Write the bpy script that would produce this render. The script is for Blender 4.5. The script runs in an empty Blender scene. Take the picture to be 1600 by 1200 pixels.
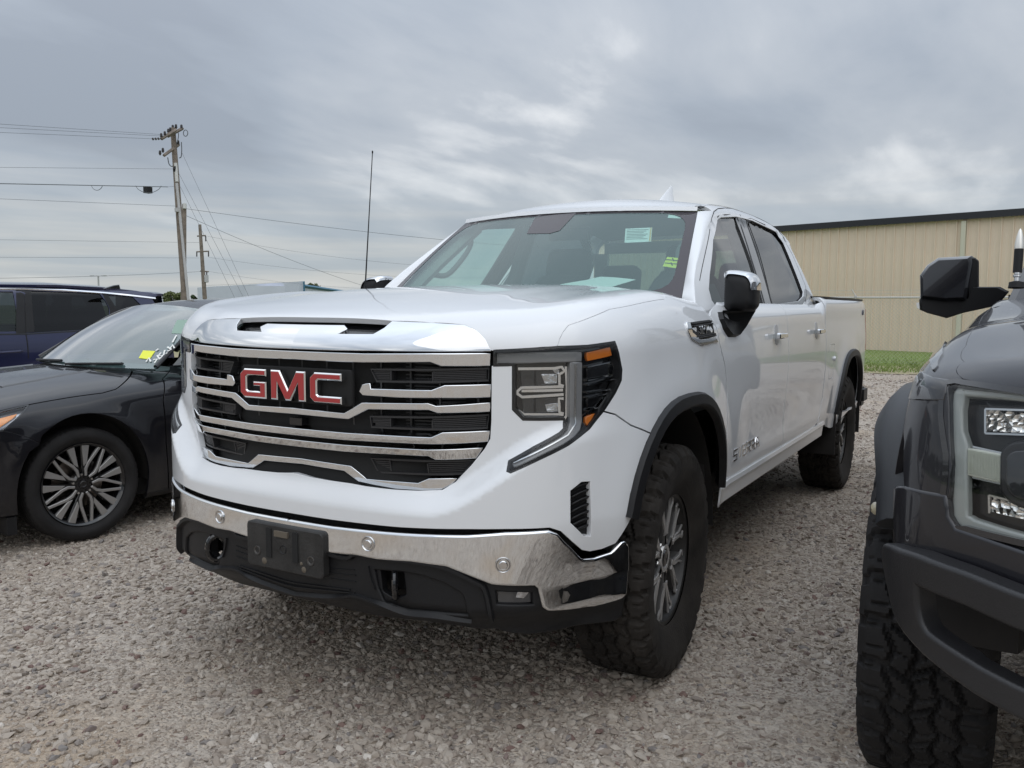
import bpy, math, random
import numpy as np
from mathutils import Vector, Matrix
from mathutils.bvhtree import BVHTree
from mathutils.geometry import delaunay_2d_cdt

random.seed(7); rng = np.random.default_rng(7)
SC = bpy.context.scene
COL = SC.collection
rad = math.radians
PI = math.pi

# ------------------------------------------------------------------ camera
CAM = np.array([2.9233, 1.9370, 1.3296]); YAW, PIT, ROL, FPX = rad(209.927), rad(5.140), rad(0.3287), 1333.3
CF = np.array([math.cos(YAW)*math.cos(PIT), math.sin(YAW)*math.cos(PIT), -math.sin(PIT)])
_r = np.array([math.sin(YAW), -math.cos(YAW), 0.0]); _u = np.cross(_r, CF)
CR = _r*math.cos(ROL)+_u*math.sin(ROL); CU = -_r*math.sin(ROL)+_u*math.cos(ROL)
cd = bpy.data.cameras.new('camera'); cam = bpy.data.objects.new('camera', cd); COL.objects.link(cam)
m = Matrix.Identity(4)
for i in range(3):
    m[i][0] = CR[i]; m[i][1] = CU[i]; m[i][2] = -CF[i]; m[i][3] = CAM[i]
cam.matrix_world = m
cd.sensor_width = 36; cd.lens = 36*FPX/1600; cd.clip_start = .05; cd.clip_end = 4000
SC.camera = cam

# ------------------------------------------------------------------ light
SUN_EL, SUN_AZ = rad(46), rad(38)       # azimuth of the sun measured from +X towards +Y
SC.view_settings.view_transform = 'Standard'; SC.view_settings.look = 'None'
SC.view_settings.exposure = 0.40; SC.view_settings.gamma = 1; SC.view_settings.use_curve_mapping = False
W = bpy.data.worlds.new('World'); SC.world = W; W.use_nodes = True
nt = W.node_tree; N = nt.nodes; L = nt.links; N.clear()
def nd(t, **k):
    n = N.new(t)
    for a, b in k.items(): setattr(n, a, b)
    return n
def wmath(op, a, b=None, c=None):
    n = nd('ShaderNodeMath', operation=op)
    for i, v in enumerate((a, b, c)):
        if v is None: continue
        if isinstance(v, (int, float)): n.inputs[i].default_value = v
        else: L.new(v, n.inputs[i])
    return n.outputs[0]
sky = nd('ShaderNodeTexSky', sky_type='NISHITA', sun_disc=False, sun_elevation=SUN_EL, sun_rotation=PI/2-SUN_AZ)
tc = nd('ShaderNodeTexCoord'); sep = nd('ShaderNodeSeparateXYZ'); L.new(tc.outputs['Generated'], sep.inputs[0])
zc = wmath('MAXIMUM', sep.outputs[2], 0.0)
den = wmath('ADD', zc, 0.17)
px = wmath('DIVIDE', sep.outputs[0], den); py = wmath('DIVIDE', sep.outputs[1], den)
cmb = nd('ShaderNodeCombineXYZ'); L.new(px, cmb.inputs[0]); L.new(py, cmb.inputs[1])
rotn = nd('ShaderNodeMapping'); rotn.inputs['Rotation'].default_value = (0, 0, rad(26)); rotn.inputs['Scale'].default_value = (.70, 1.30, 1)
rotn.inputs['Location'].default_value = (7.3, 2.2, 0)
L.new(cmb.outputs[0], rotn.inputs[0])
n1 = nd('ShaderNodeTexNoise'); n1.inputs['Scale'].default_value = .62; n1.inputs['Detail'].default_value = 4; n1.inputs['Roughness'].default_value = .5; n1.inputs['Distortion'].default_value = .35
n2 = nd('ShaderNodeTexNoise'); n2.inputs['Scale'].default_value = 1.9; n2.inputs['Detail'].default_value = 9; n2.inputs['Roughness'].default_value = .55; n2.inputs['Distortion'].default_value = .25
for n in (n1, n2): L.new(rotn.outputs[0], n.inputs[0])
s = wmath('ADD', wmath('MULTIPLY', n1.outputs[0], .74), wmath('MULTIPLY', n2.outputs[0], .26))
# one lighter opening in the cloud, low in the south-west
def blob(az, el, w, amp):
    d = nd('ShaderNodeVectorMath', operation='DOT_PRODUCT'); L.new(tc.outputs['Generated'], d.inputs[0])
    d.inputs[1].default_value = (math.cos(rad(az))*math.cos(rad(el)), math.sin(rad(az))*math.cos(rad(el)), math.sin(rad(el)))
    e = wmath('SUBTRACT', d.outputs['Value'], math.cos(rad(w)))
    e = wmath('DIVIDE', e, 1-math.cos(rad(w))); e = wmath('MAXIMUM', e, 0.0)
    return wmath('MULTIPLY', wmath('MULTIPLY', e, e), amp)
s = wmath('ADD', s, wmath('MULTIPLY', blob(208, 12.5, 9, .11), n2.outputs[0]))
s = wmath('SUBTRACT', s, blob(236, 13, 15, .05)); s = wmath('SUBTRACT', s, blob(202, 26, 16, .05))
ramp = nd('ShaderNodeValToRGB'); L.new(s, ramp.inputs[0]); cr = ramp.color_ramp
cr.elements[0].position = .39; cr.elements[0].color = (.285, .315, .362, 1)
cr.elements[1].position = .63; cr.elements[1].color = (.74, .75, .76, 1)
e = cr.elements.new(.46); e.color = (.335, .370, .420, 1)
e = cr.elements.new(.545); e.color = (.43, .458, .496, 1)
# paler band of sky low down, streaked by long thin clouds
strv = nd('ShaderNodeMapping'); strv.inputs['Scale'].default_value = (1.4, 1.4, 26)
L.new(tc.outputs['Generated'], strv.inputs[0])
n3 = nd('ShaderNodeTexNoise'); n3.inputs['Scale'].default_value = 2.0; n3.inputs['Detail'].default_value = 5; L.new(strv.outputs[0], n3.inputs[0])
r3 = nd('ShaderNodeValToRGB'); L.new(n3.outputs[0], r3.inputs[0]); r3.color_ramp.elements[0].position = .42; r3.color_ramp.elements[1].position = .62
r3.color_ramp.elements[0].color = (.38, .43, .48, 1); r3.color_ramp.elements[1].color = (.56, .565, .555, 1)
low = nd('ShaderNodeMapRange'); low.inputs[1].default_value = .0; low.inputs[2].default_value = .17; low.inputs[3].default_value = .9; low.inputs[4].default_value = 0
L.new(sep.outputs[2], low.inputs[0])
mixl = nd('ShaderNodeMix', data_type='RGBA'); L.new(low.outputs[0], mixl.inputs[0]); L.new(ramp.outputs[0], mixl.inputs[6]); L.new(r3.outputs[0], mixl.inputs[7])
# overcast sky is brighter overhead
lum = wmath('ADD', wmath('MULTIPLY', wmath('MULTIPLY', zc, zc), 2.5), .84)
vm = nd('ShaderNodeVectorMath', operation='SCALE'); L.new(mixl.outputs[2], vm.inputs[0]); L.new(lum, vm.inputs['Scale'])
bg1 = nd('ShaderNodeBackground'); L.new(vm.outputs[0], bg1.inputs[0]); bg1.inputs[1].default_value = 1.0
bg2 = nd('ShaderNodeBackground'); L.new(sky.outputs[0], bg2.inputs[0]); bg2.inputs[1].default_value = .09
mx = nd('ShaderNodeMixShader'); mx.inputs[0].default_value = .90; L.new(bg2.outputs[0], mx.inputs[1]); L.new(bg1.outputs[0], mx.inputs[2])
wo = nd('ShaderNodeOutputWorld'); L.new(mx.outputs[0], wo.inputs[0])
sl = bpy.data.lights.new('sun', 'SUN'); sl.energy = .5; sl.angle = rad(70); sl.color = (1, .96, .9)
so = bpy.data.objects.new('sun', sl); COL.objects.link(so)
sd = Vector((math.cos(SUN_AZ)*math.cos(SUN_EL), math.sin(SUN_AZ)*math.cos(SUN_EL), math.sin(SUN_EL)))
so.rotation_euler = sd.to_track_quat('Z', 'Y').to_euler(); so.location = sd*30

# ------------------------------------------------------------------ materials
MAT = {}
def mat(name, col=(.5, .5, .5), rough=.5, metal=0., coat=0., coatr=.03, spec=.5, bump=0., bscale=60., var=0., vscale=3., fn=None, sub=None):
    if name in MAT: return MAT[name]
    M = bpy.data.materials.new(name); M.use_nodes = True; t = M.node_tree; b = t.nodes['Principled BSDF']
    b.inputs['Base Color'].default_value = (*col, 1); b.inputs['Roughness'].default_value = rough; b.inputs['Metallic'].default_value = metal
    b.inputs['Coat Weight'].default_value = coat; b.inputs['Coat Roughness'].default_value = coatr; b.inputs['Specular IOR Level'].default_value = spec
    tcn = t.nodes.new('ShaderNodeTexCoord')
    if var:
        n = t.nodes.new('ShaderNodeTexNoise'); n.inputs['Scale'].default_value = vscale; n.inputs['Detail'].default_value = 6
        t.links.new(tcn.outputs['Object'], n.inputs[0])
        r = t.nodes.new('ShaderNodeValToRGB'); t.links.new(n.outputs[0], r.inputs[0])
        r.color_ramp.elements[0].position = .3; r.color_ramp.elements[1].position = .7
        r.color_ramp.elements[0].color = (*[c*(1-var) for c in col], 1); r.color_ramp.elements[1].color = (*[min(1, c*(1+var)) for c in col], 1)
        t.links.new(r.outputs[0], b.inputs['Base Color'])
    if bump:
        n = t.nodes.new('ShaderNodeTexNoise'); n.inputs['Scale'].default_value = bscale; n.inputs['Detail'].default_value = 4
        t.links.new(tcn.outputs['Object'], n.inputs[0])
        bp = t.nodes.new('ShaderNodeBump'); bp.inputs['Strength'].default_value = bump; bp.inputs['Distance'].default_value = .01
        t.links.new(n.outputs[0], bp.inputs['Height']); t.links.new(bp.outputs[0], b.inputs['Normal'])
    if fn: fn(M, t, b, tcn)
    MAT[name] = M
    return M
def dirt(amount=.25, zlo=.35, zhi=1.0, col=(.22, .19, .16), specks=True):
    """road dust on the lower body and small dark specks (bugs, grit)"""
    def f(M, t, b, tcn):
        base = tuple(b.inputs['Base Color'].default_value)
        sp = t.nodes.new('ShaderNodeSeparateXYZ'); t.links.new(tcn.outputs['Object'], sp.inputs[0])
        mr = t.nodes.new('ShaderNodeMapRange'); mr.inputs[1].default_value = zhi; mr.inputs[2].default_value = zlo; mr.inputs[3].default_value = 0; mr.inputs[4].default_value = 1
        t.links.new(sp.outputs[2], mr.inputs[0])
        n = t.nodes.new('ShaderNodeTexNoise'); n.inputs['Scale'].default_value = 9; n.inputs['Detail'].default_value = 9; n.inputs['Roughness'].default_value = .65
        t.links.new(tcn.outputs['Object'], n.inputs[0])
        m1 = t.nodes.new('ShaderNodeMath'); m1.operation = 'MULTIPLY'; t.links.new(mr.outputs[0], m1.inputs[0]); t.links.new(n.outputs[0], m1.inputs[1])
        m2 = t.nodes.new('ShaderNodeMath'); m2.operation = 'MULTIPLY'; t.links.new(m1.outputs[0], m2.inputs[0]); m2.inputs[1].default_value = amount*2
        m3 = t.nodes.new('ShaderNodeMath'); m3.operation = 'ADD'; t.links.new(m2.outputs[0], m3.inputs[0]); m3.inputs[1].default_value = amount*.05
        out = m3.outputs[0]
        if specks:
            v = t.nodes.new('ShaderNodeTexVoronoi'); v.inputs['Scale'].default_value = 16; t.links.new(tcn.outputs['Object'], v.inputs[0])
            nn = t.nodes.new('ShaderNodeTexNoise'); nn.inputs['Scale'].default_value = 5; t.links.new(tcn.outputs['Object'], nn.inputs[0])
            a = t.nodes.new('ShaderNodeMapRange'); a.inputs[1].default_value = .5; a.inputs[2].default_value = .7; a.inputs[3].default_value = .0; a.inputs[4].default_value = .085; t.links.new(nn.outputs[0], a.inputs[0])
            l = t.nodes.new('ShaderNodeMath'); l.operation = 'LESS_THAN'; t.links.new(v.outputs['Distance'], l.inputs[0]); t.links.new(a.outputs[0], l.inputs[1])
            s2 = t.nodes.new('ShaderNodeMath'); s2.operation = 'MULTIPLY'; s2.inputs[1].default_value = .55; t.links.new(l.outputs[0], s2.inputs[0])
            mm = t.nodes.new('ShaderNodeMath'); mm.operation = 'MAXIMUM'; t.links.new(out, mm.inputs[0]); t.links.new(s2.outputs[0], mm.inputs[1]); out = mm.outputs[0]
        mix = t.nodes.new('ShaderNodeMix'); mix.data_type = 'RGBA'; mix.inputs[6].default_value = base; mix.inputs[7].default_value = (*col, 1)
        t.links.new(out, mix.inputs[0]); t.links.new(mix.outputs[2], b.inputs['Base Color'])
        r = t.nodes.new('ShaderNodeMapRange'); r.inputs[1].default_value = 0; r.inputs[2].default_value = .6; r.inputs[3].default_value = b.inputs['Coat Roughness'].default_value; r.inputs[4].default_value = .5
        t.links.new(out, r.inputs[0]); t.links.new(r.outputs[0], b.inputs['Coat Roughness'])
    return f
def thin_glass(name, tint, refl=1.0, rough=0.0, haze=0., hcol=(.35, .36, .36)):
    if name in MAT: return MAT[name]
    M = bpy.data.materials.new(name); M.use_nodes = True; t = M.node_tree; t.nodes.clear()
    o = t.nodes.new('ShaderNodeOutputMaterial'); tr = t.nodes.new('ShaderNodeBsdfTransparent'); tr.inputs[0].default_value = (*tint, 1)
    g = t.nodes.new('ShaderNodeBsdfGlossy'); g.inputs['Roughness'].default_value = rough
    fr = t.nodes.new('ShaderNodeFresnel'); ge = t.nodes.new('ShaderNodeNewGeometry'); io = t.nodes.new('ShaderNodeMapRange'); io.inputs[3].default_value = 1.5; io.inputs[4].default_value = 1/1.5
    t.links.new(ge.outputs['Backfacing'], io.inputs[0]); t.links.new(io.outputs[0], fr.inputs[0])
    mu = t.nodes.new('ShaderNodeMath'); mu.operation = 'MULTIPLY'; mu.inputs[1].default_value = refl*1.7; mu.use_clamp = True
    t.links.new(fr.outputs[0], mu.inputs[0])
    mx = t.nodes.new('ShaderNodeMixShader'); t.links.new(mu.outputs[0], mx.inputs[0])
    src = tr.outputs[0]
    if haze:
        df = t.nodes.new('ShaderNodeBsdfDiffuse'); df.inputs[0].default_value = (*hcol, 1)
        m2 = t.nodes.new('ShaderNodeMixShader'); m2.inputs[0].default_value = haze
        t.links.new(tr.outputs[0], m2.inputs[1]); t.links.new(df.outputs[0], m2.inputs[2]); src = m2.outputs[0]
    t.links.new(src, mx.inputs[1]); t.links.new(g.outputs[0], mx.inputs[2]); t.links.new(mx.outputs[0], o.inputs[0])
    MAT[name] = M
    return M
WHITE = mat('white_paint', (.78, .795, .81), .35, coat=1., coatr=.015, fn=dirt(.11, .42, .80, (.25, .22, .19)))
CHROME = mat('chrome', (.80, .81, .82), .05, 1.)
SATIN = mat('satin_chrome', (.62, .62, .62), .16, 1.)
BLKPL = mat('black_plastic', (.010, .010, .011), .50, spec=.35, bump=.10, bscale=350, fn=None)
BLKGL = mat('gloss_black', (.006, .006, .007), .12, coat=.5)
RIBM = mat('grille_black', (.030, .030, .032), .35)
DARK = mat('underbody_black', (.012, .012, .012), .9)
LINER = mat('wheel_liner', (.018, .016, .015), .9, var=.4, vscale=6)
RUBBER = mat('tyre_rubber', (.016, .015, .015), .75, spec=.3, var=.35, vscale=9, bump=.12, bscale=160)
RUBBERD = mat('dusty_tyre_rubber', (.027, .0235, .0205), .85, spec=.25, var=.5, vscale=7, bump=.2, bscale=120)
RED = mat('red_enamel', (.40, .018, .022), .28, coat=1.)
AMBER = mat('amber_lens', (.62, .17, .02), .18, coat=1.)
LENSGREY = mat('light_guide', (.20, .20, .205), .3, coat=.6)
REFLECT = mat('lamp_reflector', (.55, .55, .56), .2, .9, bump=.6, bscale=45)
CLEAR = thin_glass('clear_lens', (.94, .95, .95), .6)
WSGLASS = thin_glass('windscreen_glass', (.72, .92, .86), .75, haze=.24, hcol=(.23, .39, .375))  # brightness of the cabin is put into the glass as green diffuse haze
SIDEGLASS = thin_glass('side_glass', (.62, .78, .74), .75)
PRIVACY = thin_glass('privacy_glass', (.08, .09, .095), .62)
FRIT = mat('frit_band', (.046, .038, .043), .25, spec=.5)
SEAT = mat('black_seat_cloth', (.03, .03, .033), .8)
TRIM_IN = mat('grey_interior_trim', (.16, .165, .17), .7)
HEADLINER = mat('headliner', (.45, .45, .43), .9)
PAPER = mat('paper', (.80, .82, .80), .7)
YELLOW = mat('yellow_sticker', (.80, .82, .06), .5)
INK = mat('black_ink', (.02, .02, .02), .6)
DISC = mat('brake_disc', (.28, .25, .23), .35, 1., var=.3, vscale=30)
WHEELGREY = mat('wheel_grey_paint', (.10, .097, .094), .4, .3)
MACHINED = mat('machined_alloy', (.50, .485, .47), .38, .6)

# ------------------------------------------------------------------ mesh helpers
class Geo:
    """vertices, faces and optional per-vertex normals, collected and linked as ONE object"""
    def __init__(s): s.v = []; s.f = []; s.n = []; s.hasn = False; s.mi = []; s.cur = 0
    def add(s, v, f, n=None):
        o = len(s.v); v = np.asarray(v, float).reshape(-1, 3)
        s.v.extend(v.tolist()); s.f.extend([tuple(int(i)+o for i in q) for q in f]); s.mi.extend([s.cur]*len(f))
        if n is None: s.n.extend([None]*len(v))
        else: s.n.extend(np.asarray(n, float).reshape(-1, 3).tolist()); s.hasn = True
        return s
    def box(s, c, d, R=None):
        c = np.array(c, float); d = np.array(d, float)/2
        p = np.array([[x, y, z] for x in (-1, 1) for y in (-1, 1) for z in (-1, 1)])*d
        if R is not None: p = p@np.array(R).T
        return s.add(p+c, [(0, 1, 3, 2), (4, 6, 7, 5), (0, 4, 5, 1), (2, 3, 7, 6), (0, 2, 6, 4), (1, 5, 7, 3)])
    def tube(s, path, r, seg=8, closed=False, cap=True):
        P = np.asarray(path, float); n = len(P); rr = np.broadcast_to(np.asarray(r, float), (n,))
        T = np.zeros_like(P)
        for i in range(n):
            a = P[(i-1) % n] if (closed or i > 0) else P[i]; b = P[(i+1) % n] if (closed or i < n-1) else P[i]
            T[i] = (b-a)/(np.linalg.norm(b-a)+1e-12)
        up = np.array([0, 0, 1.]) if abs(T[0][2]) < .9 else np.array([1., 0, 0])
        A = np.cross(T[0], up); A /= np.linalg.norm(A); vs = []
        for i in range(n):
            A = A-T[i]*(A@T[i]); A /= np.linalg.norm(A)+1e-12; B = np.cross(T[i], A)
            for k in range(seg):
                th = 2*PI*k/seg; vs.append(P[i]+rr[i]*(A*math.cos(th)+B*math.sin(th)))
        fs = []
        for i in range(n if closed else n-1):
            j = (i+1) % n
            for k in range(seg):
                l = (k+1) % seg; fs.append((i*seg+k, i*seg+l, j*seg+l, j*seg+k))
        if cap and not closed: fs.append(tuple(range(seg))[::-1]); fs.append(tuple((n-1)*seg+k for k in range(seg)))
        return s.add(vs, fs)
    def rod(s, a, b, r, seg=8, r2=None): return s.tube([a, b], [r, r if r2 is None else r2], seg)
    def lathe(s, prof, axis_o=(0, 0, 0), seg=48, ax='y', a0=0, a1=2*PI):
        """prof: list of (r, h); revolve about the axis through axis_o"""
        full = abs(a1-a0-2*PI) < 1e-6; n = seg if full else seg+1; vs = []
        for i in range(n):
            th = a0+(a1-a0)*i/seg; c, q = math.cos(th), math.sin(th)
            for r, h in prof:
                vs.append({'y': (r*c, h, r*q), 'z': (r*c, r*q, h), 'x': (h, r*c, r*q)}[ax])
        k = len(prof); fs = []
        for i in range(seg):
            j = (i+1) % n
            for a in range(k-1): fs.append((i*k+a, i*k+a+1, j*k+a+1, j*k+a))
        return s.add(np.array(vs)+np.array(axis_o), fs)
    def prism(s, poly, o, ex, ey, ez, h, bev=0.):
        """polygon in the (ex, ey) plane at o, extruded by h along ez, optional chamfered front edge"""
        o, ex, ey, ez = [np.array(q, float) for q in (o, ex, ey, ez)]; P = np.array(poly, float)
        area = .5*sum(P[i][0]*P[(i+1) % len(P)][1]-P[(i+1) % len(P)][0]*P[i][1] for i in range(len(P)))
        if area < 0: P = P[::-1]
        n = len(P); rings = [(P, 0.)]
        if bev:
            Q = inset(P, bev); rings += [(P, h-bev*np.sign(h)), (Q, h)]
        else: rings += [(P, h)]
        vs = [o+ex*p[0]+ey*p[1]+ez*t for q, t in rings for p in q]; fs = []
        for k in range(len(rings)-1):
            for i in range(n):
                j = (i+1) % n; fs.append((k*n+i, k*n+j, (k+1)*n+j, (k+1)*n+i))
        last = len(rings)-1
        fs.append(tuple(range(n))[::-1]); fs.append(tuple(last*n+i for i in range(n)))
        return s.add(vs, fs)
    def mirror(s):
        g = Geo(); g.v = [[a, -b, c] for a, b, c in s.v]; g.f = [q[::-1] for q in s.f]; g.mi = list(s.mi)
        g.n = [None if q is None else [q[0], -q[1], q[2]] for q in s.n]; g.hasn = s.hasn
        return g
    def move(s, M):
        M = np.array(M); R = M[:3, :3]
        s.v = (np.array(s.v)@R.T+M[:3, 3]).tolist()
        s.n = [None if q is None else (R@np.array(q)).tolist() for q in s.n]
        return s
    def mesh(s, name, mats, smooth=True, auto=35):
        me = bpy.data.meshes.new(name); me.from_pydata(s.v, [], s.f); me.validate()
        for q in (mats if isinstance(mats, (list, tuple)) else [mats]): me.materials.append(q)
        if len(me.polygons) == len(s.mi) and any(s.mi): me.polygons.foreach_set('material_index', s.mi)
        if smooth:
            me.polygons.foreach_set('use_smooth', [True]*len(me.polygons))
            if s.hasn and len(me.vertices) == len(s.n):
                me.normals_split_custom_set_from_vertices([q if q is not None else (0, 0, 0) for q in s.n])
            elif auto < 180: me.set_sharp_from_angle(angle=rad(auto))
        me.update()
        return me
    def put(s, name, mats, parent=None, smooth=True, auto=35, label=None):
        o = bpy.data.objects.new(name, s.mesh(name, mats, smooth, auto)); COL.objects.link(o)
        if parent is not None: o.parent = parent
        if label: o['label'] = label
        return o
def inset(P, d):
    P = np.asarray(P, float); n = len(P); Q = []
    for i in range(n):
        a, b, c = P[i-1], P[i], P[(i+1) % n]
        e1 = (b-a)/(np.linalg.norm(b-a)+1e-12); e2 = (c-b)/(np.linalg.norm(c-b)+1e-12)
        n1 = np.array([-e1[1], e1[0]]); n2 = np.array([-e2[1], e2[0]]); mm = n1+n2; q = mm@mm
        Q.append(b+mm*(2*d/max(q, .8)) if q > 1e-6 else b+n1*d)
    return np.array(Q)
def thing(name, label, cat, loc=(0, 0, 0), rz=0, group=None):
    o = bpy.data.objects.new(name, None); o.empty_display_size = .2; COL.objects.link(o)
    o.location = loc; o.rotation_euler = (0, 0, rz); o['label'] = label; o['category'] = cat
    if group: o['group'] = group
    return o
def tag(o, label, cat, group=None):
    o['label'] = label; o['category'] = cat
    if group: o['group'] = group
    return o
def struct(o): o['kind'] = 'structure'; return o
def stuff(o): o['kind'] = 'stuff'; return o
def sstep(x, a, b):
    t = np.clip((np.asarray(x, float)-a)/(b-a), 0, 1); return t*t*(3-2*t)
def tabf(xs, ys):
    """smooth monotone-ish interpolation of a table"""
    xs = np.array(xs, float); ys = np.array(ys, float)
    d = np.gradient(ys, xs)
    def f(x):
        x = np.clip(np.asarray(x, float), xs[0], xs[-1]); i = np.clip(np.searchsorted(xs, x)-1, 0, len(xs)-2)
        h = xs[i+1]-xs[i]; t = (x-xs[i])/h
        return ys[i]*(2*t**3-3*t**2+1)+h*d[i]*(t**3-2*t**2+t)+ys[i+1]*(-2*t**3+3*t**2)+h*d[i+1]*(t**3-t**2)
    return f
def crom(P, n=12, closed=False):
    P = np.asarray(P, float); m_ = len(P); out = []
    for i in range(m_ if closed else m_-1):
        p1, p2 = P[i], P[(i+1) % m_]
        p0 = P[i-1] if (closed or i > 0) else 2*p1-p2
        p3 = P[(i+2) % m_] if (closed or i < m_-2) else 2*p2-p1
        t = np.linspace(0, 1, n, endpoint=False)[:, None]
        out.append(.5*((2*p1)+(-p0+p2)*t+(2*p0-5*p1+4*p2-p3)*t**2+(-p0+3*p1-3*p2+p3)*t**3))
    if not closed: out.append(P[-1:])
    return np.vstack(out)
def fillet(P, r, n=5):
    """round the corners of a closed polygon; r may be a number or a list"""
    P = np.asarray(P, float); m_ = len(P); out = []
    rs = [r]*m_ if np.isscalar(r) else r
    for i in range(m_):
        a, b, c = P[i-1], P[i], P[(i+1) % m_]; la, lc = np.linalg.norm(a-b), np.linalg.norm(c-b)
        q = min(rs[i], la*.45, lc*.45)
        if q < 1e-5: out.append(b); continue
        p, s_ = b+(a-b)/la*q, b+(c-b)/lc*q
        for k in range(n+1):
            t = k/n; out.append((1-t)**2*p+2*t*(1-t)*b+t*t*s_)
    return np.array(out)
def dens(P, step):
    P = np.asarray(P, float); out = []
    for i in range(len(P)):
        a, b = P[i], P[(i+1) % len(P)]; k = max(1, int(np.ceil(np.linalg.norm(b-a)/step)))
        for j in range(k): out.append(a+(b-a)*j/k)
    return np.array(out)
def pip(Q, P):
    Q = np.asarray(Q); P = np.asarray(P); x, y = Q[:, 0], Q[:, 1]; ins = np.zeros(len(Q), bool); n = len(P); j = n-1
    for i in range(n):
        c = ((P[i, 1] > y) != (P[j, 1] > y))
        with np.errstate(divide='ignore', invalid='ignore'):
            xx = (P[j, 0]-P[i, 0])*(y-P[i, 1])/(P[j, 1]-P[i, 1])+P[i, 0]
        ins ^= c & (x < xx); j = i
    return ins
def ray(px, py): return CF+CR*(px-800)/FPX-CU*(py-600)/FPX
class Surf:
    """parametric surface fn(a, b) -> xyz; can find the parameters under a pixel of the photograph"""
    def __init__(s, fn, a0, a1, b0, b1, na=160, nb=80, xf=None):
        s.fn = fn; s.r = (a0, a1, b0, b1); s.na = na; s.nb = nb; s.bvh = None; s.xf = xf
    def P(s, ab):
        ab = np.asarray(ab, float).reshape(-1, 2); return s.fn(ab[:, 0], ab[:, 1])
    def Nn(s, ab):
        ab = np.asarray(ab, float).reshape(-1, 2); h = 1e-3
        da = s.fn(ab[:, 0]+h, ab[:, 1])-s.fn(ab[:, 0]-h, ab[:, 1]); db = s.fn(ab[:, 0], ab[:, 1]+h)-s.fn(ab[:, 0], ab[:, 1]-h)
        n = np.cross(da, db); return n/(np.linalg.norm(n, axis=1, keepdims=True)+1e-12)
    def off(s, d): return Surf(lambda a, b: s.P(np.stack([a, b], -1))+s.Nn(np.stack([a, b], -1))*d, *s.r, na=s.na, nb=s.nb, xf=s.xf)
    def build(s):
        A = np.linspace(s.r[0], s.r[1], s.na); B = np.linspace(s.r[2], s.r[3], s.nb)
        aa, bb = np.meshgrid(A, B, indexing='ij'); s.uv = np.stack([aa.ravel(), bb.ravel()], -1)
        V = s.P(s.uv)
        if s.xf is not None: V = V@np.array(s.xf)[:3, :3].T+np.array(s.xf)[:3, 3]
        T = []
        for i in range(s.na-1):
            for j in range(s.nb-1):
                a = i*s.nb+j; T.append((a, a+s.nb, a+s.nb+1)); T.append((a, a+s.nb+1, a+1))
        s.V = V; s.T = T; s.bvh = BVHTree.FromPolygons([tuple(v) for v in V], T, epsilon=0)
    def px(s, pts):
        """pixels of the 1600 x 1200 photograph -> (a, b)"""
        if s.bvh is None: s.build()
        out = []
        for x, y in pts:
            d = ray(x, y); loc, nor, idx, dist = s.bvh.ray_cast(Vector(CAM), Vector(d))
            if loc is None:
                loc, nor, idx, dist = nearest_on_ray(s.bvh, d)
            t = s.T[idx]; p = np.array(loc); a, b, c = s.V[t[0]], s.V[t[1]], s.V[t[2]]
            v0, v1, v2 = b-a, c-a, p-a; d00, d01, d11, d20, d21 = v0@v0, v0@v1, v1@v1, v2@v0, v2@v1
            de = d00*d11-d01*d01+1e-18; w1 = (d11*d20-d01*d21)/de; w2 = (d00*d21-d01*d20)/de
            out.append(s.uv[t[0]]*(1-w1-w2)+s.uv[t[1]]*w1+s.uv[t[2]]*w2)
        return np.array(out)
def nearest_on_ray(bvh, d):
    d = d/np.linalg.norm(d); best = None
    for t in np.arange(1., 14., .02):
        q = bvh.find_nearest(Vector(CAM+d*t))
        if q[0] is not None and (best is None or q[3]/t < best[3]/best[4]): best = (*q, t)
    return best[:4]
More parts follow.
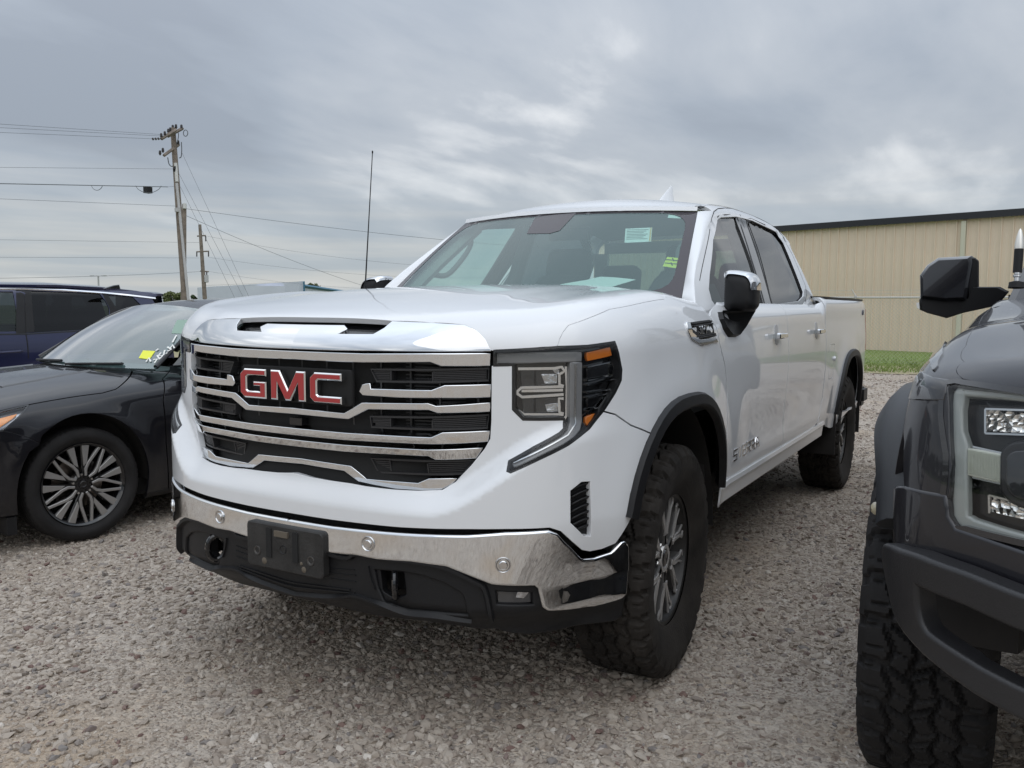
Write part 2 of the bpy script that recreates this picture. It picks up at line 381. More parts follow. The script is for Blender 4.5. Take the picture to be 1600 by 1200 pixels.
def panel(sf, outline, holes=(), step=.03, lip=.014, rnd=.0015, geo=None, extra=None, orient=1):
    """curved sheet cut from a surface by an outline, with rolled edges turned inwards"""
    g = geo or Geo()
    def ccw(P, s=1):
        a = .5*np.sum(P[:, 0]*np.roll(P[:, 1], -1)-np.roll(P[:, 0], -1)*P[:, 1]); return P if a*s > 0 else P[::-1]
    loops = [ccw(dens(outline, step*.7))]+[ccw(dens(h, step*.7), -1) for h in holes]
    lo, hi = loops[0].min(0), loops[0].max(0)
    A = np.arange(lo[0]+step/2, hi[0], step); B = np.arange(lo[1]+step/2, hi[1], step)
    aa, bb = np.meshgrid(A, B, indexing='ij'); Q = np.stack([aa.ravel(), bb.ravel()], -1)
    Q[:, 0] += ((np.arange(len(Q)) % 2)-.5)*step*.1
    if extra is not None: Q = np.vstack([Q, extra])
    keep = pip(Q, loops[0])
    for h in loops[1:]: keep &= ~pip(Q, h)
    allb = np.vstack(loops); Q = Q[keep]
    if len(Q):
        dm = np.array([np.min(np.sum((allb-q)**2, 1)) for q in Q]); Q = Q[dm > (step*.35)**2] if extra is None else Q[dm > (step*.12)**2]
    V2 = np.vstack([allb, Q]) if len(Q) else allb; E = []; o = 0
    for lp in loops:
        n = len(lp); E += [(o+i, o+(i+1) % n) for i in range(n)]; o += n
    vo, eo, fo, ov, oe, of = delaunay_2d_cdt([Vector(p) for p in V2], E, [], 0, 1e-7)
    vo = np.array([tuple(p) for p in vo]); F = np.array([tuple(f) for f in fo if len(f) == 3])
    cen = vo[F].mean(1); k = pip(cen, loops[0])
    for h in loops[1:]: k &= ~pip(cen, h)
    F = F[k]; Pp = sf.P(vo); Nn = sf.Nn(vo)*orient
    if orient < 0: F = F[:, ::-1]
    g.add(Pp, F, Nn)
    if lip:
        for lp in loops:
            P0 = sf.P(lp); N0 = sf.Nn(lp)*orient; T = np.roll(P0, -1, 0)-np.roll(P0, 1, 0)
            O = np.cross(T, N0)*orient; O /= np.linalg.norm(O, axis=1, keepdims=True)+1e-12; n = len(lp)
            r1 = P0+O*rnd*.7-N0*rnd*.3; r2 = P0+O*rnd-N0*rnd; r3 = P0+O*rnd-N0*lip
            V = np.vstack([P0, r1, r2, r3]); NN = np.vstack([N0, (N0+O)/1.4142, O, O]); fs = []
            for kk in range(3):
                for i in range(n):
                    j = (i+1) % n; q = (kk*n+i, (kk+1)*n+i, (kk+1)*n+j, kk*n+j)
                    if abs(lp[i][0]) < 1e-5 and abs(lp[j][0]) < 1e-5: continue
                    fs.append(q if orient > 0 else q[::-1])
            g.add(V, fs, NN)
    return g
def strip(sf, path, prof, closed=False, step=.02, geo=None, orient=1):
    """sweep a small cross-section (list of (sideways, out)) along a path lying on a surface"""
    g = geo or Geo(); P = np.asarray(path, float)
    if closed: P = dens(P, step)
    else: P = np.vstack([dens(P, step)[:max(1, 0) or None][:], ]) if False else _dopen(P, step)
    X = sf.P(P); Nn = sf.Nn(P)*orient; n = len(P); T = np.zeros_like(X)
    for i in range(n):
        a = X[(i-1) % n] if (closed or i > 0) else X[i]; b = X[(i+1) % n] if (closed or i < n-1) else X[i]
        T[i] = (b-a)/(np.linalg.norm(b-a)+1e-12)
    S = np.cross(T, Nn); S /= np.linalg.norm(S, axis=1, keepdims=True)+1e-12
    # mitre
    m_ = len(prof); V = []
    for i in range(n):
        for w, h in prof: V.append(X[i]+S[i]*w+Nn[i]*h)
    fs = []
    for i in range(n if closed else n-1):
        j = (i+1) % n
        for k in range(m_):
            l = (k+1) % m_; fs.append((i*m_+k, j*m_+k, j*m_+l, i*m_+l))
    if not closed: fs += [tuple(range(m_)), tuple((n-1)*m_+k for k in range(m_))[::-1]]
    return g.add(V, fs)
def _dopen(P, step):
    out = []
    for i in range(len(P)-1):
        a, b = P[i], P[i+1]; k = max(1, int(np.ceil(np.linalg.norm(b-a)/step)))
        for j in range(k): out.append(a+(b-a)*j/k)
    out.append(P[-1]); return np.array(out)
def rect(w, h0, h1): return [(-w/2, h0), (-w/2, h1), (w/2, h1), (w/2, h0)]
def lr(g, name, mats, parent, sides=(1, -1), **k):
    """put a piece and its mirror image"""
    out = []
    for s_ in sides: out.append((g if s_ > 0 else g.mirror()).put(name, mats, parent, **k))
    return out
def zf(x0, y0, k, pts): return [(x0+k*u, y0+k*v) for u, v in pts]
def ground_z(x, y):
    x = np.asarray(x, float); y = np.asarray(y, float)
    return -.055*sstep(-y, 1.3, 2.6)*(1-sstep(-y, 12, 30)) + .006*np.sin(x*1.3+y*.7)*sstep(np.abs(y), 1.2, 3)
def at_ground(px, py):
    d = ray(px, py); t = -CAM[2]/d[2]
    return CAM+d*t
def at_depth(px, py, depth): return CAM+ray(px, py)*depth
# =================================================================== white pickup truck
truck = thing('pickup_truck', 'white four door pickup with chrome bumper and red lettered badge, in the middle', 'pickup truck')
_cp = [(.985, -.2), (.988, 0), (.984, .18), (.965, .38), (.922, .56), (.852, .71), (.770, .815), (.665, .89), (.54, .934), (.38, .952), (.2, .957), (-.1, .958),
       (-.5, .957), (-1.1, .957), (-1.7, .958), (-2.3, .958), (-2.9, .960), (-3.4, .962), (-3.9, .962), (-4.3, .960), (-4.6, .950), (-4.78, .925), (-4.87, .86), (-4.90, .76), (-4.91, .5), (-4.91, .2)]
_c = crom(_cp, 24); _l = np.concatenate([[0], np.cumsum(np.linalg.norm(np.diff(_c, axis=0), axis=1))])
_z0 = _l[np.argmin(np.abs(_c[:120, 1]))]; _l = _l-_z0
def refC(u):
    u = np.asarray(u, float); return np.interp(u, _l, _c[:, 0]), np.interp(u, _l, _c[:, 1])
def refN(u):
    h = .02; x1, y1 = refC(u+h); x0, y0 = refC(u-h); tx, ty = x1-x0, y1-y0; q = np.hypot(tx, ty); return ty/q, -tx/q
_side = _c[:, 1] > .93
def ux(x):
    """parameter u of the side at station x"""
    i = np.where(_side)[0]; return np.interp(-np.asarray(x, float), -_c[i, 0], _l[i])
def uy(y):
    i = np.where((_c[:, 0] > .62) & (_c[:, 1] >= 0))[0]; return np.interp(np.asarray(y, float), _c[i, 1], _l[i])
U_END = _l[-1]
_dup = tabf([0, .3, .5, .64, .75, .85, .92, .96], [-.040, -.046, -.062, -.078, -.066, -.040, -.018, -.010])
_dsd = tabf([.40, .50, .56, .62, .72, .85, 1.0, 1.12, 1.25], [-.05, -.035, -.028, -.020, -.010, -.001, 0., -.001, -.012])
def dC(u, z):
    x, y = refC(u); z = np.asarray(z, float)
    front = sstep(x, .35, .62)
    zc = .735+.22*sstep(y, .50, .93)
    t = sstep(z, zc-.02, zc+.065)
    dlow = -.010
    low2 = -.010-.05*sstep(-z, -.44, -.36)
    df = np.where(z < .60, low2, (1-t)*dlow+t*_dup(y))
    ds = _dsd(z)*sstep(-x, .3, .6)
    cz = np.clip(.70-z, 0, .20); df = df-(.10*cz+.55*cz**2)*sstep(y, .70, .95)
    d = front*df+(1-front)*ds
    for xc, amp in ((0., .020), (-3.745, .020)):
        q = (np.abs((x-xc)/.50)**2.8+np.abs(np.maximum(z-.40, 0)/.60)**2.8)**(1/2.8)
        d = d+amp*np.exp(-((np.maximum(q-1., 0))/.20)**2)*sstep(x, -6, -5)*(x < .70)
    # door skin: a shallow hollow above the sill between the wheels
    d = d-.012*sstep(-x, .75, 1.0)*sstep(x, -3.0, -2.5)*np.exp(-((z-.80)/.13)**2)
    d = d+.006*sstep(-x, .6, .9)*sstep(x, -3.2, -2.6)*np.exp(-((z-.64)/.05)**2)
    return d
def zlo(u):
    x, y = refC(u); fr = sstep(x, .50, .68)
    a = 1.190; b = 1.19+.06*sstep(-x, .35, .6)+.07*sstep(-x, 2.7, 2.85)
    return fr*a+(1-fr)*b
def rdp(u):
    x, y = refC(u); fr = sstep(x, .50, .68)
    return .110-.030*sstep(-x, .40, .62)-.03*sstep(-x, 2.7, 2.85)
_zcen = tabf([-.7, -.4, -.1, .2, .5, .7, .82, .90, .95], [1.425, 1.425, 1.415, 1.397, 1.366, 1.335, 1.307, 1.281, 1.262])
def ztop(x, y):
    a = np.abs(y)
    z = _zcen(x)-.022*(a/.78)**2.2-.050*sstep(a, .50, .80)*sstep(-x, -.10, .45)
    z = z+.005*sstep(-a, -.54, -.40)*sstep(-x, -.75, -.2)      # raised centre panel of the bonnet
    z = z+.012*np.exp(-((a-.80)/.10)**2)*sstep(-x, -.75, -.5)
    zd = 1.362; zb = 1.405
    w1 = sstep(-x, .45, .62); w2 = sstep(-x, 2.70, 2.80)
    return (z*(1-w1)+zd*w1)*(1-w2)+zb*w2
_ug = np.linspace(-.15, U_END, 1600); _gx, _gy = refC(_ug); _gnx, _gny = refN(_ug); _gD = dC(_ug, zlo(_ug)); _gX, _gY = _gx+_gnx*_gD, _gy+_gny*_gD
_gtx, _gty = np.gradient(_gX), np.gradient(_gY); _gq = np.hypot(_gtx, _gty); _gNX, _gNY = _gty/_gq, -_gtx/_gq
def rimE(u): return np.interp(u, _ug, _gX), np.interp(u, _ug, _gY), np.interp(u, _ug, _gNX), np.interp(u, _ug, _gNY)
def shell_fn(u, v):
    u = np.asarray(u, float); v = np.asarray(v, float); zl = zlo(u); x, y = refC(u); nx, ny = refN(u)
    zz = np.minimum(v, zl); D = dC(u, zz); t = np.maximum(v-zl, 0)/.16; th = np.minimum(t, 1)*PI/2
    rd = rdp(u); d = rd*(1-np.cos(th))+np.maximum(t-1, 0)*.22
    ex, ey, mx_, my_ = rimE(u); X = np.where(v <= zl, x+nx*D, ex-mx_*d); Y = np.where(v <= zl, y+ny*D, ey-my_*d); Zt = ztop(X, Y); Z = np.where(v <= zl, v, zl+(Zt-zl)*np.sin(th))
    return np.stack([X, Y, Z], -1)
SH = Surf(shell_fn, -.1, U_END, .34, 1.62, 420, 110)
# rim of the top surface, for the bonnet height field
_ue = np.linspace(-.15, ux(-1.0), 500); _ex, _ey = refC(_ue); _enx, _eny = refN(_ue); _D = dC(_ue, zlo(_ue))
_EX, _EY, _enx, _eny = rimE(_ue); _EZ, _ER = zlo(_ue), rdp(_ue)
_KX = math.pi/2-1
def rolled_top(EX, EY, nx, ny, EZ, ER, zfun, sym=True):
    """height field whose rolled rim is unrolled outwards in the parameter plane, so it is never vertical there"""
    OX, OY = EX+nx*ER*_KX, EY+ny*ER*_KX
    def f_(x, y):
        x = np.asarray(x, float); y = np.asarray(y, float); yr = y.ravel(); sg = np.where(yr < 0, -1., 1.) if sym else np.ones_like(yr); a1 = np.abs(yr) if sym else yr; sh = x.shape; x1 = x.ravel()
        dm = np.hypot(x1[:, None]-OX[None], a1[:, None]-OY[None]); i = np.clip(dm.argmin(1), 1, len(OX)-2); best = None
        P1_ = np.stack([x1, a1], -1)
        for k in (-1, 0):
            A = np.stack([OX[i+k], OY[i+k]], -1); B = np.stack([OX[i+k+1], OY[i+k+1]], -1); ab = B-A
            t = np.clip(((P1_-A)*ab).sum(1)/((ab*ab).sum(1)+1e-15), 0, 1); q = np.hypot(*(P1_-A-ab*t[:, None]).T); f = i+k+t
            if best is None: best = (q, f)
            else: m_ = q < best[0]; best = (np.where(m_, q, best[0]), np.where(m_, f, best[1]))
        d, f = best; ii = np.arange(len(OX)); I = lambda arr: np.interp(f, ii, arr)
        outside = ((x1-I(OX))*I(nx)+(a1-I(OY))*I(ny)) > 0
        d = np.where(outside, 0, d); R_ = I(ER); th = np.clip(d/R_, 0, math.pi/2); roll = d < R_*math.pi/2
        dd = R_*(1-np.cos(th)); X = np.where(roll, I(EX)-I(nx)*dd, x1); Y = np.where(roll, I(EY)-I(ny)*dd, a1)
        z = I(EZ)+(zfun(X, Y)-I(EZ))*np.sin(th)
        return np.stack([X, Y*sg, z], -1).reshape(sh+(3,))
    return f_
def to_top(uv):
    """shell parameters -> bonnet parameters"""
    uv = np.asarray(uv, float); u = uv[:, 0]; v = uv[:, 1]; zl = zlo(u); x, y = refC(u); nx, ny = refN(u); D = dC(u, zl); R_ = rdp(u)
    d = np.where(v < zl, 0, R_*np.minimum((v-zl)/.16, 1)*math.pi/2+np.maximum((v-zl)/.16-1, 0)*.22)
    ex, ey, mx_, my_ = rimE(u); k = R_*_KX-d; return np.stack([ex+mx_*k, ey+my_*k], -1)
top_fn = rolled_top(_EX, _EY, _enx, _eny, _EZ, _ER, ztop)
TOP = Surf(top_fn, -.9, 1.02, -1.02, 1.02, 190, 190)

# ---- chassis, wheel wells and dark inner shell behind the gaps
g = Geo()
INN = SH.off(-.045)
U = np.linspace(0, U_END, 170); V = np.linspace(.60, 1.22, 16); uu, vv = np.meshgrid(U, V, indexing='ij')
P_ = INN.P(np.stack([uu.ravel(), vv.ravel()], -1)); F_ = []
def in_arch(x, z, r=.56): return min(abs(x-0), abs(x+3.745)) < r and z < 1.02
for i in range(len(U)-1):
    for j in range(len(V)-1):
        q = P_[i*16+j]
        if in_arch(q[0], q[2]) or in_arch(P_[(i+1)*16+j][0], q[2]): continue
        F_.append((i*16+j, (i+1)*16+j, (i+1)*16+j+1, i*16+j+1))
g.add(P_, F_); lr(g, 'inner_panel', DARK, truck)
g = Geo().box((-1.9, 0, .52), (3.0, 1.60, .10)).box((-2.0, .42, .42), (5.2, .10, .12)).box((-2.0, -.42, .42), (5.2, .10, .12)).box((.45, 0, .55), (.5, 1.1, .25)).box((-4.3, 0, .55), (.9, 1.5, .08))
g.rod((0, -.72, .42), (0, .72, .42), .05).rod((-3.745, -.72, .42), (-3.745, .72, .42), .055).box((-3.745, 0, .42), (.25, .25, .24)).rod((-1.0, -.3, .36), (-4.7, -.5, .38), .035)
g.box((-.45, 0, .60), (.04, 1.5, .35)).box((.6, 0, .40), (.25, .9, .04))
g.put('chassis', DARK, truck)
for xc in (0., -3.745):
    g = Geo(); pr = [(.53, .45), (.53, .60), (.525, .80), (.52, .925)]
    g.lathe(pr, (xc, 0, .41), 40, 'y', rad(2), rad(178)); 
    g.lathe([(.02, .46), (.53, .45)], (xc, 0, .41), 40, 'y', rad(2), rad(178))
    for q in g.v: q[2] = .41+(q[2]-.41)*1.12
    lr(g, 'wheel_liner', LINER, truck)

# ---- body panels
def zx(x0, y0, k): return lambda *p: [(x0+k*a, y0+k*b) for a, b in p]
z1 = zx(240, 460, .35); z2 = zx(700, 480, .3); z3 = zx(240, 720, .35); z4 = zx(700, 720, .3); z5 = zx(540, 240, .375); z6 = zx(1040, 280, .45); zh = zx(760, 530, .183333); zm = zx(1060, 400, .133333)
def arch(xc, a, b, z0=.40, n=2.7, t0=0, t1=180, k=26):
    o = []
    for i in range(k+1):
        t = rad(t0+(t1-t0)*i/k); c, s_ = math.cos(t), math.sin(t); o.append((xc+a*np.sign(c)*abs(c)**(2/n), z0+b*abs(s_)**(2/n)*np.sign(s_)))
    return o
AF = arch(0, .50, .60, t0=0); AR = arch(-3.745, .53, .61)
def us(pts): return np.array([(float(ux(x)), z) for x, z in pts])

# front fascia (body colour) with the grille opening and the vent slot cut out
grille_in = z1((1508, 252), (1510, 560), (1505, 645), (1480, 690), (1420, 765), (1350, 838), (1290, 874), (1180, 878), (1060, 872), (945, 858), (880, 846), (780, 832), (700, 818))
lamp_out = zh((60, 92), (600, 60), (860, 50), (1095, 16), (1130, 120), (1157, 260), (1152, 350), (1100, 460), (1000, 615), (880, 765), (700, 905), (450, 1030), (205, 1142), (172, 1128), (188, 1035), (400, 915), (620, 795), (655, 760), (655, 690), (310, 692), (220, 602), (220, 228), (60, 232))
LAMP = SH.px(lamp_out)
zb = .704
fas = [(0., zb)]
chr_top = z3((800, 305), (1100, 335), (1400, 345))+z4((300, 388), (520, 377), (560, 392), (600, 436), (680, 515), (700, 525), (760, 520), (850, 490), (905, 435))
# lower edge of the fascia runs a finger's width above the chrome
low_px = z3((800, 262), (1100, 295), (1400, 303))+z4((300, 353), (530, 346), (590, 365), (650, 420), (700, 463), (740, 470), (800, 458), (872, 428))
lowu = SH.px(low_px); split = SH.px(z2((805, 548), (870, 565), (950, 620), (1003, 690)))
aff = us([(x, z) for x, z in AF if x > .2 and z > .62 and z < .93])
fz = float(SH.px([z2((1003, 690))[0]])[0][1])
gi = SH.px(grille_in); lampin = LAMP[12:]        # from the tip inwards and up to the grille side
cen_low = np.array([(0., lowu[0][1]-.002)]); 
o_ = [ (0., lowu[0][1]) ]+[tuple(p) for p in lowu]
o_ += [tuple(p) for p in aff if p[1] > lowu[-1][1]+.01 and p[1] < split[-1][1]-.005]
_kx = float(np.interp(split[-1][1], [z for x, z in AF[:14]], [float(ux(x)) for x, z in AF[:14]])); split[-1][0] = _kx
o_ += [tuple(p) for p in split[::-1]]
o_ += [tuple(p) for p in LAMP[8:23]][0:0]
i0 = int(np.argmin(np.hypot(*(LAMP-split[0]).T)))
o_ += [tuple(p) for p in LAMP[i0:22]]+[tuple(LAMP[22])]
o_ += [(LAMP[22][0]-.004, LAMP[22][1])]
o_ += [tuple(p) for p in gi[1:]]+[(0., gi[-1][1]+.006)]
vent = SH.px(z2((636, 955), (695, 908), (742, 905), (745, 1195), (708, 1195), (636, 1125)))
FAS = np.array(o_)
g = panel(SH, FAS, [vent], step=.012, lip=.02, rnd=.0015)
lr(g, 'front_fascia', WHITE, truck)
g = Geo(); panel(SH.off(-.022), vent*1.0, step=.03, lip=0, geo=g)
for i in range(7):
    v_ = vent[:, 1].min()+(.12+.76*i/6)*(np.ptp(vent[:, 1])); a0 = vent[:, 0].min(); a1 = vent[:, 0].max()
    strip(SH, [(a0+.012, v_-.005), (a0+(a1-a0)*.55, v_+.006), (a1-.008, v_+.012)], [(-.004, -.022), (-.004, -.006), (.004, -.012), (.004, -.022)], geo=g)
lr(g, 'bumper_vent', BLKPL, truck)

# fender
hood_edge = z5((885, 800), (893, 773), (908, 743), (930, 716), (1100, 650), (1250, 620), (1330, 608))
he = _dopen(SH.px(hood_edge), .02)
lampt = LAMP[0:3]
fo = [(p[0]+.003, p[1]+.0065) for p in split]+[tuple(p) for p in us([(x, z) for x, z in AF if z > split[-1][1]+.004 and x > -.2])]
fo += [tuple(p) for p in us([(x, z) for x, z in AF if x <= -.2 and z > .60])]
fo += [tuple(p) for p in us([(-.50, .602), (-.558, .602), (-.558, .75), (-.551, 1.0), (-.511, 1.10), (-.439, 1.19), (-.396, 1.27)])]
fo += [(float(ux(-.37)), 1.36), (float(ux(-.40)), 1.50), (float(ux(-.52)), 1.55)]
fo += [tuple(p) for p in he[::-1]]
fo += [tuple(LAMP[1]+np.array([.006, 0]))]+[tuple(p) for p in LAMP[2:i0+1]]
FEN = np.array(fo)
g = panel(SH, FEN, step=.022, lip=.014, rnd=.0008); lr(g, 'fender', WHITE, truck)

# bonnet
hx = (TOP.px(z1((1390, 135), (1440, 158), (1480, 198), (1505, 247))+[(770, 547.5), (820, 545), (868, 541.5)]))
hx = np.vstack([hx, to_top(he)+np.array([0, -.0022])])
slot_c = TOP.px(z1((1065, 117),)+z1((1240, 125),))
hood = [(slot_c[0][0]+.004, 0.)]+[(slot_c[0][0], slot_c[0][1])]+[tuple(slot_c[1])]+[tuple(p) for p in hx]
hood += [(-.58, .775), (-.56, .70), (-.47, .62), (-.40, .52), (-.36, .30), (-.35, 0.)]
H0 = np.array(hood); H0m = H0[::-1]*np.array([1, -1]); HH = np.vstack([H0, H0m[1:-1]])
g = panel(TOP, HH, step=.024, lip=.018, rnd=.0008); g.put('hood', WHITE, truck)

# chrome bar across the front of the bonnet, with its dark scoop
bar = z1((1506, 251), (1255, 251), (1000, 249), (800, 247))
bar_t = z1((1030, 150), (1065, 120), (1150, 124), (1240, 127), (1388, 137), (1438, 160), (1478, 200), (1502, 246))
scoop = z1((975, 178), (855, 150), (865, 160), (820, 178), (700, 176))
bu = SH.px(bar); bt = SH.px(bar_t); c0 = bu[-1][1]
slot_in = SH.px(z1((980, 178), (905, 178), (800, 176), (700, 174)))
bo = [(0., c0)]+[tuple(p) for p in bu[::-1]]+[tuple(p) for p in bt[::-1]]+[tuple(slot_in[0])]+[(0., slot_in[-1][1])]
g = panel(SH, np.array(bo), step=.02, lip=.02, rnd=.002); lr(g, 'chrome_nose_bar', CHROME, truck)
g = Geo(); panel(SH.off(-.03), np.array([(0, slot_in[-1][1]-.02), (.32, slot_in[-1][1]-.02), (.36, 1.42), (0, 1.42)]), step=.04, lip=0, geo=g); lr(g, 'scoop_floor', BLKGL, truck)
tg = SH.px(z1((690, 176), (818, 177), (862, 153), (850, 138), (700, 136)))
g = panel(SH, np.array([(0, tg[0][1]), tuple(tg[1]), tuple(tg[2]), tuple(tg[3]), (0, tg[4][1])]), step=.02, lip=.02, rnd=.002); lr(g, 'scoop_centre_plate', CHROME, truck)

# doors
def door(name, pts, hole=None): 
    g = panel(SH, np.array(pts), step=.03, lip=.014, rnd=.0010); return lr(g, name, WHITE, truck)
vt = 1.375
fd = us([(-.572, .602), (-1.697, .602)])
fd = [tuple(p) for p in fd]+[tuple(q) for q in us([(-1.697, .8), (-1.697, 1.1)])]+[(float(ux(-1.697)), vt), (float(ux(-.60)), vt), (float(ux(-.50)), 1.33)]+[tuple(q) for q in us([(-.408, 1.275), (-.452, 1.19), (-.527, 1.10), (-.567, 1.0), (-.574, .75)])]
front_doors = door('door', fd)
rd_ = [tuple(q) for q in us([(-1.706, .600), (-2.62, .600), (-2.70, .66), (-2.765, .76), (-2.775, 1.1)])]+[(float(ux(-2.775)), vt), (float(ux(-1.706)), vt)]
rear_doors = door('door', rd_)
# sill
g = panel(SH, us([(-.565, .50), (-2.93, .50), (-2.93, .592), (-.565, .592)]), step=.03, lip=.008, rnd=.004)
lr(g, 'rocker_panel', WHITE, truck)
g = strip(SH, us([(-.60, .585), (-2.90, .585)]), [(-.014, -.004), (-.014, .008), (.004, .014), (.016, .006), (.016, -.004)], step=.1)
lr(g, 'sill_flange', WHITE, truck)
# cargo bed side
bs = us([(-2.790, .9), (-2.782, .765), (-2.716, .655), (-2.66, .605), (-2.95, .575), (-3.05, .545), (-3.17, .52)]+[(x, z) for x, z in AR[::-1] if z > .55]+[(-4.30, .55), (-4.60, .60)])
ue = float(ux(-4.60)); ut = ue+.27
bs = [tuple(p) for p in bs]+[(ut, .62), (ut, 1.10)]+[(ut-.03, 1.47), (float(ux(-2.787)), 1.47)]
tl = [(ue+.10, .98), (ue+.14, .955), (ue+.24, .955), (ut+.02, .955), (ut+.02, 1.335), (ue+.13, 1.335), (ue+.11, 1.30)]
fuel = fillet(us([(-2.90, 1.10), (-2.90, .87), (-3.06, .87), (-3.10, 1.10)]), .035)
g = panel(SH, np.array(bs), [fuel], step=.035, lip=.02, rnd=.0010); lr(g, 'bed_side', WHITE, truck, sides=(1,))
g = panel(SH, np.array(bs), step=.035, lip=.02, rnd=.003); lr(g, 'bed_side', WHITE, truck, sides=(-1,))
g = panel(SH, np.array([(a+(.006 if a < np.mean([p[0] for p in fuel]) else -.006), b+(.005 if b < 1. else -.004)) for a, b in fuel]), step=.03, lip=.01, rnd=.0015); g.put('fuel_door', WHITE, truck)
g = Geo().lathe([(.0, .014), (.012, .012), (.016, .004), (.017, 0)], (0, 0, 0), 16, 'y'); g.move(Matrix.Translation(Vector(SH.P([(float(ux(-3.08)), 1.0)])[0]))); g.put('bed_side_button', WHITE, truck)
tl_s = np.array([(ue+.125, .99), (ue+.20, .97), (ut+.06, .97), (ut+.06, 1.33), (ue+.13, 1.33)])
g = panel(SH.off(.003), tl_s, step=.03, lip=.01, rnd=.004); lr(g, 'tail_light', mat('red_lens', (.28, .012, .015), .15, coat=1.), truck)
g = Geo().box((-4.90, 0, 1.0), (.04, 1.5, .72)); g.put('tailgate', WHITE, truck)
g = Geo().box((-3.85, .80, 1.39), (2.1, .04, .035)).box((-3.85, -.80, 1.39), (2.1, .04, .035)).box((-4.88, 0, 1.375), (.06, 1.6, .03)); g.put('bed_rail', BLKPL, truck)
g = Geo().box((-3.85, 0, .86), (2.05, 1.5, .03)).box((-3.85, .80, 1.1), (2.05, .03, .55)).box((-3.85, -.80, 1.1), (2.05, .03, .55)).box((-2.86, 0, 1.1), (.03, 1.6, .56)); g.put('bed_liner', DARK, truck)
g = strip(SH, [(float(ux(-2.80)), 1.478), (float(ux(-4.70)), 1.478)], rect(.05, -.006, .006), step=.1); lr(g, 'bed_rail_cap', BLKPL, truck)
g = Geo().box((-4.98, 0, .58), (.14, 1.80, .16)).box((-4.93, .86, .60), (.20, .14, .10)).box((-4.93, -.86, .60), (.20, .14, .10)); g.put('rear_bumper', BLKPL, truck)

# wheel arch trims
for A0, nm in ((AF, 0), (AR, 1)):
    pts = [(x, z) for x, z in A0 if z > (.66 if nm == 0 and x > 0 else .53)]
    if nm == 0: pts = [(x, z) for x, z in pts if not (x > 0 and z < .66)]
    P0 = us(pts)
    g = strip(SH, P0, [(-.030, -.030), (-.030, .004), (-.022, .016), (.012, .022), (.020, .018), (.026, -.004)], step=.03)
    lr(g, 'wheel_arch_trim', BLKPL, truck)

# ---- chrome bumper
ct = SH.px(chr_top); cb_px = z4((920, 690), (900, 708), (840, 727), (760, 748), (640, 763), (525, 766), (505, 752), (492, 700), (480, 655), (455, 636), (230, 631), (100, 580), (0, 540))+z3((1300, 460), (1150, 440), (1000, 430), (900, 410), (770, 400))
cbp = SH.px(cb_px); ce = SH.px(z4((915, 432), (932, 450), (932, 560)))
co = [(0., cbp[-1][1]+.006)]+[tuple(p) for p in cbp[::-1]]+[tuple(p) for p in ce[::-1]]+[tuple(p) for p in ct[::-1]]+[(0., ct[0][1]+.0)]
g = panel(SH.off(.006), np.array(co), step=.022, lip=.05, rnd=.010); lr(g, 'chrome_bumper', CHROME, truck)
SENS = [(786, 882), (577, 849)]
for sx in SENS:
    a = SH.px([sx])[0]; p = SH.P([a])[0]; n_ = SH.Nn([a])[0]
    M = Vector(n_).to_track_quat('Z', 'Y').to_matrix().to_4x4(); M.translation = Vector(p+n_*.006)
    g = Geo().lathe([(0, .006), (.011, .006), (.013, .004), (.013, .001), (.018, .001), (.021, .004), (.023, .004), (.024, 0)], (0, 0, 0), 24, 'z').move(M)
    lr(g, 'parking_sensor', SATIN, truck)
# ---- black lower valance
LV = SH.off(-.012)
vb_px = z4((916, 712), (905, 800), (880, 850), (800, 905), (720, 926), (600, 920), (420, 896), (250, 872), (100, 866))+z3((1420, 740), (1200, 712), (1000, 690), (800, 645), (600, 600))
vb = LV.px(vb_px)
vo = [(0., vb[-1][1]+.004)]+[tuple(p) for p in vb[::-1]]+[(ce[-1][0]-.004, ce[-1][1]-.02)]+[(float(uy(.6)), .63), (0., .63)]
pock = z3((975, 478), (1110, 488), (1200, 505), (1300, 538), (1385, 588), (1402, 640), (1418, 702), (1260, 690), (1130, 678), (1040, 652), (992, 565))
fog = z4((238, 668), (452, 676), (455, 758), (245, 756))
pk = LV.px(pock); fg = LV.px(fog)
hook = LV.px(z3((1000, 482), (1112, 492), (1122, 560), (1125, 610), (1070, 625), (1012, 590)))
g = panel(LV, np.array(vo), [fillet(pk, .012), fillet(fg, .008)], step=.025, lip=.03, rnd=.007); lr(g, 'lower_valance', BLKPL, truck)
g = panel(LV.off(-.010), inset(fillet(pk, .012) if np.sum(pk[:, 0]*np.roll(pk[:, 1], -1)-np.roll(pk[:, 0], -1)*pk[:, 1]) > 0 else fillet(pk, .012)[::-1], .004), [fillet(hook, .01)], step=.03, lip=.03, rnd=.003); lr(g, 'tow_hook_cover', BLKPL, truck)
g = panel(LV.off(-.07), pk, step=.05, lip=0); lr(g, 'valance_recess', DARK, truck)
hc = LV.P(hook).mean(0)
def ring_path(c, a, b, n=20, rx=0): return [(c[0]+math.sin(rx)*a*math.cos(t), c[1]+a*math.cos(t)*math.cos(rx), c[2]+b*math.sin(t)) for t in np.linspace(0, 2*PI, n, endpoint=False)]
g = Geo().tube(ring_path(hc-np.array([.012, 0.006, 0]), .030, .042, 22, .9), .010, 8, closed=True); lr(g, 'tow_hook', BLKGL, truck)
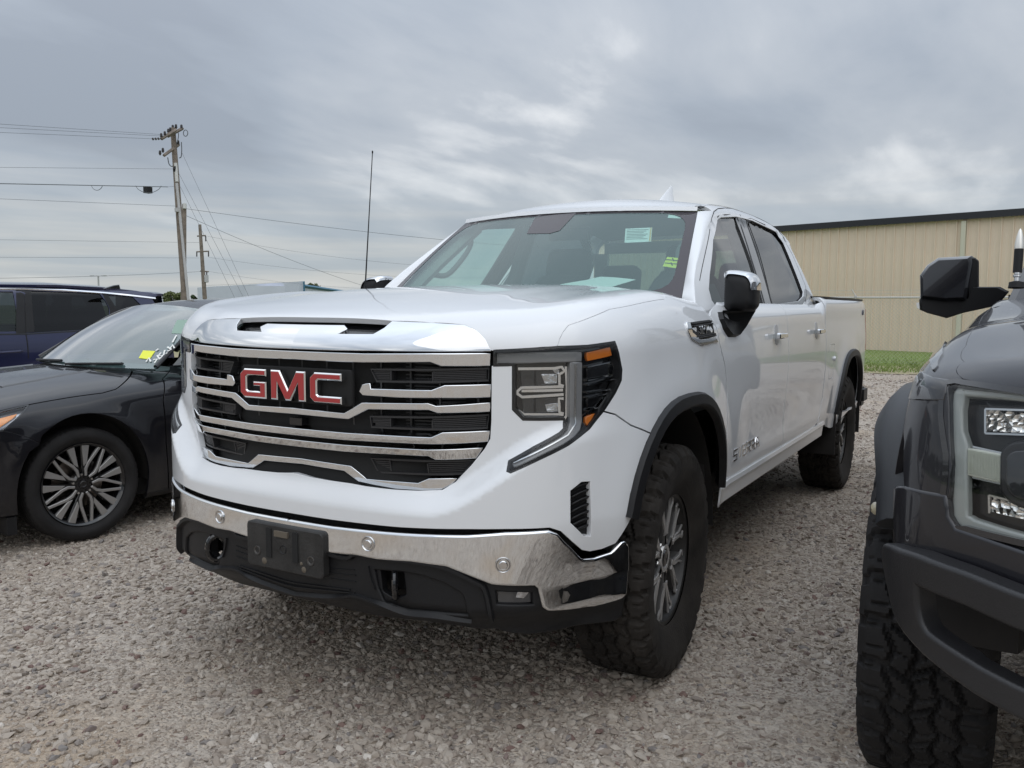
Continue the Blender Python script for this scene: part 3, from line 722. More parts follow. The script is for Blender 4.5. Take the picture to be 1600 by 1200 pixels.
# ridges of the valance above and below the number plate
for pa, w_, h_ in ((z3((770, 408), (870, 430), (910, 412), (1000, 425), (1150, 445), (1300, 472), (1430, 535), (1480, 575), (1510, 700)), .022, .016), (z3((640, 590), (800, 605), (900, 600), (1020, 640), (1130, 676), (1260, 690), (1420, 712)), .016, .012), (z3((640, 560), (760, 575), (900, 590)), .007, .006), (z3((640, 545), (760, 560), (880, 575)), .007, .006),
                   (z3((780, 480), (900, 487)), .004, .003), (z3((780, 500), (905, 512)), .004, .003), (z3((790, 525), (905, 540)), .004, .003), (z3((960, 470), (970, 520), (990, 575)), .008, .006)):
    pp_ = [tuple(q) for q in LV.px(pa)]
    if pa[0][0] < 470: pp_ = [(0., pp_[0][1])]+pp_
    g = strip(LV, crom(pp_, 4), [(-w_/2, -.003), (-w_*.22, h_), (w_*.22, h_), (w_/2, -.003)]); lr(g, 'valance_ridge', BLKPL, truck)
# fog lamp
g = Geo(); panel(LV.off(-.022), fg, step=.04, lip=0, geo=g); lr(g, 'fog_lamp_housing', BLKGL, truck)
fl = LV.px(z4((262, 690), (440, 692), (440, 742), (262, 744)))
g = panel(LV.off(-.014), fl, step=.03, lip=.008, rnd=.002); lr(g, 'fog_lamp', mat('smoked_lens', (.05, .05, .052), .12, coat=1.), truck)
fl = LV.px(z4((372, 688), (432, 690), (400, 722), (362, 718)))
g = panel(LV.off(-.0125), fl, step=.03, lip=.004, rnd=.002); lr(g, 'fog_lamp_reflector', REFLECT, truck)

# ---- number plate bracket
pb = thing('number_plate_bracket', 'empty dusty black number plate holder on the white pickup bumper', 'plate holder'); 
pb.parent = None
bpy.data.objects.remove(pb)
pbx = .998
plate = fillet([(-.163, .492), (.163, .492), (.163, .638), (-.163, .638)], .018, 6)
PLM = mat('dusty_black_plastic', (.022, .021, .020), .6, var=.5, vscale=14, bump=.2, bscale=90)
g = Geo().prism([(y, z) for y, z in plate], (pbx-.03, 0, 0), (0, 1, 0), (0, 0, 1), (1, 0, 0), .030, bev=.004)
PB = g.put('plate_bracket', PLM, truck)
for a in (-.062, .052): Geo().box((pbx+.0005, a, .578), (.006, .022, .095)).put('bracket_slot', DARK, PB, smooth=False)
g = Geo().box((pbx+.003, -.005, .613), (.010, .056, .018)); g.put('bracket_tab', mat('tan_dirt', (.12, .10, .075), .8), PB, smooth=False)
for (y, z) in ((-.115, .545), (.115, .545)):
    Geo().lathe([(0, -.003), (.007, -.002), (.010, .002), (.014, .003), (.015, 0)], (pbx, y, z), 20, 'x').put('bracket_bolt', mat('bolt', (.09, .085, .08), .5, .6), PB)
Geo().lathe([(.0, -.001), (.011, 0), (.013, .002), (.014, 0)], (pbx, -.002, .563), 20, 'x').put('bracket_boss', BLKPL, PB)
for (y, z, s_) in ((-.085, .515, .011), (.085, .512, .010), (.075, .53, .006)):
    Geo().lathe([(0, .003), (s_*.7, .002), (s_, 0)], (pbx, y, z), 9, 'x').put('mud_splash', mat('tan_dirt', (.12, .10, .075), .8), PB)

# ---- grille
def gr_fn(y, z):
    a = np.abs(y); x = .946-.16*a**2-2.25*np.maximum(a-.45, 0)**2-.036*sstep(-np.asarray(z, float), -.98, -.80)
    return np.stack([x, y+0*z, z+0*y], -1)
GR = Surf(gr_fn, -.75, .75, .70, 1.25, 90, 50)
GB = GR.off(-.055)
g = Geo(); panel(GR.off(-.085), np.array([(-.70, .74), (.70, .74), (.70, 1.24), (-.70, 1.24)]), step=.08, lip=0, geo=g); g.put('grille_backing', DARK, truck)
grille = bpy.data.objects.new('grille', None); COL.objects.link(grille); grille.parent = truck
def half_in(z):   # half width of the opening at height z
    gg = GR.px(grille_in[:]); return np.interp(z, gg[::-1, 1], gg[::-1, 0])
gi3 = GR.px(grille_in)
def hw(z):
    q = gi3[np.argsort(gi3[:, 1])]; return float(np.interp(z, q[:, 1], q[:, 0]))
g = Geo()
for y in np.arange(-.62, .63, .1035):
    strip(GB, [(y, .765), (y, 1.185)], rect(.006, -.01, .012), step=.05, geo=g)
g.put('grille_rib', RIBM, grille, smooth=False)
g = Geo()
for z in np.arange(.77, 1.19, .0115):
    h_ = hw(z)-.004
    strip(GB, [(-h_, z), (h_, z)], [(-.0022, -.012), (-.0022, -.002), (.0022, -.002), (.0022, -.012)], step=.12, geo=g)
stuff(g.put('grille_mesh', RIBM, grille, smooth=False))
def yh(p): 
    q = GR.px(p); return [tuple(x) for x in q]
def band(name, topb, botb, geo_side=.018, material=None, lipd=.045, rn=.0025):
    t = yh(topb); b = yh(botb); o = t+b[::-1]
    g = panel(GR, np.array(o), step=.03, lip=lipd, rnd=rn); return g
# full-width bars: from the centre line (y = 0) to the end, then mirrored into one loop
def full(topb, botb, name, zt, zb_):
    t = [(0., zt)]+yh(topb); b = [(0., zb_)]+yh(botb); h_ = np.array(t+b[::-1]); m_ = h_.copy(); m_[:, 0] *= -1
    loop = t+b[::-1][:-1]+[(0., zb_)]+[(-a, c) for a, c in b[1:]]+[(-a, c) for a, c in t[::-1][:-1]]
    g = panel(GR, np.array(loop), step=.03, lip=.045, rnd=.003); g.put(name, CHROME, grille); return g
e1 = z1((940, 268), (1240, 268), (1503, 266)); e2 = z1((840, 298), (940, 300), (1235, 298), (1285, 316), (1500, 316))
q1, q2 = yh(e1), yh(e2)
full(e1, e2, 'grille_bar', q1[0][1]+.000, q2[0][1]+.002)
t2 = z1((850, 534), (930, 487), (1225, 490), (1260, 502), (1360, 497), (1502, 486)); b2 = z1((868, 553), (955, 509), (1228, 512), (1268, 526), (1380, 524), (1500, 521))
t2_, b2_ = yh(t2), yh(b2); full(t2, b2, 'grille_bar', t2_[0][1]+.004, b2_[0][1]+.002)
t3 = z1((850, 622), (1240, 643), (1290, 621), (1500, 612)); b3 = z1((850, 648), (1250, 666), (1340, 664), (1492, 655))
t3_, b3_ = yh(t3), yh(b3); full(t3, b3, 'grille_bar', t3_[0][1]+.0, b3_[0][1])
t4 = z1((850, 676), (1225, 698), (1330, 696), (1468, 688)); b4 = z1((850, 700), (1225, 720), (1258, 736), (1340, 735), (1438, 730))
t4_, b4_ = yh(t4), yh(b4); full(t4, b4, 'grille_bar', t4_[0][1], b4_[0][1])
t5 = z1((878, 770), (950, 828), (1180, 846), (1230, 826), (1352, 824)); b5 = z1((850, 786), (938, 852), (1060, 866), (1180, 872), (1285, 868), (1330, 845))
t5_, b5_ = yh(t5), yh(b5); full(t5, b5, 'grille_bar', t5_[0][1]+.006, b5_[0][1]+.006)
g = panel(GR.off(.006), np.array(yh(z1((925, 432), (938, 404), (968, 399), (972, 424), (1242, 431), (1300, 409), (1502, 404), (1500, 455), (1270, 457), (1100, 456), (938, 446)))), step=.03, lip=.045, rnd=.003)
lr(g, 'grille_bar', CHROME, grille)
# slatted black inserts at both sides
for k, (A, B, C_, D) in enumerate(((z1((958, 336)), z1((1503, 332)), z1((1500, 386)), z1((985, 390))), (z1((955, 548)), z1((1502, 541)), z1((1495, 600)), z1((962, 597))), (z1((960, 741)), z1((1432, 750)), z1((1382, 808)), z1((992, 800))))):
    q = np.array(yh(A+B+C_+D)); fr = Geo()
    ya, yb = q[0][0], q[1][0]; m1, m2 = ya+(yb-ya)*.2, ya+(yb-ya)*.60
    def zt_(y): return np.interp(y, [q[0][0], q[1][0]], [q[0][1], q[1][1]])
    def zb2(y): return np.interp(y, [q[3][0], q[2][0]], [q[3][1], q[2][1]])
    strip(GR.off(-.020), q, [(-.003, -.02), (-.003, .006), (.003, .006), (.003, -.02)], closed=True, step=.05, geo=fr)
    for lo_, hi_ in ((ya+.006, m1), (m2, yb-.004)):
        for i in range(7):
            t = (i+.5)/7; pts = [(y, zb2(y)+(zt_(y)-zb2(y))*t) for y in np.linspace(lo_+(.010 if lo_ < m1 and t < .4 else 0), hi_, 5)]
            if pts[0][0] < pts[-1][0]: strip(GR.off(-.024), pts, [(-.0024, -.02), (-.0018, .006), (.0018, .006), (.0024, -.02)], step=.06, geo=fr)
        strip(GR.off(-.024), [(hi_ if lo_ < m1 else lo_, zb2(m1)+.004), (hi_ if lo_ < m1 else lo_, zt_(m1)-.004)], rect(.004, -.02, .008), geo=fr)
    lr(fr, 'grille_insert', RIBM, grille, smooth=False)
# front camera
g = Geo().box((.925, .005, .965), (.03, .052, .022)); g.put('front_camera', BLKGL, grille)
# red letters with a chrome edge
def letters():
    # letter shapes, unit box 0..w x 0..1
    c = .16
    Gp = [(c, 0), (.98, 0), (.98, .58), (.50, .58), (.50, .40), (.74, .40), (.74, .24), (.30, .24), (.25, .29), (.25, .71), (.30, .76), (.98, .76), (.98, 1), (c, 1), (0, .84), (0, .16)]
    Mp = [(0, 0), (.25, 0), (.25, .60), (.53, 0), (.72, 0), (1.0, .60), (1.0, 0), (1.25, 0), (1.25, 1), (.92, 1), (.625, .38), (.33, 1), (0, 1)]
    Cp = [(c, 0), (1.08, 0), (1.08, .24), (.30, .24), (.25, .29), (.25, .71), (.30, .76), (1.08, .76), (1.08, 1), (c, 1), (0, .84), (0, .16)]
    return (Gp, 1.0), (Mp, 1.25), (Cp, 1.08)
emb = bpy.data.objects.new('badge', None); COL.objects.link(emb); emb.parent = truck
H_ = .094; k_ = (.430-2*.018)/((1.0+1.25+1.08)); y0 = -.216
ez0 = 1.033
back = Geo().prism(fillet([(-.235, ez0-.008), (.235, ez0-.008), (.235, ez0+H_+.01), (-.235, ez0+H_+.01)], .015), (.925, 0, 0), (0, 1, 0), (0, 0, 1), (1, 0, 0), .012, bev=.003)
back.put('badge_backing', DARK, emb)
for pl, w_ in letters():
    P2 = [(y0+a*k_, ez0+b*H_) for a, b in pl]
    Geo().prism(P2, (.945, 0, 0), (0, 1, 0), (0, 0, 1), (1, 0, 0), .018, bev=.0035).put('badge_letter', CHROME, emb, auto=20)
    Q2 = inset(np.array(P2) if .5*np.sum(np.array(P2)[:, 0]*np.roll(np.array(P2)[:, 1], -1)-np.roll(np.array(P2)[:, 0], -1)*np.array(P2)[:, 1]) > 0 else np.array(P2)[::-1], .0048)
    Geo().prism(Q2, (.962, 0, 0), (0, 1, 0), (0, 0, 1), (1, 0, 0), .0025, bev=.0006).put('badge_letter_face', RED, emb, auto=20)
    y0 += w_*k_+.018

# ---- headlights
def lamp_side():
    out = []
    H1 = SH.off(-.028); H2 = SH.off(-.020); H3 = SH.off(-.012)
    g = panel(SH.off(-.034), LAMP, step=.03, lip=0); out.append(('lamp_housing', g, BLKGL))
    # rim of the housing
    g = strip(SH.off(-.001), LAMP, [(-.001, -.03), (-.001, .0015), (.009, .0015), (.009, -.03)], closed=True); out.append(('lamp_rim', g, BLKPL))
    g = panel(SH.off(-.010), H3.px(zh((75, 128), (440, 118), (805, 116), (805, 182), (440, 192), (75, 204))), step=.03, lip=.018, rnd=.004); out.append(('light_guide', g, LENSGREY))
    g = panel(SH.off(-.010), H3.px(zh((722, 206), (806, 206), (806, 690), (790, 765), (740, 830), (640, 895), (440, 990), (240, 1082), (225, 1062), (232, 1040), (440, 945), (640, 838), (700, 782), (722, 700))), step=.025, lip=.018, rnd=.005); out.append(('light_guide', g, LENSGREY))
    g = strip(SH.off(-.006), H3.px(zh((755, 215), (752, 720), (690, 820), (560, 900), (240, 1062))), rect(.004, -.004, .002)); out.append(('light_guide_edge', g, SATIN))
    ch = Geo(); pr = [(-.0055, -.02), (-.004, .003), (.004, .003), (.0055, -.02)]
    for pts, cl in (((270, 252), (580, 248), (640, 236), (664, 272), (618, 300), (620, 385), (655, 400)), 0), (((655, 402), (300, 412), (266, 442), (266, 465), (305, 492), (655, 470)), 0), (((300, 440), (650, 432)), 0), (((655, 505), (615, 505), (620, 622), (655, 636)), 0), (((655, 640), (320, 640), (270, 606)), 0), (((676, 232), (684, 400), (680, 650), (655, 690)), 0):
        strip(H1, H1.px(zh(*pts)), pr, geo=ch)
    out.append(('chrome_bezel', ch, CHROME))
    for q in (((425, 275), (612, 270), (614, 382), (430, 388)), ((425, 508), (610, 506), (612, 622), (425, 620)), ((290, 270), (400, 268), (405, 395), (300, 400)), ((300, 500), (400, 500), (400, 620), (320, 618))):
        g = panel(SH.off(-.031), H1.px(zh(*q)), step=.03, lip=.004, rnd=.002); out.append(('projector_lens', g, mat('projector_glass', (.03, .03, .031), .08, .0, coat=1., bump=.35, bscale=22)))
    for q in (((858, 118), (1052, 70), (1068, 136), (862, 182)), ((852, 668), (922, 636), (862, 742), (848, 705))):
        g = panel(SH.off(-.012), H3.px(zh(*q)), step=.03, lip=.012, rnd=.002); out.append(('amber_reflector', g, AMBER))
    ch = Geo(); pr = [(-.0028, -.02), (-.002, .002), (.002, .002), (.0028, -.02)]
    for pts in (((860, 238), (1055, 195), (1080, 214), (1074, 312), (862, 352)), ((862, 392), (1105, 332)), ((862, 455), (1082, 422)), ((862, 500), (1036, 462), (950, 585), (900, 592), (866, 612))):
        strip(H2, H2.px(zh(*pts)), pr, geo=ch)
    out.append(('lamp_fin', ch, CHROME))
    for q in (((862, 255), (1040, 218), (1040, 300), (865, 335)), ((862, 515), (1000, 480), (930, 570), (866, 590))):
        out.append(('lamp_pocket', panel(SH.off(-.022), H2.px(zh(*q)), step=.03, lip=.006), BLKGL))
    for q in (((560, 250), (618, 262), (616, 300), (585, 285)), ((505, 560), (600, 548), (606, 612), (520, 616)), ((470, 300), (600, 300), (600, 372), (500, 376))): out.append(('lamp_reflector', panel(SH.off(-.029), H1.px(zh(*q)), step=.03, lip=.003), REFLECT))
    g = panel(SH.off(.001), LAMP, step=.022, lip=0); out.append(('lens_cover', g, CLEAR))
    return out
parts = lamp_side()
for s_ in (1, -1):
    hl = bpy.data.objects.new('headlight', None); COL.objects.link(hl); hl.parent = truck
    for nm, g, mm in parts: (g if s_ > 0 else g.mirror()).put(nm, mm, hl)
# ---- cab of the white pickup
def ycab(x, z):
    return .889-.40*(z-1.34)-.13*(z-1.34)**2-.02*sstep(-np.asarray(x, float), 2.4, 3.0)-.042*sstep(np.asarray(x, float), -1.1, -.50)
_zr = tabf([-2.95, -2.86, -2.7, -2.4, -2.0, -1.5, -1.25, -1.10, -1.0], [1.76, 1.815, 1.848, 1.872, 1.878, 1.862, 1.838, 1.808, 1.78])
def cab_fn(x, w):
    """side of the cab: w is height up to the gutter, then runs over the roof edge"""
    x = np.asarray(x, float); w = np.asarray(w, float); zr = _zr(x); zl = zr-.075
    z = np.minimum(w, zl); t = np.clip((w-zl)/.13, 0, 1.6); th = np.minimum(t, 1)*PI/2; y = ycab(x, z)
    s0 = .10
    Y = y-.095*(1-np.cos(th))-np.maximum(t-1, 0)*.12; Z = np.where(w <= zl, w, zl+.078*np.sin(th))
    return np.stack([x, Y, Z], -1)
CB = Surf(lambda a, b: cab_fn(-a, b), .35, 3.05, 1.30, 1.98, 150, 80)
EP = np.array([[-.50, .772, 1.366], [-.78, .712, 1.575], [-1.055, .652, 1.786]])
def ws_fn(s_, t):
    s_ = np.asarray(s_, float); t = np.asarray(t, float)
    ex_ = np.interp(t, [0, .5, 1], EP[:, 0])+.0; ey_ = EP[0, 1]+(EP[2, 1]-EP[0, 1])*t; ez_ = EP[0, 2]+(EP[2, 2]-EP[0, 2])*t+.012*np.sin(PI*np.clip(t, 0, 1))
    q = 1-s_**2
    return np.stack([ex_+q*(.20-.07*t), s_*ey_, ez_+q*(.035-.025*t)], -1)
WS = Surf(ws_fn, -1.02, 1.02, -.05, 1.02, 80, 60)
wsl = np.array([(-1, 0), (1, 0), (1, 1), (-1, 1)], float)
def ws_ring(ix, iy0, iy1, r): return fillet([(-1+ix, iy0), (1-ix, iy0), (1-ix, 1-iy1), (-1+ix, 1-iy1)], r, 6)
g = panel(WS, dens(wsl, .1), step=.06, lip=0); g.put('windshield', WSGLASS, truck)
def wsp(z): return WS.px(z)
sens_px = z5((790, 268), (850, 258), (962, 248), (892, 322), (850, 334), (755, 335))
g = panel(WS.off(.0012), wsl*np.array([1, 1]), [ws_ring(.055, .035, .035, .2)], step=.06, lip=0)
panel(WS.off(.0016), wsp(sens_px), step=.06, lip=0, geo=g)
g.put('windshield_frit', FRIT, truck)
# A pillars: skin between windscreen edge and door frame
_FX = np.array([.40, .47, .565, .67, .79, .945, 1.095, 1.195]); _FZ = np.array([1.300, 1.345, 1.443, 1.515, 1.586, 1.677, 1.759, 1.802]); _FT = np.array([-.16, -.06, .18, .35, .52, .74, .93, 1.04])
def ap_fn(s_, t):
    s_ = np.asarray(s_, float); t = np.asarray(t, float)
    E0 = WS.P(np.stack([np.ones_like(t)*1.0, np.clip(t, -.05, 1.0)], -1))
    fx = np.interp(t, _FT, _FX); fz = np.interp(t, _FT, _FZ)
    F0 = cab_fn(-fx, fz)
    Mx = F0+np.stack([.02+.035*t, 0*t, 0*t], -1)
    q = s_[..., None]; return (1-q)**2*E0+2*q*(1-q)*Mx+q*q*F0
AP = Surf(lambda a, b: ap_fn(a, b), -.02, 1.02, -.16, 1.05, 16, 50)
g = panel(AP, dens(np.array([(0.02, -.06), (.5, -.16), (1, -.16), (1, 1.04), (0.02, 1.04)]), .04), step=.06, lip=0); lr(g, 'windshield_pillar', WHITE, truck)
# roof
def roof_fn(x, y):
    x = np.asarray(x, float); y = np.asarray(y, float); a = np.clip(np.abs(y)/.60, 0, 1.15); zr = _zr(x)+.003
    fr = sstep(-x, .90, 1.30)
    return np.stack([x, y, zr+(1-a**2)*(.034+.0*fr)], -1)
def roofp(a, b):   # a: 0 front .. 1 rear, b: -1..1 across
    e = WS.P(np.stack([np.clip(b*1.0, -1, 1), np.ones_like(b)], -1)); xf_ = e[:, 0] if e.ndim > 1 else e[0]
    x = xf_+(-2.86-xf_)*np.clip(a, 0, 1); y = b*(.652-.055*sstep(a, 0, .06)+.0*a); zr = _zr(x); z = zr+(1-b**2)*.056
    k = 1-sstep(a, 0, .10); z = z*(1-k)+k*(e[:, 2]+.055*sstep(a, 0, .06)*0+.022+(z-e[:, 2]-.022)*sstep(a, 0, .10))
    z = z-.0*a
    return np.stack([x, y, z], -1)
RF = Surf(lambda a, b: roofp(np.atleast_1d(a), np.atleast_1d(b)), 0, 1, -1, 1, 60, 40)
A = np.concatenate([[0, .002, .006, .012, .02], np.linspace(.035, 1, 40)]); B = np.linspace(-1, 1, 41); aa, bb = np.meshgrid(A, B, indexing='ij')
V_ = RF.P(np.stack([aa.ravel(), bb.ravel()], -1)); nb = 41
V_[:nb, 2] -= .020; V_[:nb, 0] += .004
F_ = [(i*nb+j, i*nb+j+1, (i+1)*nb+j+1, (i+1)*nb+j) for i in range(len(A)-1) for j in range(nb-1)]
g = Geo().add(V_, F_); g.put('roof', WHITE, truck, auto=60)
# side of the cab: ring round the two side windows
ring_out = z6((118, 352), (128, 300), (140, 245), (152, 185), (160, 135), (168, 112), (182, 102), (232, 100), (300, 118), (352, 142), (384, 165))
DLO = z6((150, 382), (153, 330), (165, 210), (180, 142), (192, 132), (245, 129), (300, 142), (384, 182), (410, 222), (478, 392), (476, 408), (462, 424), (365, 438), (310, 447), (182, 452), (160, 420))
dlo = CB.px(DLO); ro = CB.px(ring_out)
# roof rail above the doors and rear corner of the cab
zt_ = lambda a: float(_zr(-a))
dl_top = dlo.copy()
side = [(.50, 1.335), (2.93, 1.335), (2.93, 1.40)]
xs_ = np.linspace(2.86, 1.20, 18)
side = [(.40, 1.302), (2.93, 1.305), (2.915, 1.55), (2.885, 1.70)]+[(x, zt_(x)-.075+.13*1.15) for x in xs_]+[(a_, b_) for a_, b_ in list(zip(_FX, _FZ))[::-1]][:-1]
g = panel(CB, np.array(side), [dlo], step=.03, lip=.02, rnd=.003); lr(g, 'cab_side', WHITE, truck)
# door shut lines drawn as narrow recessed gaps with dark seals
def seam(sf, pts, w=.004, name='door_gap', mt=DARK, h=.0006):
    g = strip(sf, pts, [(-w/2, -.001), (-w/2, h), (w/2, h), (w/2, -.001)], step=.03); return lr(g, name, mt, truck)
rr = ro.copy()
seam(CB, rr)
seam(CB, CB.px(z6((384, 165), (412, 205), (440, 262), (486, 372), (490, 398), (484, 425))))
# glass, pillars and seals
DG = CB.off(-.012)
front_g = z6((150, 382), (153, 330), (165, 210), (180, 142), (192, 132), (248, 129), (262, 160), (300, 280), (346, 437), (310, 447), (182, 452), (160, 420))
rear_g = z6((284, 146), (300, 142), (384, 182), (410, 222), (478, 392), (476, 408), (462, 424), (372, 437))
g = panel(DG, DG.px(front_g), step=.05, lip=0); lr(g, 'door_window', SIDEGLASS, truck)
g = panel(DG, DG.px(rear_g), step=.05, lip=0); lr(g, 'door_window', PRIVACY, truck)
for q in (front_g, rear_g):
    a = CB.px(q); c_ = a.mean(0)
    g = strip(CB.off(-.006), a, [(-.014, -.006), (-.014, .004), (.004, .004), (.004, -.006)], closed=True); lr(g, 'window_seal', BLKPL, truck)
g = panel(CB.off(-.003), CB.px(z6((246, 128), (286, 144), (330, 290), (372, 438), (344, 441), (300, 285))), step=.04, lip=.01); lr(g, 'door_pillar_trim', BLKGL, truck)
g = strip(DG.off(.004), DG.px(z6((286, 150), (320, 250), (366, 436))), rect(.003, -.002, .002)); lr(g, 'window_divider', BLKPL, truck)
g = panel(CB.off(.003), CB.px(z6((186, 452), (310, 448), (365, 438), (462, 425), (478, 408), (486, 412), (474, 434), (366, 452), (310, 462), (188, 468))), step=.04, lip=.008, rnd=.002); lr(g, 'belt_molding', mat('belt_alloy', (.30, .31, .32), .25, .9), truck)
g = panel(DG.off(-.004), DG.px(z6((151, 362), (172, 362), (190, 400), (205, 440), (180, 450), (158, 418))), step=.03, lip=0); lr(g, 'mirror_sail', BLKPL, truck)
# rear wall of the cab with its window
bw = Geo(); xw = -2.90
for y0_, y1_, za, zb_ in ((-.84, .84, 1.30, 1.42), (-.70, -.60, 1.42, 1.72), (.60, .70, 1.42, 1.72), (-.62, .62, 1.72, 1.80)):
    bw.box((xw+.02, (y0_+y1_)/2, (za+zb_)/2), (.04, y1_-y0_, zb_-za))
bw.put('cab_back', WHITE, truck)
Geo().box((xw+.02, 0, 1.57), (.006, 1.2, .30)).put('rear_window', thin_glass('rear_glass', (.55, .62, .60)), truck)
# roof gutter trim end and seam
g = strip(CB, [(x, zt_(x)-.075+.13*.80) for x in np.linspace(1.14, 2.80, 20)], rect(.012, -.002, .002)); lr(g, 'roof_molding', WHITE, truck)
g = strip(CB, [(1.09, zt_(1.09)-.075+.13*.80), (1.15, zt_(1.14)-.075+.13*.80)], rect(.020, -.002, .004)); lr(g, 'roof_molding_cap', BLKPL, truck)
# shark fin
fp = Geo(); bx, bz = -2.20, 1.948
for (hh, xa, xb, w_) in ((0, .10, -.13, .038), (.010, .095, -.13, .034), (.035, .05, -.125, .022), (.065, -.02, -.12, .010), (.088, -.075, -.118, .006), (.094, -.085, -.112, .003)):
    for t in np.linspace(0, 2*PI, 16, endpoint=False):
        cx, rx = (xa+xb)/2, (xa-xb)/2; fp.v.append([bx+(cx+rx*math.cos(t))*1.25, .07+1.2*w_*math.sin(t)*(1-.45*max(0, math.cos(t))), bz+hh*1.6]); fp.n.append(None)
for i in range(5):
    for k in range(16): fp.f.append((i*16+k, i*16+(k+1) % 16, (i+1)*16+(k+1) % 16, (i+1)*16+k)); fp.mi.append(0)
fp.f.append(tuple(5*16+k for k in range(16))); fp.mi.append(0)
fp.put('shark_fin_antenna', WHITE, truck, auto=50)
# whip aerial on the far fender
a0 = at_depth(571, 450, 4.30); dpt = (Vector((-.50, -.80, 1.36)))
base = np.array([-.52, -.835, 1.33])
tp = np.array([-.60, -.86, 2.24])
# tip found where the mast crosses its place in the photograph at the fender's distance
dd = ray(582, 238); t_ = ((base-CAM)@CF); tp = CAM+dd*t_
b2 = CAM+ray(570.5, 452)*t_
Geo().tube([b2+(b2-tp)*.10, b2, b2*.5+tp*.5, tp], [.0045, .004, .0028, .0022], 8).lathe([(0, .01), (.004, .006), (.004, -.004), (0, -.008)], tuple(tp), 10, 'z').lathe([(.014, -.06), (.012, .0), (.006, .02)], tuple(b2+(b2-tp)*.06), 12, 'z').put('mast_antenna', BLKPL, truck)
# wipers
for s0, s1, t0, t1 in ((-.62, -.04, -.045, -.02), (.05, .62, -.045, -.01)):
    q = WS.off(.012).P([(s0, t0), ((s0+s1)/2, (t0+t1)/2), (s1, t1)]); Geo().tube(q, .008, 6).put('wiper', BLKPL, truck)
# ---- interior
itr = bpy.data.objects.new('interior', None); COL.objects.link(itr); itr.parent = truck
dsh = Geo()
P2 = [(-.34, 1.30), (-.52, 1.345), (-.90, 1.33), (-1.02, 1.27), (-1.02, .9), (-.4, .9)]
dsh.prism(P2, (0, -.74, 0), (1, 0, 0), (0, 0, 1), (0, 1, 0), 1.48)
dsh.put('dashboard', TRIM_IN, itr)
Geo().box((-1.0, .38, 1.335), (.10, .44, .05)).lathe([(0, .5), (.16, .5), (.19, .4), (.2, .25)], (-.92, 0, 1.30), 24, 'x').put('instrument_hood', TRIM_IN, itr) if False else Geo().prism([(.18, 1.32), (.58, 1.32), (.56, 1.372), (.50, 1.392), (.26, 1.392), (.20, 1.372)], (-1.00, 0, 0), (0, 1, 0), (0, 0, 1), (1, 0, 0), .16, bev=.02).put('instrument_hood', TRIM_IN, itr)
def steering(y):
    g = Geo(); M = Matrix.Translation((-1.18, y, 1.235)) @ Matrix.Rotation(rad(-64), 4, 'Y')
    R_ = .19; pts = [(R_*math.cos(t), R_*math.sin(t), 0) for t in np.linspace(0, 2*PI, 36, endpoint=False)]
    g.tube(pts, .016, 8, closed=True)
    for a in (0, 180, 270): g.tube([(.05*math.cos(rad(a)), .05*math.sin(rad(a)), -.01), (R_*math.cos(rad(a)), R_*math.sin(rad(a)), 0)], .016, 6)
    g.lathe([(0, .02), (.06, .015), (.075, -.03)], (0, 0, 0), 20, 'z'); g.move(M); return g
steering(.40).put('steering_wheel', BLKPL, itr)
def seat(x, y, w=.50, hb=.62):
    g = Geo(); g.box((x+.22, y, .98), (.50, w, .16))
    M = Matrix.Translation((x-.06, y, 1.02)) @ Matrix.Rotation(rad(-14), 4, 'Y')
    s_ = Geo().prism(fillet([(-w/2, 0), (w/2, 0), (w/2*.9, hb*.75), (w/2*.65, hb), (-w/2*.65, hb), (-w/2*.9, hb*.75)], .06), (0, 0, 0), (0, 1, 0), (0, 0, 1), (1, 0, 0), .12, bev=.03).move(M); g.add(s_.v, s_.f)
    h = Geo().prism(fillet([(-.14, hb-.02), (.14, hb-.02), (.135, hb+.17), (-.135, hb+.17)], .05), (0, 0, 0), (0, 1, 0), (0, 0, 1), (1, 0, 0), .09, bev=.03).move(M); g.add(h.v, h.f)
    return g
for x, y, w, hb in ((-1.62, .38, .50, .50), (-1.62, -.38, .50, .50), (-2.55, .42, .48, .44), (-2.55, 0, .36, .40), (-2.55, -.42, .48, .44)):
    seat(x, y, w, hb).put('seat', SEAT, itr)
Geo().box((-1.9, 0, .85), (2.0, 1.6, .03)).put('cabin_floor', DARK, itr)
hl_ = Geo(); xs2 = np.linspace(-1.05, -2.8, 10)
hl_.add([(x, y, float(_zr(x))-.035+.03*(1-(y/.6)**2)) for x in xs2 for y in np.linspace(-.58, .58, 9)], [(i*9+j, i*9+j+1, (i+1)*9+j+1, (i+1)*9+j) for i in range(9) for j in range(8)])
hl_.put('headliner', HEADLINER, itr)
for s_ in (1, -1):
    Geo().box((-1.60, s_*.80, 1.11), (2.2, .04, .44)).put('door_card', TRIM_IN, itr)
    q = WS.off(-.03); Pp = [q.P([(.97, t)])[0]*np.array([1, s_, 1])+np.array([-.06, 0, 0]) for t in (.0, .5, 1.0)]
    Geo().tube(Pp, .035, 6).put('pillar_trim', HEADLINER, itr)
    hp = [np.array([-.80, s_*.70, 1.50]), np.array([-.86, s_*.64, 1.50]), np.array([-.96, s_*.60, 1.60]), np.array([-1.06, s_*.62, 1.68]), np.array([-1.08, s_*.66, 1.72])]
    Geo().tube(crom(hp, 5), .014, 8).put('grab_handle', TRIM_IN, itr)
    Geo().tube([(-1.72, s_*.80, 1.25), (-1.74, s_*.70, 1.60), (-1.75, s_*.62, 1.82)], .05, 6).put('pillar_trim', TRIM_IN, itr)
Geo().box((-1.02, .0, 1.70), (.03, .22, .06)).rod((-1.01, 0, 1.72), (-.95, 0, 1.77), .010).put('rear_view_mirror', BLKPL, itr)
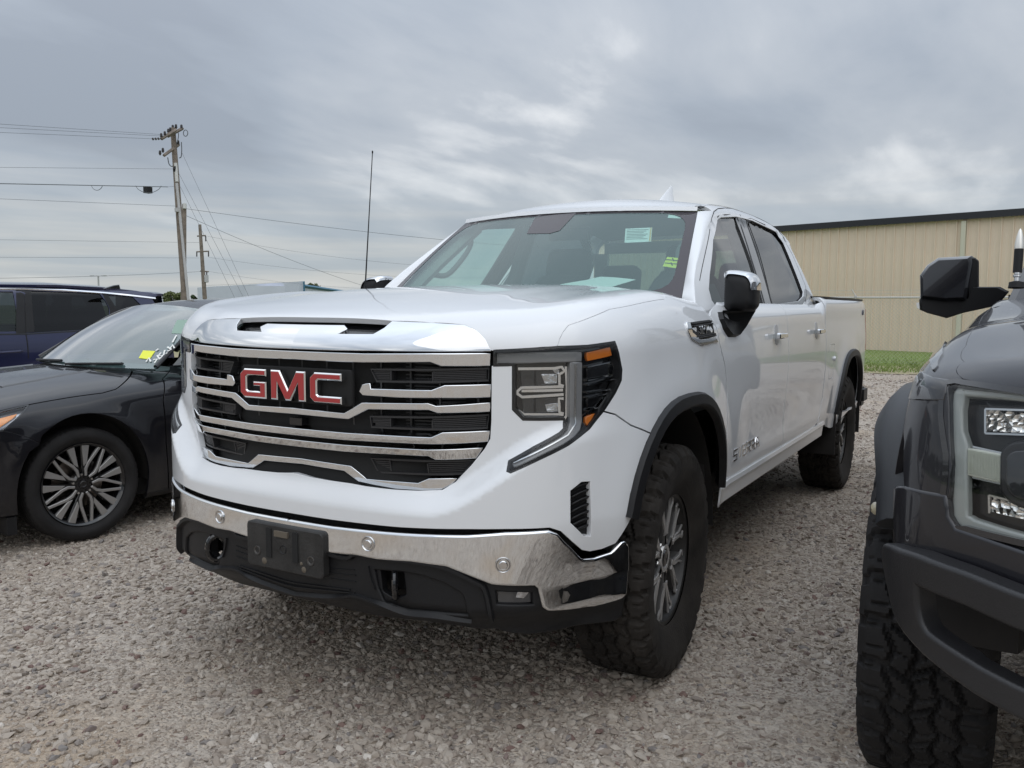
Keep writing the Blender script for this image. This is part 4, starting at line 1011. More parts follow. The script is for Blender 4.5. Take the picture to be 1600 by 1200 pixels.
# paper on the dashboard, stickers
def sheet(sf, pts, name, mt, d=-.006, parent=truck, step=.1):
    g = panel(sf.off(d), sf.px(pts), step=step, lip=0); return g.put(name, mt, parent)
DP = Surf(lambda a, b: np.stack([-.47-a*.4, b, 1.408-.010*np.cos(b*9)+.12*a+0*a], -1), 0, 1.2, -.5, .8)
g = panel(DP, DP.px(z5((893, 545), (1000, 527), (1060, 513), (1210, 525), (1110, 555), (960, 557), (905, 553))), step=.04, lip=0); g.put('document', PAPER)
tag(COL.objects['document'], 'pale creased sheet of paper on the white pickup dashboard, behind its windscreen', 'paper')
def inkmat(name, base, rows, seed):
    def f(M, t, b, tcn):
        b.inputs['Base Color'].default_value = (*base, 1)
        n = t.nodes.new('ShaderNodeTexNoise'); n.inputs['Scale'].default_value = rows; n.inputs['Detail'].default_value = 3
        mp = t.nodes.new('ShaderNodeMapping'); mp.inputs['Scale'].default_value = (1, 1, 4.5); mp.inputs['Location'].default_value = (seed, 0, 0)
        t.links.new(tcn.outputs['Object'], mp.inputs[0]); t.links.new(mp.outputs[0], n.inputs[0])
        r = t.nodes.new('ShaderNodeValToRGB'); r.color_ramp.elements[0].position = .53; r.color_ramp.elements[1].position = .60
        r.color_ramp.elements[0].color = (*base, 1); r.color_ramp.elements[1].color = (base[0]*.35, base[1]*.35, base[2]*.35, 1)
        t.links.new(n.outputs[0], r.inputs[0]); t.links.new(r.outputs[0], b.inputs['Base Color'])
    return mat(name, base, .6, fn=f)
WP = WS
notice = sheet(WP, z5((1166, 308), (1278, 303), (1273, 362), (1162, 367)), 'notice', PAPER)
for i in range(7):
    a = WP.px(z5((1172+(-.5)*i, 314+6.4*i), (1262-.6*i-(i % 3)*9, 312+6.3*i)))
    strip(WP.off(-.0045), a, rect(.003, -.0004, .0004)).put('notice_line', mat('grey_ink', (.25, .28, .28), .7), notice)
sheet(WP, z5((1270, 305), (1276, 304), (1270, 361), (1264, 361)), 'notice_edge', mat('orange_print', (.7, .45, .2), .7), -.0040, notice)
st = sheet(WP, z5((1340, 428), (1400, 434), (1392, 477), (1322, 467)), 'sale_sticker', YELLOW, -.003)
for a in (((1334, 440), (1392, 445)), ((1330, 454), (1388, 459)), ((1362, 434), (1368, 447)), ((1356, 452), (1362, 465))):
    strip(WP.off(-.0015), WP.px(z5(*a)), rect(.005, -.0004, .0004)).put('sticker_mark', INK, st)
sheet(WP, z5((1346, 252), (1400, 254), (1398, 268), (1342, 265)), 'toll_tag', PAPER, -.003)

# ---- door mirrors
def mirror_parts():
    out = []
    xm = -.68
    # housing in truck coordinates: faces forwards (+x), inner edge y0, outer edge y1
    y0m, y1m, z0m, z1m = .908, 1.034, 1.318, 1.486
    pf = fillet([(y0m, z0m+.008), (y0m+.02, z0m-.004), (y1m-.012, z0m), (y1m+.004, z0m+.02), (y1m+.004, z1m-.05), (y1m-.018, z1m-.012), (y1m-.08, z1m), (y0m, z1m)], .02, 6)
    g = Geo(); n = len(pf)
    P_ = np.array(pf); cc = P_.mean(0)
    rings = [(0., .93), (.03, 1.), (.07, 1.), (.105, .93), (.122, .78), (.128, .45), (.129, 0.)]
    for h, k in rings:
        for p in P_: q = cc+(p-cc)*k; g.v.append([xm-.06+h, q[0], q[1]]); g.n.append(None)
    for i in range(len(rings)-1):
        for k in range(n): g.f.append((i*n+k, i*n+(k+1) % n, (i+1)*n+(k+1) % n, (i+1)*n+k)); g.mi.append(0)
    g.f.append(tuple(range(n))); g.mi.append(0)
    out.append(('mirror_housing', g, BLKPL))
    # chrome cap over the top and outer edge
    g = Geo(); top = [p for p in P_ if p[1] > z1m-.052]
    top = sorted(top, key=lambda p: p[0]+(-p[1])*.5)
    for h, k in ((.0, 1.03), (.03, 1.05), (.07, 1.05), (.108, .985), (.127, .84)):
        for p in top: q = cc+(np.array(p)-cc)*k; g.v.append([xm-.06+h, q[0], q[1]+.001]); g.n.append(None)
        g.v.append([xm-.06+h, cc[0]+(y1m+.004-cc[0])*k, cc[1]+(z1m-.080-cc[1])*k]); g.n.append(None)
    m_ = len(top)+1
    for i in range(4):
        for k in range(m_-1): g.f.append((i*m_+k, i*m_+k+1, (i+1)*m_+k+1, (i+1)*m_+k)); g.mi.append(0)
    out.append(('mirror_cap', g, CHROME))
    g = Geo().prism([(p-cc)*.90+cc for p in P_], (xm-.063, 0, 0), (0, 1, 0), (0, 0, 1), (-1, 0, 0), .002); out.append(('mirror_glass', g, CHROME))
    # stalk down to the door skin
    sk = SH.P(SH.px([(1120, 488), (1122, 500), (1128, 515), (1137, 529), (1149, 529), (1156, 515), (1160, 497)]))
    g = Geo(); ring0 = sk-np.array([0, .01, 0]); n7 = len(sk)
    tgt = np.array([(xm+.10, .925, 1.322), (xm+.08, .93, 1.300), (xm+.06, .94, 1.285), (xm+.03, .96, 1.275), (xm-.03, .97, 1.275), (xm-.05, 1.01, 1.300), (xm-.05, 1.022, 1.322)])
    ring1 = sk*.75+tgt*.25+np.array([0, .016, 0]); ring2 = tgt
    V = np.vstack([ring0, ring1, ring2]); g.add(V, [(i*n7+k, i*n7+(k+1) % n7, (i+1)*n7+(k+1) % n7, (i+1)*n7+k) for i in range(2) for k in range(n7)]+[tuple(range(n7)), tuple(range(2*n7, 3*n7))])
    out.append(('mirror_arm', g, BLKPL))
    return out
mp_ = mirror_parts()
for s_ in (1, -1):
    mr = bpy.data.objects.new('mirror', None); COL.objects.link(mr); mr.parent = truck
    for nm, g, mm in mp_: (g if s_ > 0 else g.mirror()).put(nm, mm, mr, auto=30 if nm == 'mirror_arm' else 60)
# ---- door handles
for (xh, doors) in ((-1.44, front_doors), (-2.48, rear_doors)):
    a = float(ux(xh)); g = Geo(); c_ = SH.P([(a, 1.195)])[0]
    g.prism(fillet([(-.085, -.012), (.085, -.014), (.085, .016), (-.085, .012)], .010), (xh, c_[1]+.022, 1.195), (1, 0, 0), (0, 0, 1), (0, 1, 0), .018, bev=.005)
    g.box((xh+.07, c_[1]+.012, 1.195), (.022, .03, .02)).box((xh-.07, c_[1]+.012, 1.195), (.022, .03, .02))
    c2 = panel(SH.off(.002), fillet(us([(xh-.035, 1.150), (xh+.035, 1.150), (xh+.03, 1.250), (xh-.03, 1.250)]), .03), step=.03, lip=.002)
    for s_, dr in zip((1, -1), doors):
        (c2 if s_ > 0 else c2.mirror()).put('handle_cup', mat('handle_recess', (.45, .46, .47), .3), dr)
        (g if s_ > 0 else g.mirror()).put('handle', CHROME, dr)
# ---- badges on the flank
def text_mesh(s_, size, extr, bev=0.0, space=1.0, bold=0.):
    cu = bpy.data.curves.new('letters', 'FONT'); cu.body = s_; cu.size = size; cu.extrude = extr; cu.bevel_depth = bev; cu.align_x = 'CENTER'; cu.align_y = 'CENTER'; cu.space_character = space; cu.resolution_u = 3; cu.offset = bold
    ob_ = bpy.data.objects.new('tmp', cu); COL.objects.link(ob_); dg = bpy.context.evaluated_depsgraph_get(); dg.update()
    me = bpy.data.meshes.new_from_object(ob_.evaluated_get(dg)); bpy.data.objects.remove(ob_)
    return me
def text(s_, size, extr, M, name, mt, parent, bev=0., space=1.0, sx=1.0, bold=0.):
    me = text_mesh(s_, size, extr, bev, space, bold); me.transform(Matrix.Diagonal((sx, 1, 1, 1))); me.transform(M); me.materials.clear(); me.materials.append(mt)
    o = bpy.data.objects.new(name, me); COL.objects.link(o); o.parent = parent; return o
def side_M(x, z, s_=1, tilt=0.):
    p = SH.P([(float(ux(x)), z)])[0]
    M = Matrix(((-s_, 0, 0, p[0]), (0, 0, s_, s_*(p[1]+.003)), (0, 1, 0, p[2]), (0, 0, 0, 1)))
    return M @ Matrix.Rotation(tilt, 4, 'Z')
for s_, dr in zip((1, -1), front_doors):
    for i, (ch_, stk) in enumerate(zip('SIERRA', ([((1, 1), (0, 1), (0, .5), (1, .5), (1, 0), (0, 0))], [((.5, 0), (.5, 1))], [((1, 1), (0, 1), (0, 0), (1, 0)), ((0, .5), (.9, .5))], [((0, 0), (0, 1), (1, 1), (1, .5), (.1, .5)), ((.5, .5), (1, 0))], [((0, 0), (0, 1), (1, 1), (1, .5), (.1, .5)), ((.5, .5), (1, 0))], [((0, 0), (0, .6), (.3, 1), (.7, 1), (1, .6), (1, 0)), ((0, .4), (1, .4))]))):
        g = Geo(); xb = -.725-.079*i
        for st in stk: strip(SH, us([(xb-.052*a_, .672+.046*b_) for a_, b_ in st]), [(-.0048, .0), (-.0040, .004), (.0040, .004), (.0048, .0)], geo=g, step=.03)
        (g if s_ > 0 else g.mirror()).put('badge_letter', SATIN, dr, smooth=False)
for s_ in (1, -1): text('4X4', .06, .001, side_M(-4.42, 1.30, s_), 'drive_badge', mat('dark_decal', (.08, .09, .12), .5), truck)
vo_px = zm((85, 788), (120, 785), (150, 900), (250, 985), (430, 968), (450, 1008), (270, 1040), (140, 970), (100, 880))
vi_px = zm((130, 785), (372, 752), (400, 810), (420, 900), (428, 940), (270, 985), (180, 935), (150, 870))
g = panel(SH.off(.006), SH.px(vo_px), step=.02, lip=.01, rnd=.003); lr(g, 'fender_vent_trim', CHROME, truck)
g = panel(SH.off(.001), SH.px(vi_px), step=.03, lip=.006, rnd=.002)
for a in (((150, 800), (380, 770)), ((170, 830), (395, 800)), ((195, 950), (425, 915)), ((220, 965), (428, 932))):
    strip(SH.off(.001), SH.px(zm(*a)), rect(.006, 0, .005), geo=g)
lr(g, 'fender_vent', BLKPL, truck)
pv = SH.px(zm((280, 870),))[0]; pvp = SH.P([pv])[0]
for s_ in (1, -1):
    M = Matrix(((-s_, 0, 0, pvp[0]), (0, 0, s_, s_*(pvp[1]+.004)), (0, 1, 0, pvp[2]), (0, 0, 0, 1)))
    text('SLT', .045, .002, M, 'trim_badge', SATIN, truck, sx=1.5)

# ---- tyres and wheels
def tyre(Ro, Rr, hw_, nseg=300, blocks=30, depth=.012, seed=1, side=.35, lugs=True):
    """all-terrain tyre as one solid, tread blocks cut into it; axis along y, outer side at +y"""
    r_ = np.random.default_rng(seed)
    # cross-section from inner bead over the tread to the outer bead
    wt = hw_*.86; y_ = []; rr_ = []
    for t in np.linspace(0, 1, 9): y_.append(-hw_*.72-(.28*hw_)*math.sin(t*PI/2)**1.0 if t < 1 else -hw_); rr_.append(Rr+(Ro*.86-Rr)*t)
    y_ += list(np.linspace(-hw_*.985, -wt, 4)); rr_ += list(np.linspace(Ro*.91, Ro-.008, 4))
    nt_ = 44; y_ += list(np.linspace(-wt, wt, nt_+2)[1:-1]); rr_ += [Ro-.006*(abs(q)/wt)**4 for q in np.linspace(-wt, wt, nt_+2)[1:-1]]
    y_ += list(np.linspace(wt, hw_*.985, 4)); rr_ += list(np.linspace(Ro-.008, Ro*.91, 4))
    for t in np.linspace(1, 0, 9): y_.append(hw_*.72+(.28*hw_)*math.sin(t*PI/2) if t < 1 else hw_); rr_.append(Rr+(Ro*.86-Rr)*t)
    y_ = np.array(y_); rr_ = np.array(rr_); k = len(y_)
    th = np.linspace(0, 2*PI, nseg, endpoint=False); TT, YY = np.meshgrid(th, y_, indexing='ij'); RR = np.broadcast_to(rr_, TT.shape).copy()
    ph = TT*blocks/(2*PI); yn = YY/hw_
    # zig-zag circumferential grooves
    gr = np.zeros_like(RR)
    for c_, amp, fq, wd in ((-.50, .07, 1, .050), (-.16, .06, 1, .045), (.18, .06, 1, .045), (.52, .07, 1, .050)):
        tri = 2*np.abs(2*((ph*fq+c_*3) % 1)-1)-1
        gr = np.maximum(gr, 1-sstep(np.abs(yn-c_-amp*tri), wd*.55, wd))
    # cross grooves, offset in every rib
    rib = np.digitize(yn, [-.50, -.16, .18, .52]); offs = np.array([0., .37, .71, .18, .55])[rib]; skew = np.array([.25, .9, -.8, .9, .25])[rib]
    cx = (ph+offs+skew*yn) % 1; wdx = np.where((rib == 0) | (rib == 4), .13, .085); gr = np.maximum(gr, 1-sstep(np.minimum(cx, 1-cx), wdx*.5, wdx))
    sp = ((ph*2+offs+.3+skew*yn*1.6) % 1); gr = np.maximum(gr, .5*(1-sstep(np.minimum(sp, 1-sp), .03, .07)))
    tread = (np.abs(yn) < .90) & (RR > Ro*.93)
    RR = RR-np.where(tread, gr*depth, 0)
    # shoulder lugs running down the side wall
    shl = (np.abs(yn) >= .87) & (RR > Ro*.84); lug = ((ph+np.where(yn > 0, .55, 0.)+.05) % 1); lg = sstep(np.minimum(lug, 1-lug), .10, .16) if lugs else np.full_like(RR, .6)
    if not lugs: shl = shl & False
    stp = (np.floor(ph) % 2)*.35
    lowr = Ro*(.885+.02*(np.floor(ph) % 2))
    YY = YY+np.where(shl & (RR > lowr), np.sign(yn)*(lg-.6)*.006*sstep(RR, Ro*.86, Ro*.90), 0)
    RR = RR-np.where(shl & (RR > Ro*.93), (1-lg)*.012, 0)
    # raised rings and lettering-like ribs on the wall
    wl = (RR > Rr+.02) & (RR < Ro*.80) & (np.abs(yn) > .8)
    YY = YY+np.where(wl, np.sign(yn)*.0012*np.sin((RR-Rr)*220), 0)
    V = np.stack([RR*np.cos(TT), YY, RR*np.sin(TT)], -1).reshape(-1, 3)
    F_ = [(i*k+j, i*k+j+1, ((i+1) % nseg)*k+j+1, ((i+1) % nseg)*k+j) for i in range(nseg) for j in range(k-1)]
    return Geo().add(V, F_)
def prof_bar(g, pts, w, y0_, y1_, bev=.004):
    """flat bar in the wheel's plane (x, z) with width w (number or list), from y0 to y1"""
    P_ = np.array(pts, float); n = len(P_); w = np.broadcast_to(w, (n,)); L_, R_ = [], []
    for i in range(n):
        a = P_[max(0, i-1)]; b = P_[min(n-1, i+1)]; t = (b-a)/np.linalg.norm(b-a); nn = np.array([-t[1], t[0]]); L_.append(P_[i]+nn*w[i]/2); R_.append(P_[i]-nn*w[i]/2)
    g.prism([tuple(q) for q in L_+R_[::-1]], (0, y0_, 0), (1, 0, 0), (0, 0, 1), (0, 1, 0), y1_-y0_, bev=bev)
def rot2(pts, a): c, s_ = math.cos(a), math.sin(a); return [(x*c-z*s_, x*s_+z*c) for x, z in pts]
def truck_wheel_meshes():
    R1 = .238; out = {}
    out['tyre'] = (tyre(.421, .236, .140, 360, 30, .013).mesh('tyre', RUBBERD, auto=28))
    g = Geo().lathe([(.232, -.11), (.222, -.09), (.205, -.05), (.205, .05), (.222, .075), (.226, .092), (.238, .096), (.244, .090), (.244, .078), (.236, .074)], seg=64)
    out['rim'] = g.mesh('rim', mat('dark_rim', (.028, .027, .026), .4, .3))
    g = Geo(); a = rad(94)
    for s_ in (1, -1):
        prof_bar(g, rot2([(.045, .0), (.10, .006*s_), (.135, .024*s_), (.175, .048*s_), (.226, .062*s_)], a), [.036, .032, .028, .032, .044], .030, .078, bev=.005)
    prof_bar(g, rot2([(.09, 0), (.16, 0), (.226, 0)], a), [.02, .05, .09], .020, .048, bev=.006)
    out['spoke'] = (g.mesh('spoke', WHEELGREY, auto=25), 6)
    out['hub'] = Geo().lathe([(.0, .060), (.055, .062), (.085, .058), (.09, .03)], seg=36).mesh('hub', WHEELGREY, auto=25)
    g = Geo()
    for s_ in (1, -1):
        prof_bar(g, rot2([(.090, .010*s_), (.108, .013*s_), (.137, .031*s_), (.178, .056*s_), (.192, .077*s_), (.206, .080*s_), (.229, .063*s_)], a), [.018, .014, .012, .011, .014, .014, .016], .076, .0825, bev=.001)
        prof_bar(g, rot2([(.100, .004*s_), (.130, .012*s_), (.172, .034*s_), (.226, .044*s_)], a), [.007, .008, .008, .009], .076, .0815, bev=.001)
    out['machined_face'] = (g.mesh('machined_face', MACHINED, auto=25), 6)
    out['hub_ring'] = Geo().lathe([(.032, .066), (.036, .078), (.050, .079), (.055, .070)], seg=36).mesh('hub_ring', MACHINED, auto=25)
    g = Geo(); al = rad(64); g.lathe([(0, .074), (.008, .074), (.010, .070), (.0105, .055)], (.066*math.cos(al), 0, .066*math.sin(al)), 6)
    out['lug_nut'] = (g.mesh('lug_nut', SATIN, auto=25), 6)
    out['centre_cap'] = Geo().lathe([(0, .082), (.028, .080), (.033, .074), (.034, .06)], seg=28).mesh('centre_cap', BLKGL)
    out['brake_disc'] = Geo().lathe([(.0, .005), (.16, .005), (.165, .0), (.165, -.02), (0, -.02)], seg=40).box((.10, -.01, .11), (.10, .09, .13)).mesh('brake_disc', DISC)
    return out
TWM = truck_wheel_meshes()
def place_wheel(meshes, parent, loc, rz=0., spin=0., flip=False, name='wheel'):
    w = bpy.data.objects.new(name, None); COL.objects.link(w); w.parent = parent; w.location = loc; w.rotation_mode = 'XYZ'
    w.rotation_euler = (0, spin, rz+(PI if flip else 0))
    for k_, me in meshes.items():
        me, n_ = me if isinstance(me, tuple) else (me, 1)
        for i in range(n_):
            o = bpy.data.objects.new(k_, me); COL.objects.link(o); o.parent = w; o.rotation_euler = (0, 2*PI*i/n_, 0)
    return w
place_wheel(TWM, truck, (0, .825, .418), rad(3.0), rad(5))
place_wheel(TWM, truck, (0, -.825, .418), rad(3.0), rad(40), flip=True)
place_wheel(TWM, truck, (-3.745, .828, .418), 0, rad(22))
place_wheel(TWM, truck, (-3.745, -.828, .418), 0, rad(11), flip=True)
g = Geo().box((-.46, .80, .60), (.012, .20, .42)).box((-3.22, .83, .50), (.012, .27, .34)).box((-4.33, .83, .50), (.012, .27, .30)); lr(g, 'mud_flap', LINER, truck)
# =================================================================== dark pickup at the right edge
GREYP = mat('dark_grey_metallic_paint', (.011, .011, .015), .35, .0, coat=.75, coatr=.02, spec=.3, fn=dirt(.035, .5, 1.2, (.16, .15, .14)))
GLOSSK = mat('gloss_black_paint', (.014, .014, .017), .2, coat=1.)
STEEL = mat('powder_coated_steel', (.016, .016, .018), .38, .1, bump=.10, bscale=260, fn=dirt(.05, .2, 1.1, (.20, .19, .18)))
FLAREP = mat('flare_plastic', (.015, .017, .021), .42, bump=.08, bscale=300, fn=dirt(.05, .4, 1.2, (.2, .2, .19), False))
YC = 2.90
dt = thing('pickup_truck', 'dark grey pickup with wide fender flares, cropped by the right edge of the photo', 'pickup truck')
def m2(g):
    h = Geo(); h.v = [[a, 2*YC-b, c] for a, b, c in g.v]; h.f = [q[::-1] for q in g.f]; h.mi = list(g.mi); h.hasn = g.hasn
    h.n = [None if q is None else [q[0], -q[1], q[2]] for q in g.n]; return h
def both(g, name, mt, parent=dt, **k): return [g.put(name, mt, parent, **k), m2(g).put(name, mt, parent, **k)]
_rp = crom([(1.09, 3.1), (1.09, 2.9), (1.085, 2.6), (1.07, 2.35), (1.035, 2.08), (.985, 1.91), (.93, 1.81), (.85, 1.755), (.72, 1.728), (.55, 1.725), (.2, 1.738), (-.3, 1.75), (-1.0, 1.775), (-2.5, 1.78), (-4.3, 1.79), (-4.75, 1.83), (-4.9, 1.95), (-4.93, 2.3), (-4.93, 2.95)], 20)
_rl = np.concatenate([[0], np.cumsum(np.linalg.norm(np.diff(_rp, axis=0), axis=1))]); _rl -= _rl[20]
def rC(u): return np.interp(u, _rl, _rp[:, 0]), np.interp(u, _rl, _rp[:, 1])
def rN(u):
    h = .03; x1, y1 = rC(u+h); x0, y0 = rC(u-h); q = np.hypot(x1-x0, y1-y0)+1e-9; return -(y1-y0)/q, (x1-x0)/q
def rux(x):
    k = (_rp[:, 1] < 1.80) & (_rp[:, 0] < .75) & (_rp[:, 0] > -4.4); return np.interp(-np.asarray(x, float), -_rp[k, 0], _rl[k])
_rz = tabf([.5, .62, .75, .85, .95, 1.05, 1.15, 1.22], [-.03, -.012, .0, .004, .0, -.012, -.03, -.05])
def rtop(x, y):
    return 1.235+.075*sstep(-x, -1.0, -.2)+.075*sstep(-x, .0, 1.0)+.03*np.exp(-((y-2.22)/.12)**2)*sstep(-x, -.95, -.5)-.03*sstep(-y, -2.05, -1.80)
def rfn(u, v):
    u = np.asarray(u, float); v = np.asarray(v, float); x, y = rC(u); nx, ny = rN(u); zl = 1.15; D = _rz(np.minimum(v, zl)); t = np.maximum(v-zl, 0)/.16; th = np.minimum(t, 1)*PI/2
    # rN points outwards (-y on the flank, +x in front)
    rd = .12; d = rd*(1-np.cos(th))+np.maximum(t-1, 0)*.4; X = x-nx*(d-D)*-1*-1; X = x+nx*(D-d); Y = y+ny*(D-d)
    Z = np.where(v <= zl, v, zl+(rtop(X, Y)-zl)*np.sin(th)); return np.stack([X, Y, Z], -1)
RS = Surf(rfn, -.15, _rl[-1], .35, 3.6, 330, 150)
if rN(0.)[0] < 0: raise RuntimeError('normal')
# z3b / z4b give photo pixels
zb3 = zx(1320, 360, .36667); zb4 = zx(1320, 760, .36667)
_o = -1   # outward orientation of the parametrisation (u to the rear on the right flank, v up)
def rpanel(pts, sf=None, holes=(), **k): return panel(sf or RS, np.array(pts), holes, orient=_o, **k)
ROFF = lambda d: RS.off(-d)
# bonnet and fender
cut = zb3((690, 228), (655, 280), (630, 320), (585, 370), (540, 430), (522, 462), (515, 490), (508, 560), (500, 632))
cu_ = _dopen(RS.px(cut), .025)
hd = [tuple(p) for p in cu_+np.array([-.004, 0])]+[tuple(p) for p in RS.px([(1545, 603), (1599, 612)])]+[(0., RS.px([(1599, 612)])[0][1]+.01), (0., 3.3), (.4, 3.5)]
top_u = float(rux(-.85))
_ru = np.linspace(-.15, float(rux(-1.15)), 420); _rx, _ry2 = rC(_ru); _rnx, _rny = rN(_ru); _rD = _rz(np.full_like(_ru, 1.15))
RT = Surf(rolled_top(_rx+_rnx*_rD, _ry2+_rny*_rD, _rnx, _rny, np.full_like(_ru, 1.15), np.full_like(_ru, .12), rtop, sym=False), -1.2, 1.16, 1.6, 3.1, 170, 130)
def to_rt(uv):
    uv = np.asarray(uv, float); u, v = uv[:, 0], uv[:, 1]; x, y = rC(u); nx, ny = rN(u); t = (v-1.15)/.16
    k = float(_rz(1.15))+.12*_KX-np.where(t < 0, 0, .12*np.minimum(t, 1)*PI/2+np.maximum(t-1, 0)*.4); return np.stack([x+nx*k, y+ny*k], -1)
hp_ = to_rt(cu_)+np.array([0, .0022]); fr_ = RT.px([(1545, 602), (1599, 611)])
nose = [tuple(q) for q in hp_]+[tuple(q) for q in fr_]+[(fr_[-1][0]+.03, 2.35), (fr_[-1][0]+.04, YC), (-.80, YC), (-.72, 2.3)]
g = panel(RT, np.array(nose), step=.03, lip=.02, rnd=.001); both(g, 'hood', GREYP)
fen = [tuple(p) for p in cu_]+[tuple(p) for p in RS.px(zb3((470, 640), (440, 640), (352, 615)))]
fl_in = RS.px(zb3((330, 602), (262, 700), (222, 800)))
rfen = fen+[(float(rux(.66)), .80), (float(rux(.60)), .60), (float(rux(-.62)), .55), (float(rux(-.62)), 1.45)]
g = rpanel(rfen, step=.035, lip=.015, rnd=.001); both(g, 'fender', GREYP)
vo2 = RS.px(zb3((425, 468), (400, 488), (378, 530), (372, 575), (380, 600), (398, 582), (418, 530)))
g = rpanel(fillet(vo2, .012), ROFF(.004), step=.04, lip=.01); both(g, 'fender_vent', GLOSSK)
# quarter piece between lamp and flare
q_ = RS.px(zb3((330, 606), (440, 640), (432, 700), (436, 760), (440, 900), (446, 1000), (438, 1130), (260, 1112), (258, 900), (262, 760), (290, 690)))
g = rpanel(q_, ROFF(.002), step=.03, lip=.03, rnd=.006); both(g, 'front_quarter', GREYP)
q_ = RS.px(zb3((328, 604), (442, 642), (425, 722), (262, 712), (290, 680)))
g = rpanel(q_, ROFF(.004), step=.03, lip=.01, rnd=.004); both(g, 'upper_quarter_trim', GLOSSK)
# lower front body: chin below the lamp
chin = RS.px(zb4((220, 12), (262, 14), (425, 48), (432, 130), (470, 190), (600, 235), (764, 292), (764, 472), (500, 362), (225, 245), (218, 120)))
chin = np.vstack([chin, ]); ch = [tuple(p) for p in chin]
i_ = [k for k, p in enumerate(zip(range(len(ch)), ch)) if False]
g = rpanel(ch[:7]+[(0., ch[6][1]), (0., ch[7][1])]+ch[7:], ROFF(.006), step=.03, lip=.04, rnd=.010); both(g, 'lower_fascia', GREYP)
# headlamp
hx0 = zx(1400, 580, .23333)
lam_px = hx0((330, 90), (400, 78), (600, 110), (857, 150), (857, 1140), (600, 1080), (470, 1045), (380, 1045), (335, 1000), (322, 900), (345, 700), (350, 560), (330, 430), (315, 300), (318, 180))
LM = RS.px(lam_px); LMo = np.array([tuple(p) for p in LM[:4]]+[(LM[3][0]-.16, LM[3][1]+.01), (LM[4][0]-.16, LM[4][1]-.01)]+[tuple(p) for p in LM[4:]])
rl = bpy.data.objects.new('headlight', None); COL.objects.link(rl); rl.parent = dt
rl2 = bpy.data.objects.new('headlight', None); COL.objects.link(rl2); rl2.parent = dt
def rl_put(g, name, mt): g.put(name, mt, rl); m2(g).put(name, mt, rl2)
rl_put(rpanel(LMo, ROFF(-.05), step=.04, lip=0), 'lamp_housing', mat('lamp_inner', (.012, .012, .013), .25))
rl_put(strip(RS, LMo, [(-.010, -.045), (-.010, .003), (.003, .003), (.003, -.045)], closed=True, orient=-1), 'lamp_rim', GLOSSK)
def facet_fn(M, t, b, tcn):
    v = t.nodes.new('ShaderNodeTexVoronoi'); v.inputs['Scale'].default_value = 70; t.links.new(tcn.outputs['Object'], v.inputs[0]); bp = t.nodes.new('ShaderNodeBump'); bp.inputs['Strength'].default_value = 1; bp.inputs['Distance'].default_value = .012
    t.links.new(v.outputs['Distance'], bp.inputs['Height']); t.links.new(bp.outputs[0], b.inputs['Normal'])
FACET = mat('faceted_reflector', (.85, .83, .80), .08, 1., fn=facet_fn)
GUIDE = mat('white_light_guide', (.30, .32, .305), .30, coat=1.)
gd = RS.px(hx0((400, 95), (432, 95), (396, 250), (402, 400), (436, 495), (436, 980), (500, 1020), (700, 1085), (857, 1128), (857, 1165), (600, 1095), (470, 1060), (395, 1010), (375, 960), (372, 800), (378, 600), (345, 400), (352, 250), (370, 150)))
rl_put(rpanel(gd, ROFF(-.012), step=.03, lip=.02, rnd=.008), 'light_guide', GUIDE)
gd = RS.px(hx0((400, 92), (600, 118), (857, 165), (857, 185), (600, 150), (410, 130)))
rl_put(rpanel(gd, ROFF(-.014), step=.03, lip=.02, rnd=.006), 'light_guide', GUIDE)
for q in (hx0((570, 250), (857, 265), (857, 400), (570, 392)), hx0((592, 850), (857, 925), (857, 1010), (592, 950))):
    rl_put(rpanel(RS.px(q), ROFF(-.035), step=.03, lip=.01), 'lamp_reflector', FACET)
rb = rpanel(RS.px(hx0((452, 515), (692, 562), (684, 742), (458, 690))), ROFF(-.016), step=.03, lip=.012, rnd=.003); rl_put(rb, 'side_reflector', mat('ribbed_lens', (.55, .57, .50), .3, coat=.8))
g = Geo()
a = RS.px(hx0((456, 520), (688, 566))); b = RS.px(hx0((460, 685), (682, 738)))
for i in range(22):
    t = (i+.5)/22; p0, p1 = a[0]+(a[1]-a[0])*t, b[0]+(b[1]-b[0])*t; strip(RS, [p0, p1], [(-.0012, -.017), (0, -.0125), (.0012, -.017)], orient=-1, geo=g, step=.1)
rl_put(g, 'reflector_rib', mat('ribbed_lens', (.5, .5, .5)))
bez = fillet(RS.px(hx0((705, 545), (760, 495), (857, 485), (920, 490), (920, 880), (857, 905), (760, 865), (705, 800))), .015)
rl_put(rpanel(bez, ROFF(-.010), step=.03, lip=.03, rnd=.008), 'projector_bezel', STEEL)
bez2 = fillet(RS.px(hx0((742, 580), (780, 545), (857, 540), (900, 540), (900, 840), (857, 855), (780, 830), (742, 770))), .012)
rl_put(rpanel(bez2, ROFF(-.004), step=.03, lip=.01, rnd=.004), 'projector_lens', GLOSSK)
rl_put(rpanel(LMo, ROFF(.001), step=.03, lip=0), 'lens_cover', CLEAR)
for q in (((560, 410), (860, 420)), ((560, 240), (860, 250)), ((560, 240), (560, 410)), ((585, 835), (860, 905)), ((585, 835), (588, 960)), ((470, 710), (690, 760)), ((470, 500), (700, 550))):
    rl_put(strip(RS, RS.px(hx0(*q)), rect(.004, -.034, -.026), orient=-1, step=.05), 'lamp_trim', SATIN)
# grille and bumper centre (mostly outside the picture)
g = rpanel([(0., .72), (.70, .72), (.70, 1.16), (0., 1.16)], ROFF(-.05), step=.06, lip=.0); both(g, 'grille', BLKPL)
